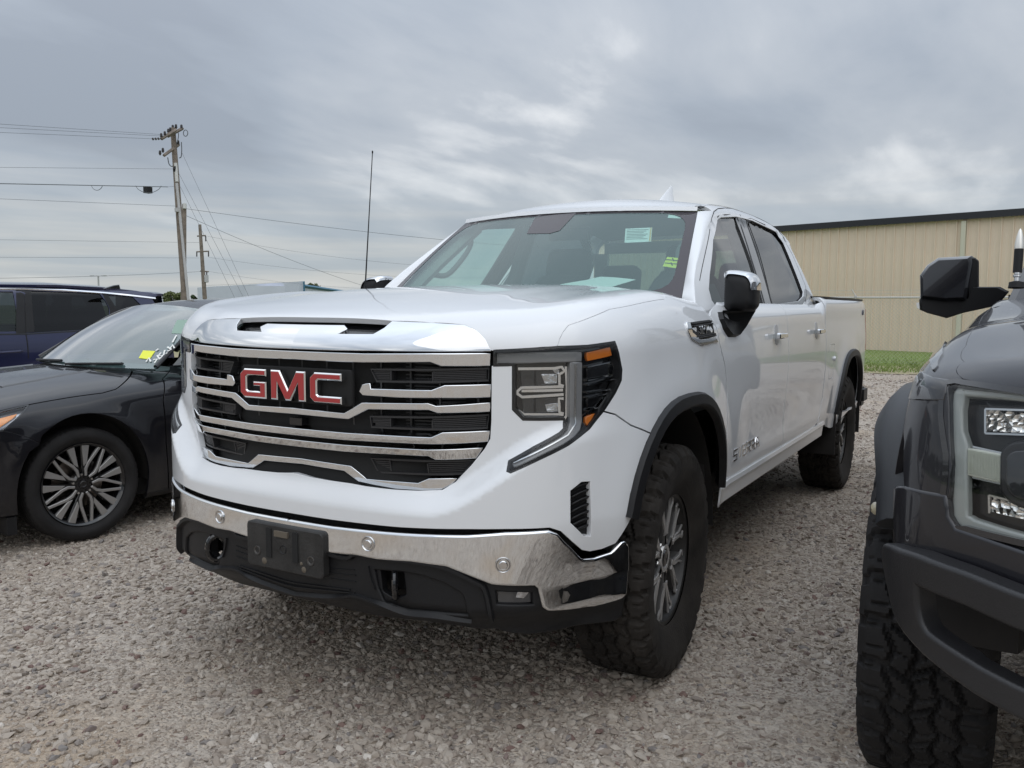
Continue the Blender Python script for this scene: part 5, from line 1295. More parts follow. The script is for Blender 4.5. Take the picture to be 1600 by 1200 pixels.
# bull-bar style bumper plate with its opening
bo_ = zb4((158, 262), (185, 270), (300, 310), (500, 385), (764, 492)); bl_ = zb4((764, 985), (560, 875), (430, 780), (300, 672), (240, 600), (205, 540), (175, 400), (156, 300))
op_ = zb4((292, 432), (330, 452), (500, 520), (764, 640)); ol_ = zb4((764, 842), (560, 735), (400, 632), (345, 590), (318, 545), (300, 480))
BS_ = ROFF(.10)
def bfn(u, v): return RS.P(np.stack([u, v], -1))
BX = Surf(lambda u, v: RS.fn(u, np.clip(v, .62, 1.0))*np.array([1, 1, 0])+np.stack([np.stack(np.broadcast_arrays(rN(u)[0], v), 0)[0]*.07, np.stack(np.broadcast_arrays(rN(u)[1], v), 0)[0]*.03, v+0*u], -1), -.15, float(rux(.2)), .1, 1.1, 140, 70)
A1, A2, B1, B2 = BX.px(bo_), BX.px(bl_), BX.px([(a_-3, b_-13) for a_, b_ in op_]), BX.px([(a_-4, b_+16) for a_, b_ in ol_])
# C-shaped plate: one continuous outline, opening runs on to the centre
outl = [(0., A1[-1][1]-.01)]+[tuple(p) for p in A1[::-1]]+[tuple(p) for p in A2[::-1]]+[(0., A2[0][1]-.03), (0., B2[0][1]-.03)]+[tuple(p) for p in B2]+[tuple(p) for p in B1]+[(0., B1[-1][1]-.03)]
outl = np.array(outl)
g = panel(BX, fillet(outl, .02, 4), orient=-1, step=.03, lip=.05, rnd=.012); both(g, 'bumper', STEEL)
g = Geo().box((.70, YC, .66), (.3, 1.0, .14)).box((-2.0, YC, .62), (5.6, 1.0, .14)).box((-3.7, YC, .8), (2.2, 1.9, .5)).box((0.3, YC, .95), (1.1, 1.5, .4)); g.put('chassis', DARK, dt)
# flare
FW = .06
fo_px = zb3((330, 600), (292, 640), (230, 720), (170, 800), (150, 900), (132, 1050), (122, 1190))+zb4((120, 205))
fi_px = zb4((216, 248), (216, 10))+zb3((218, 990), (219, 850), (222, 800), (262, 700), (300, 640))
# outer edge of the flare: an arch in the plane y = 1.665 round the wheel
XW, RW, ZW = .22, .455, .455
def farch(r, n=28, a0=-8, a1=188, xr=1.0): return [(XW+r*xr*math.cos(rad(a0+(a1-a0)*i/n)), ZW+r*math.sin(rad(a0+(a1-a0)*i/n))) for i in range(n+1)]
prof = [(.0, 1.672), (.006, 1.656), (.022, 1.652), (.050, 1.668), (.075, 1.690), (.088, 1.73), (.092, 1.775)]
def flare_geo(xc, a0=29, a1=170):
    g = Geo(); n = 48; k = len(prof)
    for i in range(n+1):
        a = rad(a0+(a1-a0)*i/n); ca, sa = math.cos(a), math.sin(a); fr = sstep(ca, .35, .95)
        for j, (r, y) in enumerate(prof):
            q = .535+r*(1-.15*fr); yy = y+.050*fr*(1-j/9.)
            g.v.append([xc+q*np.sign(ca)*abs(ca)**.72, yy, .455+(q+.045)*abs(sa)**.72]); g.n.append(None)
    for i in range(n):
        for j in range(k-1): g.f.append((i*k+j, i*k+j+1, (i+1)*k+j+1, (i+1)*k+j)); g.mi.append(0)
    o = len(g.v)
    for i in range(n+1): v = g.v[i*k]; g.v.append([v[0], v[1]+.13, v[2]]); g.n.append(None)
    for i in range(n): g.f.append((i*k, (i+1)*k, o+i+1, o+i)); g.mi.append(0)
    g.f.append(tuple(range(k))+(o,)); g.mi.append(0)
    return g
for xc in (XW, XW-3.69): both(flare_geo(xc), 'fender_flare', FLAREP)
# place the marker on the flare's front face
fs_ = Surf(lambda a, b: np.stack([a, 1.692+0*a+0*b, b], -1), 0, 1.4, .3, 1.2); mp2 = fs_.P(fs_.px([(1381, 796)]))[0]
g = Geo().lathe([(0, .030), (.010, .028), (.016, .022), (.018, .012)], (0, 0, 0), 20, 'x').move(Matrix.Translation((mp2[0]-.01, mp2[1]-.004, mp2[2])) @ Matrix.Rotation(rad(-60), 4, 'Z')); both(g, 'marker_lamp', mat('clear_marker', (.42, .38, .26), .15, coat=1.))
g = Geo().lathe([(.017, .016), (.022, .014), (.024, .0)], (0, 0, 0), 20, 'x').move(Matrix.Translation((mp2[0]-.01, mp2[1]-.004, mp2[2])) @ Matrix.Rotation(rad(-60), 4, 'Z')); both(g, 'marker_bezel', STEEL)
g = Geo().lathe([(.50, 1.76), (.50, 2.0), (.2, 2.05), (0, 2.05)], (XW, 0, .46), 36, 'y', rad(10), rad(180)); both(g, 'wheel_liner', LINER)
# doors, cab and bed, simply
g = rpanel([(float(rux(-.63)), .55), (float(rux(-2.95)), .55), (float(rux(-2.95)), 1.36), (float(rux(-.63)), 1.44)], step=.12, lip=.02); both(g, 'door', GREYP)
g = rpanel([(float(rux(-2.96)), .6), (float(rux(-3.1)), .55), (float(rux(-3.15)), .95), (float(rux(-3.4)), 1.05), (float(rux(-3.9)), 1.05), (float(rux(-4.2)), .85), (float(rux(-4.25)), .55), (float(rux(-4.38)), .6), (float(rux(-4.38)), 1.40), (float(rux(-2.96)), 1.40)], step=.1, lip=.02); both(g, 'bed_side', GREYP)
Geo().box((-4.9, YC, 1.05), (.06, 1.9, .8)).put('tailgate', GREYP, dt)
cabv = [(-.85, 1.36, .92), (-1.62, 1.93, .70), (-2.85, 1.95, .70), (-3.0, 1.36, .90)]
for i in range(4): pass
V_ = [[x, YC-s_*h_, z] for x, z, h_ in cabv for s_ in (1, -1)]
Geo().add(V_, [(0, 2, 4, 6), (1, 3, 5, 7)]).put('side_glass', mat('dark_glass', (.012, .014, .015), .05, coat=1.), dt, smooth=False)
Geo().add(V_, [(0, 1, 3, 2)]).put('windshield', mat('dark_glass', (.012, .014, .015)), dt, smooth=False)
Geo().add(V_, [(4, 5, 7, 6)]).put('rear_window', mat('dark_glass', (.012, .014, .015)), dt, smooth=False)
g = Geo(); g.prism([(-1.60, 1.925), (-2.86, 1.945), (-2.80, 1.99), (-2.2, 2.01), (-1.75, 1.985)], (0, YC-.70, 0), (1, 0, 0), (0, 0, 1), (0, 1, 0), 1.40, bev=.02); g.put('roof', GREYP, dt)
g = Geo().tube([(-.80, YC-.93, 1.33), (-1.62, YC-.71, 1.94), (-2.85, YC-.71, 1.96), (-3.02, YC-.92, 1.36)], .04, 8).tube([(-1.95, YC-.92, 1.36), (-1.98, YC-.70, 1.95)], .04, 6); both(g, 'cab_pillar', GREYP)
# mirror
dM = 3.75
def mpx(x, y, d): return at_depth(x, y, d)
shell_px = zb3((318, 192), (350, 148), (398, 116), (540, 108), (548, 130), (520, 300), (430, 305), (320, 292))
g = Geo(); f_ = [mpx(x, y, dM) for x, y in shell_px]; c_ = np.mean(f_, axis=0)
back = np.array([-.16, .01, .0]); n_ = len(f_)
rings = [(0., .84, .03), (.0, .95, .012), (0., 1.0, -.012), (.5, 1.0, -.0), (1., .95, 0)]
for t, k, fw in rings:
    for p in f_: g.v.append(list(c_+(np.array(p)-c_)*k+back*t+np.array([fw, 0, 0]))); g.n.append(None)
for i in range(len(rings)-1):
    for k in range(n_): g.f.append((i*n_+k, i*n_+(k+1) % n_, (i+1)*n_+(k+1) % n_, (i+1)*n_+k)); g.mi.append(0)
g.f.append(tuple(range(n_))); g.f.append(tuple(range((len(rings)-1)*n_, len(rings)*n_))); g.mi += [0, 0]
rmr = bpy.data.objects.new('mirror', None); COL.objects.link(rmr); rmr.parent = dt; rmr2 = bpy.data.objects.new('mirror', None); COL.objects.link(rmr2); rmr2.parent = dt
def mput(g, n, mt, **k): g.put(n, mt, rmr, **k); m2(g).put(n, mt, rmr2, **k)
mput(g, 'mirror_cap', GLOSSK, auto=50)
def thick(pts, d0, th_, bev=.006):
    """front outline at depth d0 given by photo pixels, built as a solid th_ metres deep"""
    f_ = np.array([mpx(x, y, d0) for x, y in pts]); c_ = f_.mean(0); n_ = len(f_); g = Geo()
    for t, k in ((0, .93), (.08, 1.0), (1., 1.0)):
        for p in f_: g.v.append(list(c_+(p-c_)*k+np.array([-th_*t+.008*(t == 0), 0, 0]))); g.n.append(None)
    for i in range(2):
        for k in range(n_): g.f.append((i*n_+k, i*n_+(k+1) % n_, (i+1)*n_+(k+1) % n_, (i+1)*n_+k)); g.mi.append(0)
    g.f.append(tuple(range(n_))); g.f.append(tuple(range(2*n_, 3*n_))); g.mi += [0, 0]; return g
mput(thick(zb3((316, 296), (322, 288), (500, 302), (528, 290), (552, 240), (662, 240), (700, 260), (650, 320), (500, 352), (432, 374), (350, 352), (318, 338)), dM+.01, .12), 'mirror_housing', BLKPL, auto=40)
mput(thick(zb3((541, 112), (556, 116), (568, 126), (568, 242), (548, 248), (526, 296)), dM+.02, .16), 'mirror_frame', BLKPL, auto=40)
mput(thick(zb3((305, 308), (318, 306), (320, 336), (308, 332)), dM-.005, .03), 'turn_lamp', mat('clear_marker2', (.75, .75, .72), .2, coat=1.))
# aerial and its base beside the bonnet
af = at_depth(1588, 450, 2.75); a1 = at_depth(1594.5, 357, 2.75); ax_ = (a1-af); La = np.linalg.norm(ax_); M = Vector(ax_).to_track_quat('Z', 'Y').to_matrix().to_4x4(); M.translation = Vector(af)
Geo().lathe([(.024, 0), (.022, .018), (.012, .022)], (0, 0, 0), 20, 'z').move(M).put('antenna_base', BLKPL, dt)
Geo().lathe([(.008, .02), (.008, .034), (.012, .036), (.012, .042), (.009, .044), (.009, .05)], (0, 0, 0), 20, 'z').move(M).put('antenna_collar', SATIN, dt)
Geo().lathe([(.0135, .05), (.0135, .125)], (0, 0, 0), 20, 'z').lathe([(0, .05), (.0135, .05)], (0, 0, 0), 20, 'z').move(M).put('antenna_grip', BLKPL, dt)
Geo().lathe([(.0135, .126), (.0135, .140), (.010, .165), (.005, .185), (.001, La)], (0, 0, 0), 20, 'z').move(M).put('antenna_tip', mat('brushed_silver', (.75, .73, .68), .35, .7), dt)
RWM = {}
RWM['tyre'] = tyre(.455, .225, .160, 420, 26, .017, side=.3).mesh('tyre', RUBBER, auto=28)
RWM['rim'] = Geo().lathe([(.222, -.12), (.205, -.05), (.205, .06), (.230, .10), (.236, .09), (.226, .08)], seg=48).mesh('rim', BLKPL)
g = Geo(); prof_bar(g, [(.04, 0), (.12, .0), (.224, .0)], [.03, .035, .05], .03, .085)
RWM['spoke'] = (g.mesh('spoke', BLKPL), 8)
for xw in (XW, XW-3.69):
    place_wheel(RWM, dt, (xw, 1.795, .455), rad(2) if xw > -1 else 0, rad(17), flip=True); place_wheel(RWM, dt, (xw, 2*YC-1.795, .455), rad(2) if xw > -1 else 0, rad(17))

# =================================================================== black sedan
BLKCAR = mat('black_metallic_paint', (.0050, .0050, .0075), .4, .0, coat=.8, spec=.2, coatr=.02, fn=dirt(.03, .15, .6, (.10, .095, .085), False))
SED_H = rad(352)
sd_ = thing('sedan', 'black sedan with twin spoke alloy wheel and yellow windscreen sticker, left of the white pickup', 'car', (-.10, -2.68, -.055), SED_H)
SX = Matrix.Translation((-.10, -2.68, -.055)) @ Matrix.Rotation(SED_H, 4, 'Z')
YS = -.90
_rows = np.array([(-.09, .17), (-.035, .215), (-.005, .33), (.008, .50), (.016, .66), (.008, .765), (-.022, .835), (-.10, .885), (-.26, .925), (-.56, .952), (-.90, .960)])
_hs = tabf([-4.2, -3.4, -2.4, -1.2, -.6, -.3, .1, .4, .6, .85, 1.0], [1.0, 1.05, 1.06, 1.06, 1.045, 1.02, .985, .935, .88, .78, .70])
_ry = tabf(np.arange(11), _rows[:, 0]); _rzz = tabf(np.arange(11), _rows[:, 1])
def sfn(x, q):
    x = np.asarray(x, float); q = np.asarray(q, float); y = _ry(q); z = _rzz(q); k = sstep(q, 3.5, 6.0); z = z*(1+(_hs(x)-1)*k)
    # fender stands a little proud of the dropped hood edge; wheel-arch bulge
    r = np.hypot(x, z-.34); y = y+.022*np.exp(-((np.maximum(r-.40, 0))/.07)**2)*(q < 7)
    r = np.hypot(x+2.825, z-.34); y = y+.022*np.exp(-((np.maximum(r-.40, 0))/.07)**2)*(q < 7)
    y = y-.013*np.exp(-((q-3.2)/.9)**2)*sstep(-x, .5, .9)*sstep(x, -2.3, -1.9)
    tp = np.where(x > .35, .75*np.maximum(x-.35, 0)**2, 0)+np.where(x < -3.2, .5*np.maximum(-x-3.2, 0)**2, 0)
    y = YS+(y-YS)*(1-tp); return np.stack([x, y, z], -1)
SS = Surf(lambda a, b: sfn(-a, b), -1.0, 4.1, 0, 10, 260, 120, xf=SX)
def s2(g, name, mt, parent=sd_, sides=2, **k):
    h = Geo(); h.v = [[a, 2*YS-b, c] for a, b, c in g.v]; h.f = [q[::-1] for q in g.f]; h.mi = list(g.mi); h.hasn = g.hasn; h.n = [None if q is None else [q[0], -q[1], q[2]] for q in g.n]
    return [g.put(name, mt, parent, **k)]+([h.put(name, mt, parent, **k)] if sides == 2 else [])
SA = lambda *p: SS.px(list(p))
arc = [(.385*math.cos(t)*-1, .33+.43*math.sin(t)) for t in np.linspace(rad(-2), rad(182), 26)]
def q_of(x, z):   # row parameter at height z
    qs = np.linspace(0, 6.5, 300); zz = sfn(np.full(300, x), qs)[:, 2]; return float(np.interp(z, zz, qs))
arcq = [(a, q_of(-a, z)) for a, z in arc]      # from front (a<0) over to the rear (a>0)
cutl = SA((0, 642), (46, 632), (160, 614), (181, 608), (206, 577))
gapl = SA((266, 571), (254, 592), (255, 627), (260, 695))
# fender
fe = [(a, b) for a, b in arcq if b > .9 or a > 0]
F_front = [(-.31, fe[0][1])]
fend = [tuple(p) for p in cutl+np.array([0, -.06])]+[(cutl[-1][0]+.06, 7.9), (gapl[0][0]-.004, 7.6)]+[(p[0]-.004, p[1]) for p in gapl]+[(.535, 1.05), (.385, 1.05)]+[tuple(p) for p in fe[::-1]]
lmp = SA((5, 671), (46, 632)); seamb = SA((5, 673), (62, 692))
fend += [tuple(seamb[1]), tuple(seamb[0]), (-.62, seamb[0][1]+.5), (-.62, 6.6)]
fend = [p for p in fend]
ft_ = [tuple(cutl[1]+np.array([0, -.06]))]+[tuple(p) for p in cutl[2:]+np.array([0, -.06])]+[(cutl[-1][0]+.06, 7.9), (gapl[0][0]-.005, 7.6)]+[(p[0]-.005, p[1]) for p in gapl]+[(.53, 1.05), (.38, 1.05)]
ft_ += [p for p in fe[::-1] if p[0] > seamb[1][0]+.005]+[tuple(seamb[1]), tuple(seamb[0])]
g = panel(SS, np.array(ft_), step=.05, lip=.02, rnd=.002); s2(g, 'fender', BLKCAR)
# bumper corner below the seam, and lamp
bc = [tuple(seamb[1]+np.array([0, -.05]))]+[p for p in arcq if p[0] <= seamb[1][0] and p[1] < seamb[1][1]-.05][::-1]+[(-.375, 1.15), (-.95, 1.0), (-.95, seamb[0][1]-.3), tuple(seamb[0]+np.array([0, -.05]))]
g = panel(SS, np.array(bc), step=.05, lip=.02, rnd=.002); s2(g, 'front_bumper', BLKCAR)
lp = [tuple(seamb[0]), tuple(lmp[1]+np.array([-.006, -.05])), (cutl[0][0]-.03, cutl[0][1]-.1), (-.85, 6.0), (-.85, seamb[0][1]+.1)]
g = panel(SS.off(-.03), np.array(lp), step=.05, lip=.0); s2(g, 'headlight_housing', mat('lamp_chrome', (.5, .5, .52), .25, .8))
am = SA((-14, 656), (0, 652), (27, 645), (0, 667), (-14, 680)); g = panel(SS.off(-.012), am, step=.05, lip=.015); s2(g, 'turn_indicator', mat('bright_amber', (.85, .30, .05), .25, coat=1.))
g = panel(SS, np.array(lp), step=.05, lip=0); s2(g, 'headlight_lens', CLEAR)
g = strip(SS, lp, rect(.008, -.01, .002), closed=True, step=.06); s2(g, 'headlight_rim', BLKGL)
# hood
hdp = [tuple(p) for p in cutl+np.array([0, .05])]+[(.40, 8.2), (.30, 9.0), (.25, 10), (-.93, 10), (-.88, 8.5), (-.80, 7.2)]
g = panel(SS, np.array(hdp), step=.05, lip=.02, rnd=.002); s2(g, 'hood', BLKCAR)
g = strip(SS, SA((2, 605), (60, 594), (140, 579)), [(-.03, -.001), (-.008, .006), (.004, .006), (.02, -.001)], step=.05); s2(g, 'hood_crease', BLKCAR)
g = panel(SS, np.array([(-.92, 5.2), (-.97, 7), (-.97, 10), (-.94, 10), (-.92, 7)]), step=.05, lip=0); 
# cowl strip
g = panel(SS.off(.0), np.array([(cutl[-1][0]+.07, 7.95), (.53, 7.65), (.60, 8.0), (.60, 9), (.50, 10), (.28, 10), (.32, 9), (.40, 8.25)]), step=.05, lip=.01); s2(g, 'cowl', BLKPL)
# doors, rear flank
dr = [(p[0]+.005, p[1]) for p in gapl]+[(.54, 1.05), (1.55, 1.05), (1.56, 7.1), (gapl[0][0]+.01, 7.35)]
g = panel(SS, np.array(dr), step=.08, lip=.02, rnd=.002); s2(g, 'door', BLKCAR)
g = panel(SS, np.array([(1.565, 1.05), (2.42, 1.05), (2.45, 3), (2.50, 4), (2.50, 7.1), (1.57, 7.1)]), step=.08, lip=.02, rnd=.002); s2(g, 'door', BLKCAR)
arr = [(2.825+.385*math.cos(t), q_of(-2.825, .33+.43*math.sin(t))) for t in np.linspace(rad(178), rad(0), 20)]
g = panel(SS, np.array([(2.46, 1.9)]+arr+[(3.22, 1.2), (3.9, 1.2), (3.95, 7), (3.95, 10), (3.3, 10), (3.2, 7.2), (2.51, 7.1), (2.51, 4)]), step=.08, lip=.02); s2(g, 'rear_quarter', BLKCAR)
g = panel(SS, np.array([(.385, .2), (2.40, .2), (2.40, 1.0), (.385, 1.0)]), step=.1, lip=.02); s2(g, 'sill', BLKPL)
g = Geo().lathe([(.42, -.02), (.42, -.20), (.15, -.26)], (0, 0, .33), 28, 'y', rad(-5), rad(185)); s2(g, 'wheel_liner', LINER)
g = Geo().lathe([(.42, -.02), (.42, -.20), (.15, -.26)], (-2.825, 0, .33), 28, 'y', rad(-5), rad(185)); s2(g, 'wheel_liner', LINER)
Geo().box((-1.4, YS, .24), (4.4, 1.5, .10)).box((.4, YS, .45), (.7, 1.2, .3)).box((-3.9, YS, .55), (.1, 1.5, .6)).put('chassis', DARK, sd_)
Geo().box((.40, -.10, .165), (.05, .16, .10)).put('air_deflector', BLKPL, sd_)
def sfront(s_, t):
    s_ = np.asarray(s_, float); t = np.asarray(t, float); e = sfn(np.full(np.shape(t), .93), .4+5.2*t); q = 1-s_**2; hw2 = e[..., 1]-YS
    return np.stack([.93+.10*q-.05*t*q, YS+s_*hw2, e[..., 2]+.02*q*t], -1)
SFR = Surf(lambda a, b: sfront(np.atleast_1d(a), np.atleast_1d(b)), -1, 1, 0, 1, xf=SX)
fo_ = 1 if SFR.Nn([(0, .5)])[0][0] > 0 else -1
g = panel(SFR, np.array([(-1, 0), (1, 0), (1, 1.0), (-1, 1.0)]), [fillet(np.array([(-.45, .35), (.45, .35), (.60, .93), (-.60, .93)]), .05)], step=.08, lip=.03, orient=fo_); g.put('front_fascia', BLKCAR, sd_)
g = panel(SFR.off(-.03*fo_), np.array([(-.62, .33), (.62, .33), (.62, .95), (-.62, .95)]), step=.1, lip=0, orient=fo_); g.put('grille', BLKPL, sd_)
for zz_ in (.45, .58, .71, .84): strip(SFR.off(-.012*fo_), [(-.5, zz_), (.5, zz_)], rect(.012, -.01, .006), step=.1).put('grille_slat', SATIN, sd_)
Geo().add([(.92, YS-.66, .745), (.92, YS+.66, .745), (.99, YS+.30, .735), (.99, YS-.30, .735)], [(0, 1, 2, 3)]).put('hood_nose', BLKCAR, sd_, smooth=False)
# glasshouse
sB, sT = np.array([-.50, -.075, .985]), np.array([-1.06, -.31, 1.345])
def sws(s_, t):
    s_ = np.asarray(s_, float); t = np.asarray(t, float); q = 1-s_**2; hb, ht = sB[1]-YS, sT[1]-YS; h_ = hb+(ht-hb)*t
    return np.stack([sB[0]+(sT[0]-sB[0])*t+q*(.22-.12*t), YS+s_*h_, sB[2]+(sT[2]-sB[2])*t+.035*np.sin(PI*np.clip(t, 0, 1))+q*(.0+.045*t)], -1)
SW = Surf(sws, -1.03, 1.03, -.04, 1.04, 60, 40, xf=SX)
g = panel(SW, dens(wsl*np.array([1, 1]), .1), step=.08, lip=0); g.put('windshield', thin_glass('sedan_screen', (.66, .86, .82), 1.7, haze=.22, hcol=(.26, .42, .42)), sd_)
g = panel(SW.off(-.004), wsl, [ws_ring(.05, .06, .05, .08)], step=.08, lip=0); panel(SW.off(-.0045), fillet(SW.px([(208, 492), (228, 492), (212, 505), (200, 505)]), .01), step=.06, lip=0, geo=g); g.put('windshield_frit', FRIT, sd_)
_sr = tabf([-3.3, -3.0, -2.6, -2.2, -1.8, -1.4, -1.2, -1.05], [.98, 1.10, 1.26, 1.35, 1.385, 1.385, 1.37, 1.345])
def sroof(x, b):
    x = np.asarray(x, float); b = np.asarray(b, float); q = 1-b**2; h_ = .59-.05*sstep(-x, 2.4, 3.3)
    x = x+q*.10*sstep(x, -1.3, -1.05)-q*.10*sstep(-x, 2.8, 3.3)
    return np.stack([x, YS+b*h_, _sr(x)+q*.05*sstep(-x, .95, 1.1)+0*b], -1)
SRf = Surf(lambda a, b: sroof(-a, b), 1.06, 2.45, -1, 1, xf=SX)
g = panel(SRf, np.array([(1.055, -1), (2.45, -1), (2.45, 1), (1.055, 1)]), step=.08, lip=.015, orient=-1 if SRf.Nn([(1.5, 0)])[0][2] < 0 else 1); g.put('roof', BLKCAR, sd_)
SRb = Surf(lambda a, b: sroof(-a, b), 2.45, 3.3, -1, 1, xf=SX)
g = panel(SRb, np.array([(2.46, -1), (3.28, -1), (3.28, 1), (2.46, 1)]), step=.1, lip=0); g.put('rear_window', mat('dark_glass', (.012, .014, .015)), sd_)
# side glass and pillars
sg = [(-.62, -.085, 1.00), (-1.10, -.31, 1.335), (-1.9, -.31, 1.37), (-2.5, -.32, 1.27), (-3.1, -.14, 1.03), (-2.0, -.055, 1.00)]
g = Geo(); g.add(sg, [(0, 1, 2, 5), (5, 2, 3, 4)]); s2(g, 'side_window', mat('dark_glass', (.012, .014, .015)), smooth=False)
g = Geo().tube(crom([(-.505, -.085, .995), (-.78, -.20, 1.18), (-1.08, -.31, 1.35), (-1.5, -.31, 1.385), (-2.0, -.31, 1.37), (-2.6, -.30, 1.26), (-3.2, -.15, 1.02)], 6), .016, 8).tube([(-1.62, -.06, 1.0), (-1.68, -.30, 1.37)], .025, 6); s2(g, 'window_pillar', BLKCAR)
g = Geo().prism(fillet([(-.10, 0), (.09, .01), (.07, .10), (-.08, .12)], .03), (0, 0, 0), (0, 1, 0), (0, 0, 1), (-1, 0, 0), .12, bev=.03).move(Matrix.Translation((-.66, .10, .93))); g.box((-.68, -.0, .95), (.06, .12, .03)); s2(g, 'mirror', BLKCAR)
for a, b in ((-.62, .0), (.12, .72)):
    q = SW.off(.012).P([(a, .0), ((a+b)/2, .02), (b, .035)]); Geo().tube(q, .009, 6).put('wiper', BLKPL, sd_)
g = panel(SW.off(.003), SW.px([(224, 548), (243, 549), (234, 562), (217, 560)]), step=.1, lip=0); st2 = g.put('sale_sticker', YELLOW, sd_)
g = panel(SW.off(.001), SW.px([(277, 500), (310, 500), (296, 523), (268, 521)]), step=.1, lip=0); g.put('notice', mat('pale_notice', (.26, .37, .30), .7), sd_)
g = Geo()
for a in (((229, 566), (233, 560), (236, 566)), ((240, 563), (246, 562), (242, 568)), ((246, 556), (250, 562)), ((252, 552), (248, 557), (255, 556), (251, 561)), ((258, 548), (256, 556), (262, 552)), ((262, 543), (268, 547), (262, 550)), ((270, 536), (276, 525)), ((266, 546), (270, 540), (273, 545)), ((244, 549), (248, 546))):
    strip(SW.off(.006), SW.px(list(a)), rect(.011, -.0005, .0005), step=.1).put('marker_stroke', mat('white_marker', (.8, .8, .76), .7), sd_, smooth=False)
def seat_s(x, y): return seat(x, y, .5, .5)
for x, y in ((-1.5, -.5), (-1.5, -1.3)):
    g = seat_s(x, y); g.v = [[a, b, c-.32] for a, b, c in g.v]; g.put('seat', SEAT, sd_)
Geo().box((-.75, YS, .88), (.5, 1.4, .12)).put('dashboard', TRIM_IN, sd_)
# sedan wheel
SWM = {}
SWM['tyre'] = tyre(.335, .240, .108, 200, 60, .004, lugs=False).mesh('tyre', RUBBER, auto=28)
SWM['rim'] = Geo().lathe([(.236, -.09), (.215, -.05), (.213, .05), (.232, .085), (.243, .092), (.247, .086), (.242, .076)], seg=64).mesh('rim', BLKGL)
g = Geo(); g2 = Geo(); a = rad(90); b = a+rad(36)
for s_ in (1, -1):
    g2.prism(rot2([(.105, .016*s_), (.238, .022*s_), (.230, .066*s_), (.125, .038*s_)], a), (0, .070, 0), (1, 0, 0), (0, 0, 1), (0, 1, 0), .012, bev=.002)
    prof_bar(g, rot2([(.03, .012*s_), (.13, .024*s_), (.236, .046*s_)], a), [.02, .03, .05], .03, .070)
    prof_bar(g2, rot2([(.050, .010*s_), (.085, .030*s_), (.12, .033*s_), (.236, .014*s_)], b), [.012, .016, .017, .016], .070, .082, bev=.002)
    prof_bar(g, rot2([(.03, .008*s_), (.085, .030*s_), (.12, .033*s_), (.236, .014*s_)], b), [.018, .018, .018, .018], .03, .070)
SWM['spoke'] = (g.mesh('spoke', BLKGL, auto=25), 5); SWM['machined_face'] = (g2.mesh('machined_face', mat('satin_machined', (.36, .35, .34), .35, .6), auto=25), 5)
SWM['hub'] = Geo().lathe([(0, .07), (.05, .07), (.062, .06), (.065, .03)], seg=30).mesh('hub', BLKGL, auto=25)
SWM['lug_nut'] = (Geo().lathe([(0, .073), (.007, .073), (.009, .06)], (0, 0, .057), 6).mesh('lug_nut', SATIN, auto=25), 5)
SWM['centre_cap'] = Geo().lathe([(0, .076), (.024, .076), (.028, .07)], seg=24).lathe([(.014, .077), (.017, .0785), (.019, .077)], seg=24).mesh('centre_cap', BLKGL)
SWM['brake_disc'] = Geo().lathe([(0, 0), (.15, 0), (.15, -.02)], seg=36).mesh('brake_disc', DISC)
for x in (0, -2.825):
    place_wheel(SWM, sd_, (x, -.105, .335), 0, rad(6)); place_wheel(SWM, sd_, (x, 2*YS+.105, .335), 0, rad(31), flip=True)

# =================================================================== blue SUV behind the sedan
BLUE = mat('navy_paint', (.012, .016, .060), .28, .3, coat=1., coatr=.03)
SV_H = rad(350); svo = (-3.479, -8.117, -.09)
sv = thing('suv', 'dark blue suv with chrome window line behind the black sedan', 'car', svo, SV_H)
VX = Matrix.Translation(svo) @ Matrix.Rotation(SV_H, 4, 'Z')
_vy = tabf([.2, .35, .6, .85, 1.0, 1.08, 1.3, 1.5, 1.6, 1.66], [-.03, .02, .03, .035, .02, 0, -.07, -.14, -.19, -.26])
VYC = -.92
def vfn(x, z):
    x = np.asarray(x, float); z = np.asarray(z, float); tp = np.where(x < -.9, .35*np.maximum(-x-.9, 0)**2, 0); y = VYC+(_vy(z)-VYC)*(1-tp*.6); return np.stack([x, y, z], -1)
VS = Surf(lambda a, b: vfn(-a, b), -3.4, 1.5, .2, 1.68, 160, 70, xf=VX)
def v2(g, name, mt, **k):
    h = Geo(); h.v = [[a, 2*VYC-b, c] for a, b, c in g.v]; h.f = [q[::-1] for q in g.f]; h.mi = list(g.mi); h.hasn = g.hasn; h.n = [None if q is None else [q[0], -q[1], q[2]] for q in g.n]
    return [g.put(name, mt, sv, **k), h.put(name, mt, sv, **k)]
zv = zx(0, 420, .25)
body = [(-3.2, .35), (1.36, .35), (1.42, .7), (1.36, 1.12), (1.20, 1.50), (1.30, 1.56), (1.2, 1.59), (.5, 1.64), (-1.2, 1.655), (-1.9, 1.35), (-2.05, 1.12), (-3.2, .95)]
glass_px = zv((195, 135), (620, 152), (660, 200), (682, 245), (684, 300), (520, 382), (210, 400), (160, 400), (155, 130))
gq_px = zv((660, 160), (830, 175), (890, 235), (740, 275), (720, 250))
gA, gB = VS.px(glass_px), VS.px(gq_px)
gF = np.array([(-.52, 1.10), (-.52, 1.575), (-1.15, 1.56), (-1.75, 1.15), (-1.7, 1.09)])
g = panel(VS, np.array(body), [gA, gB, gF], step=.07, lip=.02); v2(g, 'body_side', BLUE)
g = panel(VS.off(-.01), gA, step=.1, lip=0); v2(g, 'door_window', PRIVACY)
g = panel(VS.off(-.01), gB, step=.1, lip=0); v2(g, 'quarter_window', PRIVACY)
g = panel(VS.off(-.01), gF, step=.1, lip=0); v2(g, 'door_window', SIDEGLASS)
g = panel(VS.off(.002), VS.px(zv((100, 134), (148, 134), (155, 405), (100, 408))), step=.1, lip=.01); v2(g, 'door_pillar_trim', BLKPL)
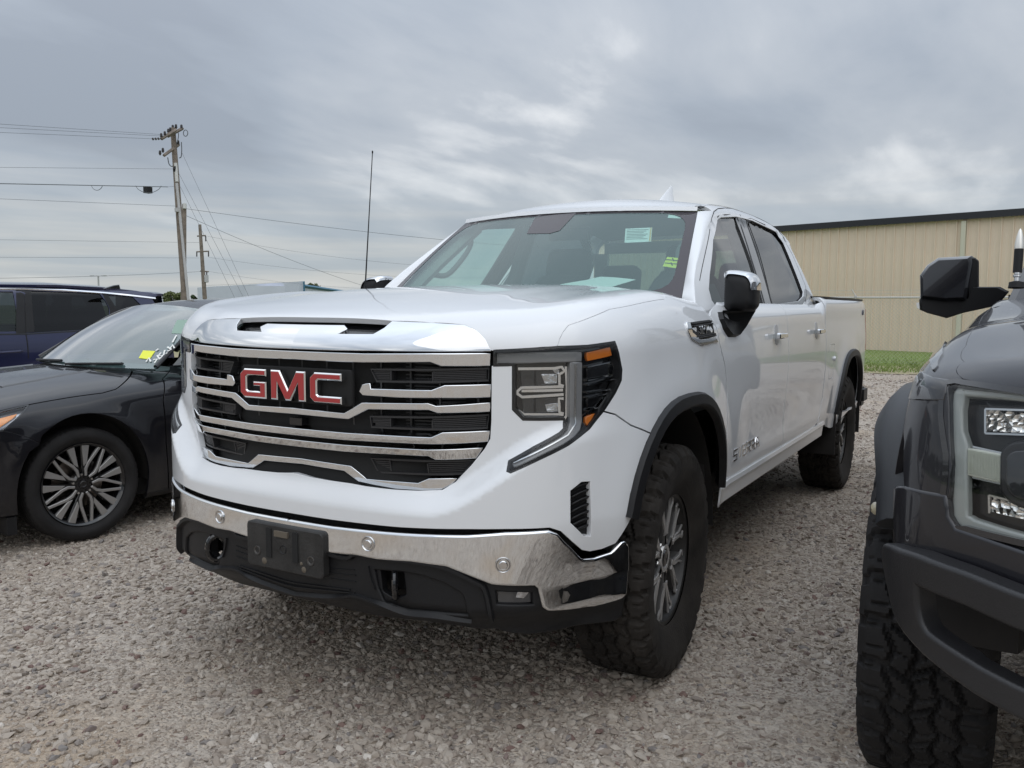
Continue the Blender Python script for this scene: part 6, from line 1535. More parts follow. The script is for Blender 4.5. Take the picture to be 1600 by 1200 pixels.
g = panel(VS.off(.002), VS.px(zv((150, 134), (190, 136), (215, 395), (165, 400))), step=.1, lip=.01); v2(g, 'door_pillar_trim', BLKPL)
g = panel(VS.off(.002), VS.px(zv((640, 158), (672, 162), (745, 275), (690, 290), (684, 245))), step=.1, lip=.01); v2(g, 'door_pillar_trim', BLKPL)
g = strip(VS, VS.px(zv((-60, 124), (150, 126), (400, 135), (650, 152), (800, 166), (970, 186))), [(-.012, 0), (-.012, .010), (.010, .014), (.014, .0)], step=.1); v2(g, 'window_chrome', CHROME)
for a in (((152, 130), (160, 400), (172, 470), (178, 560)),):
    g = strip(VS, VS.px(zv(*a)), rect(.012, -.002, .002), step=.1); v2(g, 'door_gap', DARK)
g = strip(VS, VS.px(zv((-200, 412), (165, 408), (500, 388))), rect(.014, 0, .006), step=.1); v2(g, 'belt_line', BLKGL)
hc2 = VS.P(VS.px(zv((60, 520),)))[0]
g = Geo().tube([(hc2[0]+.12, hc2[1]+.02, hc2[2]), (hc2[0]+.10, hc2[1]+.05, hc2[2]), (hc2[0]-.10, hc2[1]+.05, hc2[2]+.008), (hc2[0]-.13, hc2[1]+.02, hc2[2]+.008)], .014, 8); v2(g, 'door_handle', BLUE)
xs3 = np.linspace(-1.25, 1.22, 16)
def vroof(a, b):
    z0 = np.interp(a, [-1.25, -.8, 0, .6, 1.0, 1.25], [1.60, 1.655, 1.665, 1.645, 1.61, 1.575]); y0 = VYC+(-.20-VYC)*b; return np.stack([-a, y0, z0+.045*(1-b**2)], -1)
VR = Surf(vroof, -1.25, 1.45, -1, 1, xf=VX)
g = panel(VR, np.array([(-1.25, -1), (1.38, -1), (1.45, 0), (1.38, 1), (-1.25, 1)]), step=.08, lip=.03, orient=1 if VR.Nn([(0, 0)])[0][2] > 0 else -1); g.put('roof', BLUE, sv)
Geo().add([(1.26, -.2, 1.6), (1.26, 2*VYC+.2, 1.6), (1.95, 2*VYC-.02+.06, 1.10), (1.95, -.06, 1.10)], [(0, 1, 2, 3)]).put('windshield', SIDEGLASS, sv, smooth=False)
Geo().add([(1.9, -.03, 1.12), (1.9, 2*VYC+.03, 1.12), (2.9, 2*VYC+.15, .98), (2.9, -.15, .98), (3.2, 2*VYC+.25, .7), (3.2, -.25, .7), (3.2, 2*VYC+.25, .35), (3.2, -.25, .35)], [(0, 1, 2, 3), (3, 2, 4, 5), (5, 4, 6, 7)]).put('hood', BLUE, sv)
Geo().add([(-1.38, -.25, 1.56), (-1.38, 2*VYC+.25, 1.56), (-1.45, 2*VYC+.05, .4), (-1.45, -.05, .4)], [(0, 1, 2, 3)]).put('tailgate', BLUE, sv)
g = Geo(); sfp = at_depth(174, 442, 10.9); VI = VX.inverted(); q = VI @ Vector(sfp)
g.prism([(.11, 0), (-.10, 0), (-.085, .055), (-.02, .045), (.06, .02)], (q.x, q.y, q.z-.075), (1, 0, 0), (0, 0, 1), (0, 1, 0), .04, bev=.008); g.put('shark_fin_antenna', BLKGL, sv)
Geo().box((.3, VYC, .9), (2.6, 1.5, .5)).put('cabin_floor', DARK, sv)
for x, y in ((.85, -.5), (.85, -1.3), (-.05, -.5), (-.05, -1.3)):
    g = seat(x, y, .5, .5); g.v = [[a, b, c-.05] for a, b, c in g.v]; g.put('seat', SEAT, sv)
for x in (1.95, -.75):
    place_wheel(SWM, sv, (x, -.09, .345), 0, 0); place_wheel(SWM, sv, (x, 2*VYC+.09, .345), 0, 0, flip=True)
# =================================================================== ground
def gravel_fn(M, t, b, tcn):
    nn = t.nodes.new; lk = t.links.new
    def vor(scale, feat='F1', rnd=1.0):
        v = nn('ShaderNodeTexVoronoi'); v.feature = feat; v.inputs['Scale'].default_value = scale; v.inputs['Randomness'].default_value = rnd; lk(wp, v.inputs['Vector']); return v
    wn = nn('ShaderNodeTexNoise'); wn.inputs['Scale'].default_value = 30; lk(tcn.outputs['Object'], wn.inputs[0])
    ad = nn('ShaderNodeVectorMath'); ad.operation = 'MULTIPLY_ADD'; lk(wn.outputs['Color'], ad.inputs[0]); ad.inputs[1].default_value = (.02, .02, .02); lk(tcn.outputs['Object'], ad.inputs[2]); wp = ad.outputs[0]
    v1 = vor(52); v2_ = vor(24); v3 = vor(110)
    def cols(v):
        s_ = nn('ShaderNodeSeparateColor'); lk(v.outputs['Color'], s_.inputs[0]); r = nn('ShaderNodeValToRGB'); lk(s_.outputs[0], r.inputs[0]); e = r.color_ramp
        e.elements[0].position = 0; e.elements[0].color = (0.164, 0.116, 0.088, 1); e.elements[1].position = 1; e.elements[1].color = (0.491, 0.406, 0.317, 1)
        for p, c in ((.18, (.30, .255, .215)), (.40, (.39, .335, .28)), (.62, (.45, .395, .335)), (.85, (.50, .44, .37))):
            k = e.elements.new(p); k.color = (*c, 1)
        return r.outputs[0]
    m1 = nn('ShaderNodeMix'); m1.data_type = 'RGBA'; lk(cols(v1), m1.inputs[6]); lk(cols(v3), m1.inputs[7])
    n = nn('ShaderNodeTexNoise'); n.inputs['Scale'].default_value = 5; n.inputs['Detail'].default_value = 5; lk(tcn.outputs['Object'], n.inputs[0])
    st = nn('ShaderNodeMapRange'); st.inputs[1].default_value = .44; st.inputs[2].default_value = .58; lk(n.outputs[0], st.inputs[0]); lk(st.outputs[0], m1.inputs[0])
    n2_ = nn('ShaderNodeTexNoise'); n2_.inputs['Scale'].default_value = .9; n2_.inputs['Detail'].default_value = 6; lk(tcn.outputs['Object'], n2_.inputs[0])
    sr = nn('ShaderNodeMapRange'); sr.inputs[1].default_value = .5; sr.inputs[2].default_value = .72; sr.inputs[3].default_value = 0; sr.inputs[4].default_value = .55; lk(n2_.outputs[0], sr.inputs[0])
    m2_ = nn('ShaderNodeMix'); m2_.data_type = 'RGBA'; lk(m1.outputs[2], m2_.inputs[6]); m2_.inputs[7].default_value = (0.360, 0.256, 0.156, 1); lk(sr.outputs[0], m2_.inputs[0])
    ln = nn('ShaderNodeVectorMath'); ln.operation = 'LENGTH'; lk(tcn.outputs['Object'], ln.inputs[0]); far = nn('ShaderNodeMapRange'); far.inputs[1].default_value = 38; far.inputs[2].default_value = 46; lk(ln.outputs['Value'], far.inputs[0])
    m3_ = nn('ShaderNodeMix'); m3_.data_type = 'RGBA'; lk(far.outputs[0], m3_.inputs[0]); lk(m2_.outputs[2], m3_.inputs[6]); m3_.inputs[7].default_value = (.11, .14, .045, 1)
    lk(m3_.outputs[2], b.inputs['Base Color'])
    h = nn('ShaderNodeMath'); h.operation = 'MINIMUM'; lk(v1.outputs['Distance'], h.inputs[0]); lk(v2_.outputs['Distance'], h.inputs[1])
    bp = nn('ShaderNodeBump'); bp.invert = True; bp.inputs['Strength'].default_value = .9; bp.inputs['Distance'].default_value = .012; lk(h.outputs[0], bp.inputs['Height'])
    bp2 = nn('ShaderNodeBump'); bp2.invert = True; bp2.inputs['Strength'].default_value = .6; bp2.inputs['Distance'].default_value = .006; lk(v3.outputs['Distance'], bp2.inputs['Height']); lk(bp.outputs[0], bp2.inputs['Normal']); lk(bp2.outputs[0], b.inputs['Normal'])
GRAVEL = mat('gravel_ground', (.3, .27, .24), .9, fn=gravel_fn)
def axis(lo, hi, step, far): 
    a = list(np.arange(lo, hi+1e-6, step)); k = step
    while a[-1] < far: k *= 1.35; a.append(a[-1]+k)
    k = step
    while a[0] > -far: k *= 1.35; a.insert(0, a[0]-k)
    return np.array(a)
ax_, ay_ = axis(-14, 5, .22, 900), axis(-14, 8, .22, 900)
XX, YY_ = np.meshgrid(ax_, ay_, indexing='ij')
ZZ = ground_z(XX, YY_); k = len(ay_)
me = bpy.data.meshes.new('ground'); me.from_pydata(np.stack([XX.ravel(), YY_.ravel(), ZZ.ravel()], -1).tolist(), [], [(i*k+j, (i+1)*k+j, (i+1)*k+j+1, i*k+j+1) for i in range(len(ax_)-1) for j in range(k-1)])
me.materials.append(GRAVEL); me.polygons.foreach_set('use_smooth', [True]*len(me.polygons)); go = bpy.data.objects.new('ground', me); COL.objects.link(go); struct(go)
# loose stones, dense near the camera
def stone_points():
    out = []
    def ring(r0, r1, dens_, s0, s1, half):
        A_ = half*2*(r1**2-r0**2)/2; n = int(A_*dens_); r = np.sqrt(rng.uniform(r0**2, r1**2, n)); a = YAW+rng.uniform(-half, half, n)
        x, y = CAM[0]+r*np.cos(a), CAM[1]+r*np.sin(a); s_ = s0*(s1/s0)**(rng.random(n)**2.1); out.append(np.stack([x, y, s_], -1))
    ring(1.3, 3.6, 5600, .0032, .019, rad(46)); ring(3.6, 6.0, 3400, .0040, .019, rad(42)); ring(6.0, 10.5, 1500, .0055, .018, rad(38)); ring(10.5, 14.5, 420, .009, .024, rad(36)); ring(14.5, 20.5, 170, .012, .028, rad(34))
    P_ = np.vstack(out); x, y = P_[:, 0], P_[:, 1]
    w = np.sin(x*2.1+1.3*np.sin(y*1.7))*np.sin(y*2.6+1.1*np.sin(x*1.3+2))+.5*np.sin(x*5.3+y*3.1)*np.sin(y*6.1-x*2.2)+.35*np.sin(x*11.3+2*np.sin(y*4))*np.sin(y*9.7)
    keep = rng.random(len(P_)) < np.where(P_[:, 2] > .009, np.clip(.55+.5*w, .10, 1), np.clip(.85+.4*w, .35, 1)); return P_[keep]
SP = stone_points(); gz = ground_z(SP[:, 0], SP[:, 1])
me = bpy.data.meshes.new('gravel'); me.from_pydata(np.stack([SP[:, 0], SP[:, 1], gz+SP[:, 2]*.15], -1).tolist(), [], [])
at = me.attributes.new('size', 'FLOAT', 'POINT'); at.data.foreach_set('value', SP[:, 2].astype(np.float32))
at = me.attributes.new('turn', 'FLOAT_VECTOR', 'POINT'); at.data.foreach_set('vector', np.stack([rng.normal(0, .35, len(SP)), rng.normal(0, .35, len(SP)), rng.uniform(0, 6.28, len(SP))], -1).astype(np.float32).ravel())
def stone_mat_fn(M, t, b, tcn):
    oi = t.nodes.new('ShaderNodeObjectInfo'); r = t.nodes.new('ShaderNodeValToRGB'); t.links.new(oi.outputs['Random'], r.inputs[0]); e = r.color_ramp
    e.elements[0].position = 0; e.elements[0].color = (.145, .09, .078, 1); e.elements[1].position = 1; e.elements[1].color = (.56, .51, .45, 1)
    for p, c in ((.025, (.21, .14, .115)), (.05, (.20, .182, .17)), (.14, (.275, .228, .188)), (.45, (.34, .288, .237)), (.75, (.385, .333, .278)), (.96, (.45, .395, .335))): 
        q = e.elements.new(p); q.color = (*c, 1)
    n = t.nodes.new('ShaderNodeTexNoise'); n.inputs['Scale'].default_value = 2.0; n.inputs['Detail'].default_value = 3; t.links.new(tcn.outputs['Object'], n.inputs[0])
    m_ = t.nodes.new('ShaderNodeMix'); m_.data_type = 'RGBA'; m_.blend_type = 'MULTIPLY'; m_.inputs[0].default_value = .5; t.links.new(r.outputs[0], m_.inputs[6]); t.links.new(n.outputs['Color'], m_.inputs[7])
    t.links.new(r.outputs[0], b.inputs['Base Color'])
STONE = mat('limestone_chips', (.35, .31, .27), .85, fn=stone_mat_fn); me.materials.append(STONE)
gro = bpy.data.objects.new('gravel', me); COL.objects.link(gro); stuff(gro); gro['label'] = 'loose angular limestone gravel covering the parking lot'; gro['category'] = 'gravel'
ng = bpy.data.node_groups.new('scatter_stones', 'GeometryNodeTree'); ng.interface.new_socket('Geometry', in_out='INPUT', socket_type='NodeSocketGeometry'); ng.interface.new_socket('Geometry', in_out='OUTPUT', socket_type='NodeSocketGeometry')
gi_, go_ = ng.nodes.new('NodeGroupInput'), ng.nodes.new('NodeGroupOutput'); J = ng.nodes.new('GeometryNodeJoinGeometry')
for i in range(6):
    ic = ng.nodes.new('GeometryNodeMeshIcoSphere'); ic.inputs['Subdivisions'].default_value = 2 if i < 3 else 1; ic.inputs['Radius'].default_value = 1
    ps = ng.nodes.new('GeometryNodeInputPosition'); no = ng.nodes.new('ShaderNodeTexNoise'); no.inputs['Scale'].default_value = .9; no.noise_dimensions = '4D'; no.inputs['W'].default_value = i*3.7; ng.links.new(ps.outputs[0], no.inputs['Vector'])
    sb = ng.nodes.new('ShaderNodeVectorMath'); sb.operation = 'SUBTRACT'; ng.links.new(no.outputs['Color'], sb.inputs[0]); sb.inputs[1].default_value = (.5, .5, .5)
    sc_ = ng.nodes.new('ShaderNodeVectorMath'); sc_.operation = 'SCALE'; ng.links.new(sb.outputs[0], sc_.inputs[0]); sc_.inputs['Scale'].default_value = 2.3
    sp_ = ng.nodes.new('GeometryNodeSetPosition'); ng.links.new(ic.outputs[0], sp_.inputs[0]); ng.links.new(sc_.outputs[0], sp_.inputs['Offset'])
    tf = ng.nodes.new('GeometryNodeTransform'); ng.links.new(sp_.outputs[0], tf.inputs[0]); tf.inputs['Scale'].default_value = (1.25, .85, .45+.06*i)
    sm = ng.nodes.new('GeometryNodeSetMaterial'); ng.links.new(tf.outputs[0], sm.inputs[0]); sm.inputs['Material'].default_value = STONE
    ss_ = ng.nodes.new('GeometryNodeSetShadeSmooth'); ng.links.new(sm.outputs[0], ss_.inputs[0]); ss_.inputs['Shade Smooth'].default_value = False
    gt = ng.nodes.new('GeometryNodeGeometryToInstance'); ng.links.new(ss_.outputs[0], gt.inputs[0]); ng.links.new(gt.outputs[0], J.inputs[0])
ip = ng.nodes.new('GeometryNodeInstanceOnPoints'); ng.links.new(gi_.outputs[0], ip.inputs['Points']); ng.links.new(J.outputs[0], ip.inputs['Instance']); ip.inputs['Pick Instance'].default_value = True
a1_ = ng.nodes.new('GeometryNodeInputNamedAttribute'); a1_.data_type = 'FLOAT'; a1_.inputs['Name'].default_value = 'size'; a2_ = ng.nodes.new('GeometryNodeInputNamedAttribute'); a2_.data_type = 'FLOAT_VECTOR'; a2_.inputs['Name'].default_value = 'turn'
er = ng.nodes.new('FunctionNodeEulerToRotation'); ng.links.new(a2_.outputs[0], er.inputs[0]); ng.links.new(er.outputs[0], ip.inputs['Rotation']); ng.links.new(a1_.outputs[0], ip.inputs['Scale'])
ng.links.new(ip.outputs[0], go_.inputs[0]); md = gro.modifiers.new('scatter', 'NODES'); md.node_group = ng

# =================================================================== metal building behind a chain link fence
TAN = mat('tan_steel_panel', (.74, .615, .49), .5, var=.06, vscale=.8, coat=.1)
A_ = at_ground(1230, 542.6); B_ = at_ground(1600, 558.0); dr_ = (B_-A_)[:2]; Lw = np.linalg.norm(dr_); dr_ /= Lw; ang = math.atan2(dr_[1], dr_[0])
bd = thing('metal_building', 'long tan ribbed steel building with black eave, behind the chain link fence', 'building', (A_[0]-dr_[0]*9, A_[1]-dr_[1]*9, 0), ang)
# local frame: x along the wall to the right, -y towards the camera (the wall faces +y or -y)
nrm = np.array([-dr_[1], dr_[0]]); sgn = 1 if (CAM[:2]-A_[:2])@nrm > 0 else -1
Hb = 4.10; pw = .305
pg = Geo(); prf = [(0, 0), (.010, 0), (.022, .042*sgn), (.052, .042*sgn), (.064, 0), (.135, 0), (.142, .008*sgn), (.150, 0), (.215, 0), (.222, .008*sgn), (.230, 0), (pw, 0)]
V_ = [(x, y, z) for z in (0, Hb) for x, y in prf]; n_ = len(prf); pg.add(V_, [(i, i+1, n_+i+1, n_+i) for i in range(n_-1)])
pme = pg.mesh('wall_panel', TAN, smooth=False); npan = int((9+Lw+14)/pw)
for i in range(npan):
    o = bpy.data.objects.new('wall_panel', pme); COL.objects.link(o); o.parent = bd; o.location = (i*pw, 0, 0)
Lt = npan*pw
Geo().box((Lt/2, -9*sgn, Hb/2-.1), (Lt-.02, 17.9, Hb-.3)).put('wall', TAN, bd, smooth=False)
Geo().box((Lt/2, .06*sgn, Hb-.02), (Lt+.4, .20, .20)).put('gutter', BLKGL, bd, smooth=False)
Geo().add([(-.2, .1*sgn, Hb+.06), (Lt+.2, .1*sgn, Hb+.06), (Lt+.2, -9*sgn, Hb+.75), (-.2, -9*sgn, Hb+.75)], [(0, 1, 2, 3)]).put('roof', mat('dark_roof', (.05, .045, .04), .6), bd, smooth=False)
dp = at_ground(1497, 553.7); xl = (dp[:2]-np.array(bd.location)[:2])@dr_
Geo().box((xl, .055*sgn, Hb/2-.08), (.13, .10, Hb-.16)).put('downspout', mat('ivory_paint', (.60, .58, .47), .5), bd, smooth=False)
# grass strip in front of it
def grass_fn(M, t, b, tcn):
    n = t.nodes.new('ShaderNodeTexNoise'); n.inputs['Scale'].default_value = .5; n.inputs['Detail'].default_value = 8; n.inputs['Roughness'].default_value = .7; t.links.new(tcn.outputs['Object'], n.inputs[0])
    sp = t.nodes.new('ShaderNodeSeparateXYZ'); t.links.new(tcn.outputs['Object'], sp.inputs[0])
    mr = t.nodes.new('ShaderNodeMapRange'); mr.inputs[1].default_value = 0; mr.inputs[2].default_value = 5.0; mr.inputs[3].default_value = .34; mr.inputs[4].default_value = -.10; t.links.new(sp.outputs[1], mr.inputs[0])
    ad = t.nodes.new('ShaderNodeMath'); t.links.new(n.outputs[0], ad.inputs[0]); t.links.new(mr.outputs[0], ad.inputs[1])
    r = t.nodes.new('ShaderNodeValToRGB'); t.links.new(ad.outputs[0], r.inputs[0]); e = r.color_ramp
    e.elements[0].position = .40; e.elements[0].color = (.135, .20, .035, 1); e.elements[1].position = .74; e.elements[1].color = (.30, .26, .15, 1); k_ = e.elements.new(.56); k_.color = (.16, .19, .05, 1)
    t.links.new(r.outputs[0], b.inputs['Base Color'])
GRASS = mat('grass', (.08, .12, .02), .85, bump=.6, bscale=8, fn=grass_fn)
# front edge of the strip: parallel to the gravel edge seen at y = 583
E1, E2 = at_ground(1240, 581), at_ground(1520, 587); dg = (E2-E1)[:2]; dg /= np.linalg.norm(dg); ga = math.atan2(dg[1], dg[0]); ng_ = np.array([-dg[1], dg[0]]); sg_ = -1 if (CAM[:2]-E1[:2])@ng_ > 0 else 1
gs = Geo(); nx_ = 120; e0 = []
for i in range(nx_+1):
    x = -26+52*i/nx_; w = .22*math.sin(x*2.1)+.16*math.sin(x*5.3+1)+.10*math.sin(x*11+2); gs.v += [[x, (0+w)*sg_, .012], [x, 1.5*sg_, .03], [x, 13*sg_, .03]]; gs.n += [None]*3
for i in range(nx_): gs.f += [(i*3, i*3+3, i*3+4, i*3+1), (i*3+1, i*3+4, i*3+5, i*3+2)]; gs.mi += [0, 0]
gs_o = gs.put('grass_ground', GRASS); gs_o.location = (E1[0], E1[1], 0); gs_o.rotation_euler = (0, 0, ga); struct(gs_o)
bl = Geo()
for i in range(16000):
    x = rng.uniform(-6, 14); y = (abs(rng.normal(0, 1))*2.6+rng.random()*.4)*sg_; h_ = rng.uniform(.03, .09); a = rng.uniform(0, 6.28); w = .012; c, s_ = math.cos(a)*w, math.sin(a)*w; lx, ly = rng.normal(0, .03, 2)
    bl.add([(x-c, y-s_, .02), (x+c, y+s_, .02), (x+lx, y+ly, .02+h_)], [(0, 1, 2)])
blo = bl.put('grass', mat('grass_blades', (.17, .235, .05), .7, var=.35, vscale=1.5), smooth=False); blo.location = gs_o.location; blo.rotation_euler = gs_o.rotation_euler; stuff(blo); blo['label'] = 'short green grass along the foot of the tan building'; blo['category'] = 'grass'
# chain link fence
GALV = mat('galvanised_wire', (.50, .50, .47), .45, .5)
F1, F2 = at_depth(1337, 465.5, 20.5), at_depth(1440, 464.2, 19.7); df = (F2-F1)[:2]; df /= np.linalg.norm(df); fa = math.atan2(df[1], df[0]); Hf = float((F1[2]+F2[2])/2)
fe_ = thing('chain_link_fence', 'galvanised chain link fence in front of the tan building', 'fence', (F1[0]-df[0]*7, F1[1]-df[1]*7, 0), fa)
Lf = 19.5
Geo().rod((0, 0, Hf), (Lf, 0, Hf), .021, 8).put('top_rail', GALV, fe_)
for x in (.9, 3.95, 7.0, 10.05, 13.1, 16.2, 19.3): Geo().rod((x, 0, 0), (x, 0, Hf+.03), .028, 10).lathe([(.034, Hf+.01), (.03, Hf+.05), (0, Hf+.06)], (x, 0, 0), 10, 'z').rod((x, 0, Hf+.03), (x-.10, 0, Hf+.20), .012, 6).put('post', GALV, fe_)
for z in (Hf+.09, Hf+.17): Geo().rod((0, 0, z), (Lf, 0, z), .003, 4).put('barbed_wire', GALV, fe_)
cw = Geo(); sp_w = .085; hh_ = Hf-.06; nn_ = int(Lf/sp_w)
for s_ in (1, -1):
    for i in range(-int(hh_/sp_w), nn_+int(hh_/sp_w)):
        x0 = i*sp_w; xa, xb = (x0, x0+hh_) if s_ > 0 else (x0, x0-hh_); za, zb_ = .06, Hf
        pts = []
        for (x, z) in ((xa, za), (xb, zb_)): pts.append([x, z])
        # clip to the fence's length
        def clip(p, q):
            (x1, z1_), (x2, z2_) = p, q
            for lim in (0, Lf):
                if (x1-lim)*(x2-lim) < 0:
                    t = (lim-x1)/(x2-x1); zc_ = z1_+(z2_-z1_)*t
                    if (x1 < 0 and lim == 0) or (x1 > Lf and lim == Lf): x1, z1_ = lim, zc_
                    else: x2, z2_ = lim, zc_
            return (x1, z1_), (x2, z2_)
        if max(xa, xb) <= 0 or min(xa, xb) >= Lf: continue
        p, q = clip((xa, za), (xb, zb_)); cw.tube([(p[0], .004*s_, p[1]), (q[0], .004*s_, q[1])], .0022, 3, cap=False)
mw = cw.put('wire_mesh', GALV, fe_, smooth=False); stuff(mw)

# =================================================================== far left: white building, trees, poles
WPAN = mat('white_steel_panel', (.60, .63, .70), .6, var=.04, vscale=.5); BTRIM = mat('blue_trim', (.05, .17, .26), .5)
DB = 120.
def gp(px_, d): 
    p = at_depth(px_, 474, d); return np.array([p[0], p[1]])
wb = thing('white_building', 'low white metal building with blue corner trim, far behind the black sedan', 'building')
def wallseg(name, xa, xb, ya, yb, d0, d1, mt, th=.3, z0=None, parent=None, off=0., side=1):
    """upright slab between two photo columns, its top edge at the photo rows ya, yb"""
    a, b = at_depth(xa, ya, d0+off), at_depth(xb, yb, d1+off); dirn = (b-a)[:2]; dirn /= np.linalg.norm(dirn); nn_ = np.array([-dirn[1], dirn[0]])*th; nn_ = nn_ if nn_@CF[:2] > 0 else -nn_
    if side < 0 and nn_@CR[:2] > 0: nn_ = -nn_
    za = -.3 if z0 is None else z0
    V_ = []
    for p in (a, b):
        for o in (0, 1):
            for z in ((za if not isinstance(za, tuple) else za[0]), p[2]): V_.append([p[0]+nn_[0]*o, p[1]+nn_[1]*o, z])
    return Geo().add(V_, [(0, 4, 5, 1), (2, 3, 7, 6), (1, 5, 7, 3), (0, 1, 3, 2), (4, 6, 7, 5)]).put(name, mt, parent or wb, smooth=False)
wallseg('wall', 318, 475.5, 449.5, 440.5, 128, 112, WPAN, 1.0, side=-1)
wallseg('wall', 476, 541, 447, 456.5, 113, 135, WPAN, 8, side=-1)
wallseg('corner_trim', 466, 468.6, 441.5, 441.2, 112.6, 112.3, BTRIM, .05, off=-.3)
wallseg('corner_trim', 473.6, 475.8, 440.4, 440.2, 112.0, 111.8, BTRIM, .05, off=-.3)
def edge(name, xa, ya, da, xb, yb, db, r, mt): 
    Geo().tube([at_depth(xa, ya, da), at_depth(xb, yb, db)], r, 4).put(name, mt, wb, smooth=False)
edge('roof_edge', 318, 449.3, 127.5, 476, 440.2, 111.7, .06, BTRIM); edge('roof_edge', 475.5, 446.8, 112.5, 541, 456.3, 134.5, .22, BTRIM)
for xa, xb, ya in ((384, 408, 461.3), (414, 438.5, 460.3), (352, 378, 462.5)):
    d = 128+(xa-318)/(475.5-318)*(112-128)-.35
    wallseg('door_opening', xa, xb, ya, ya, d, d-2.2, DARK, .2)
    if xa > 380: wallseg('door_panel', xa+ (10 if xa < 400 else 1), xb-1, ya+2.2, ya+2.2, d-.15, d-2.35, mat('pale_door', (.45, .45, .42), .7), .1)
def tree(px_, py_top, py_bot, wpx, d, label, col, seed, group='trees on the horizon', nleaf=1500, hid=None):
    r_ = np.random.default_rng(seed); top = at_depth(px_, py_top, d); zt = top[2]; zb_ = max(1.2, at_depth(px_, py_bot, d)[2]-1.0); R_ = wpx/2/FPX*d
    t = thing('tree', label, 'tree', (top[0], top[1], 0), 0, group)
    g = Geo().tube([(0, 0, -.3), (.1, 0, zb_*.6), (0, .1, (zb_+zt)/2)], [.28, .22, .08], 7)
    for k_ in range(6):
        a = r_.uniform(0, 6.28); g.tube([(0, 0, zb_*.7), (R_*.35*math.cos(a), R_*.35*math.sin(a), (zb_+zt)/2), (R_*.7*math.cos(a), R_*.7*math.sin(a), zb_+(zt-zb_)*r_.uniform(.5, .9))], [.12, .08, .03], 5)
    g.put('trunk', mat('bark', (.10, .085, .07), .9), t)
    c = Geo(); nc = 16; cl = []
    for _ in range(nc): a = r_.uniform(0, 6.28); rr_ = R_*.75*math.sqrt(r_.random()); cl.append((rr_*math.cos(a), rr_*math.sin(a), zb_+(zt-zb_)*r_.uniform(.15, .85)*(1-.25*(rr_/R_)**2), R_*r_.uniform(.22, .42)))
    for i in range(nleaf):
        x, y, z, q = cl[i % nc]; v = r_.normal(0, 1, 3); v /= np.linalg.norm(v); p = np.array([x, y, z])+v*q*r_.uniform(.6, 1.05)*np.array([1, 1, min(1., (zt-zb_)/R_*.55)])
        s_ = r_.uniform(.12, .30)*(R_/3.)**.5; e1 = r_.normal(0, 1, 3); e1 /= np.linalg.norm(e1); e2 = np.cross(e1, v); e2 /= np.linalg.norm(e2)+1e-9
        c.add([p-e1*s_, p+e2*s_*.7, p+e1*s_, p-e2*s_*.7], [(0, 1, 2, 3)])
    c.put('crown', mat('foliage_'+col, {'mid': (.055, .085, .022), 'pale': (.10, .12, .035), 'dark': (.035, .06, .018)}[col], .8, var=.35, vscale=.6), t, smooth=False)
    return t
tree(270, 452, 470, 34, 140, 'pale green bushy tree left of the tall power pole', 'pale', 3)
tree(283, 460, 472, 20, 150, 'small green tree touching the left side of the tall power pole', 'mid', 9)
tree(309, 457, 470, 26, 138, 'dark green rounded tree between the two power poles', 'dark', 4)
tree(327, 460, 470, 14, 142, 'low dark green tree right behind the second power pole', 'dark', 5)
tree(488, 439.5, 452, 20, 150, 'pale green treetop showing above the white building roof', 'pale', 6)
tree(497, 443, 452, 12, 152, 'smaller pale treetop right of another above the white building', 'pale', 7)
# power poles
WOOD = mat('weathered_pole_wood', (.20, .165, .135), .85, var=.3, vscale=4); GREYM = mat('grey_conduit', (.45, .45, .45), .6); PORC = mat('dark_insulator', (.05, .045, .05), .4); WIRE = mat('cable', (.09, .10, .11), .6)
D1 = 45.
def P1(x, y, dd=0.): return at_depth(x, y, D1+dd)
pp = thing('power_pole', 'tall leaning wooden power pole with crossarms and pale conduit', 'power pole')
top, bot = P1(270, 200), P1(289.5, 468); dn = (bot-top)/np.linalg.norm(bot-top); foot = bot+dn*((bot[2]+.3)/-dn[2])
Geo().tube([foot, bot, (top+bot)/2, top], [.19, .185, .165, .13], 12).put('shaft', WOOD, pp)
Geo().tube([P1(276, 286, -.25), P1(285.5, 380, -.25), P1(294, 466, -.25), P1(294, 466, -.25)+dn*1.6], .07, 8).put('conduit', GREYM, pp)
Geo().tube([P1(274.3, 255, -.2), P1(276.5, 284, -.2)], .085, 8).put('conduit', mat('pale_conduit', (.6, .6, .58), .5), pp)
def arm(a, b, w=.10): 
    g = Geo(); a, b = np.array(a), np.array(b); g.tube([a, b], w, 4); return g
arm(P1(252, 217, -1.2), P1(275, 203, -.3), .085).put('crossarm', WOOD, pp); arm(P1(262, 213, -.6), P1(285.5, 200.5, .3), .085).put('crossarm', WOOD, pp); arm(P1(256, 243, -.8), P1(279.5, 226, .3), .085).put('crossarm', WOOD, pp)
for i, (x, y, dd) in enumerate(((252, 211, -1.2), (257.5, 208, -1), (263, 204, -.7), (275, 197, -.2), (283.5, 197.5, .2), (250, 238, -.8), (254.5, 234, -.7), (278.5, 222, .2), (270, 198, 0), (266, 202, -.4))):
    p = P1(x, y, dd); Geo().lathe([(.02, -.16), (.05, -.10), (.08, -.06), (.05, -.03), (.075, .0), (.05, .03), (.065, .06), (.03, .10)], tuple(p), 8, 'z').put('insulator', PORC, pp)
for i in range(4): 
    p = P1(239+i*4.3, 217.2-.2*i, -1.4+.1*i); Geo().tube([p-np.array([.05, .05, 0]), p+np.array([.05, .05, 0])], .06, 6).put('insulator', PORC, pp)
lp_ = [P1(*q) for q in ((280, 247), (283, 245), (284, 235), (283.5, 222))]; Geo().tube(crom(lp_, 4), .025, 5).put('jumper', WIRE, pp)
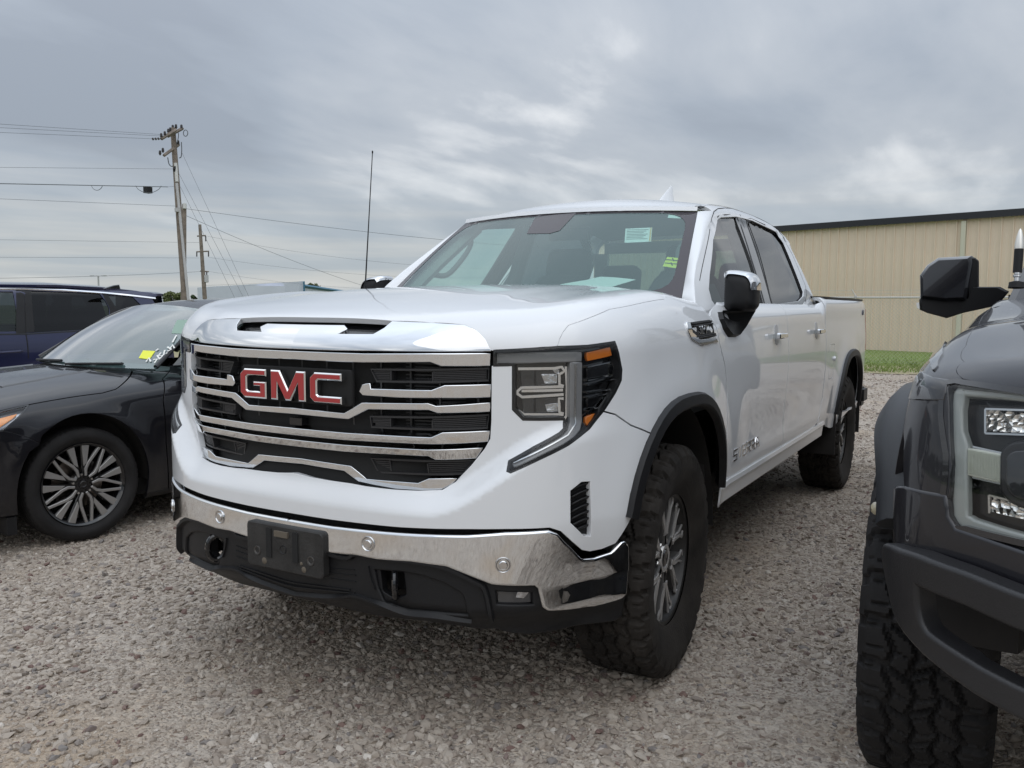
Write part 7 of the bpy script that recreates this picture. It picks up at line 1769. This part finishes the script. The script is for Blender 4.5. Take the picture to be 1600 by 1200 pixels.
lp_ = [P1(*q) for q in ((262, 246), (264, 256), (268, 260), (273, 258))]; Geo().tube(crom(lp_, 4), .025, 5).put('jumper', WIRE, pp)
lp_ = [P1(*q) for q in ((276, 203), (279, 210), (277, 222), (272, 232))]; Geo().tube(crom(lp_, 4), .022, 5).put('jumper', WIRE, pp)
lp_ = [P1(290+3.5*math.cos(t), 208+5*math.sin(t)) for t in np.linspace(0, 6.28, 12)]; Geo().tube(lp_, .022, 5).put('cable_coil', WIRE, pp)
Geo().tube([P1(272.6, 264, -.2), P1(275.2, 264.5, -.2)], .17, 8).put('pole_band', BLKPL, pp); Geo().lathe([(0, -.12), (.13, -.1), (.13, .1), (0, .12)], tuple(P1(277, 328, -.3)), 10, 'z').put('meter_can', GREYM, pp)
p2 = thing('power_pole', 'shorter wooden pole standing close beside the tall leaning pole', 'power pole')
a, b = at_depth(288, 319, 52), at_depth(286.5, 468, 52); Geo().tube([b+(b-a)*.4, b, a], [.17, .17, .13], 10).put('shaft', WOOD, p2); Geo().tube([at_depth(288.5, 318, 51.8), at_depth(288.5, 326, 51.8)], .10, 8).put('pole_cap', mat('pale_conduit', (.6, .6, .58)), p2)
D3 = 85.
p3 = thing('power_pole', 'distant slim power pole with three short crossarms right of the tall pole', 'power pole')
def P3(x, y): return at_depth(x, y, D3)
Geo().tube([P3(320.5, 475)-np.array([0, 0, 1.6]), P3(320, 466), P3(312.2, 351)], [.22, .22, .15], 10).put('shaft', WOOD, p3)
for xa, ya, xb, yb in ((308, 369, 321.5, 368), (307, 393.5, 326.5, 392.5), (313, 423.5, 326, 424.5)): Geo().tube([P3(xa, ya), P3(xb, yb)], .07, 5).put('crossarm', WOOD, p3)
for x, y in ((321.5, 369), (307.5, 393), (325.8, 393), (323, 425)): Geo().tube([P3(x, y), P3(x, y+8)], .06, 6).put('insulator', PORC, p3)
Geo().tube([P3(322, 430), P3(322.5, 441)], .22, 8).put('transformer', GREYM, p3)
# wires
def wire(pts, d0, d1, r, label, grp, name='overhead_wire', sag=0., n=14):
    a, b = np.array(at_depth(*pts[0], d0)), np.array(at_depth(*pts[-1], d1)); P_ = []
    for i in range(n+1):
        t = i/n; p = a+(b-a)*t; p[2] -= sag*4*t*(1-t); P_.append(p)
    return tag(Geo().tube(P_, r*.72, 4, cap=False).put(name, WIRE), label, 'wire', grp)
GL_, GR_, GG_ = 'thin power lines left of the tall pole', 'thin lines right of the power poles', 'guy wires of the tall pole'
wire([(-260, 177), (250, 210)], 30, D1-1, .010, 'uppermost thin wire running left from the tall pole top', GL_)
wire([(-260, 196), (241, 217)], 30, D1-1, .010, 'second thin wire below the uppermost, left of the tall pole', GL_)
wire([(-260, 186), (262, 213)], 30, D1-1, .010, 'faint wire between the two uppermost wires left of the tall pole', GL_)
wire([(-260, 259), (270, 264)], 30, D1, .009, 'thin wire reaching the tall pole just below its lower crossarm', GL_)
wire([(-300, 281), (262, 292)], 28, D1, .024, 'thick black cable with a splice box left of the tall pole', GL_, 'communication_cable')
wire([(262, 292), (273, 291)], D1, D1, .010, 'short end piece of the thick cable at the tall pole', GL_)
wire([(-260, 300), (276, 322)], 30, D1, .010, 'thin wire just below the thick cable left of the pole', GL_)
wire([(-260, 371), (311, 379)], 55, D3, .014, 'faint wire level with the distant pole upper crossarm', GL_)
wire([(-260, 401), (311, 403)], 55, D3, .014, 'faint wire level with the distant pole middle crossarm', GL_)
wire([(-260, 435), (318, 424)], 55, D3, .018, 'lowest wire over the blue suv, rising to the distant pole', GL_, sag=.25)
wire([(290, 326), (1000, 396)], D1, 60, .013, 'wire sloping down right from the pole towards the pickup roof', GR_, sag=.35)
wire([(291, 337), (620, 462)], D1, 70, .014, 'wire falling steeply right from the short pole to the white building', GR_, sag=.3)
wire([(324, 369), (760, 420)], D3, 90, .012, 'faint wire leaving the distant pole upper crossarm to the right', GR_, sag=.6)
wire([(326, 402), (760, 434)], D3, 90, .012, 'faint wire leaving the distant pole middle crossarm to the right', GR_, sag=.6)
wire([(326, 424), (620, 452)], D3, 90, .010, 'faint wire leaving the distant pole lowest crossarm to the right', GR_, sag=.4)
wire([(321, 446), (476, 440)], D3, 110, .012, 'dark line from the distant pole along the white building roof', GR_)
for i, (a, b) in enumerate((((284, 238), (389, 464)), ((278.5, 269), (380, 464)), ((282, 292), (366, 464)))):
    p, q = np.array(at_depth(*a, D1)), np.array(at_depth(*b, D1-2)); q2 = q+(q-p)/np.linalg.norm(q-p)*1.6
    tag(Geo().tube([p, (p+q)/2, q2], .010, 4, cap=False).put('guy_wire', WIRE), ('longest guy wire slanting right from near the tall pole top', 'middle guy wire of the three slanting down from the tall pole', 'lowest and steepest guy wire of the tall pole')[i], 'wire', GG_)
sb_ = thing('splice_box', 'small black box hanging on the thick cable', 'cable box'); Geo().box(at_depth(231, 297, D1-3), (.30, .30, .30)).put('box', BLKPL, sb_, smooth=False)
for x in (229, 234): Geo().tube([at_depth(x, 291.5, D1-3), at_depth(x, 294, D1-3)], .03, 5).put('hanger', BLKPL, sb_)
for x0_, x1_, dr2, lb in ((143, 160, 7, 'left slack loop hanging under the thick cable'), (212, 252, 11, 'right slack loop hanging under the thick cable by the splice box')):
    P_ = [at_depth(x0_+(x1_-x0_)*t, 290.3+dr2*math.sin(PI*t)**.6, D1-3.5) for t in np.linspace(0, 1, 14)]; tag(Geo().tube(P_, .014, 4).put('cable_loop', WIRE), lb, 'wire', 'slack cable loops')
sl_ = thing('street_lamp', 'small twin headed street lamp far behind the blue suv', 'street lamp'); p = at_depth(153.5, 431, 110)
Geo().rod((p[0], p[1], 0), tuple(p), .10, 6).put('pole', GREYM, sl_); q = CR*1.0
for s_ in (1, -1): Geo().tube([p, p+q*s_*.55], .05, 5).box(p+q*s_*.75+np.array([0, 0, .0]), (.45, .45, .10)).put('lamp_head', GREYM, sl_)
# wood behind the photographer and to the sides, seen only in the chrome and glass
wd = Geo(); r_ = np.random.default_rng(11)
for i in range(2600):
    a = r_.uniform(-1.9, 1.9); R_ = 95+r_.uniform(-6, 6); h_ = 6+2.5*math.sin(a*5)+1.5*math.sin(a*13+1); x, y, z = R_*math.cos(a), R_*math.sin(a), r_.uniform(0, h_); s_ = r_.uniform(.8, 1.9); e1 = r_.normal(0, 1, 3); e1 /= np.linalg.norm(e1); e2 = np.cross(e1, r_.normal(0, 1, 3)); e2 /= np.linalg.norm(e2)
    p = np.array([x, y, z]); wd.add([p-e1*s_, p+e2*s_, p+e1*s_, p-e2*s_], [(0, 1, 2, 3)])
wdo = wd.put('woods', mat('foliage_dark', (.035, .06, .018)), smooth=False); stuff(wdo); wdo['label'] = 'belt of green trees across the road behind the photographer'; wdo['category'] = 'woods'
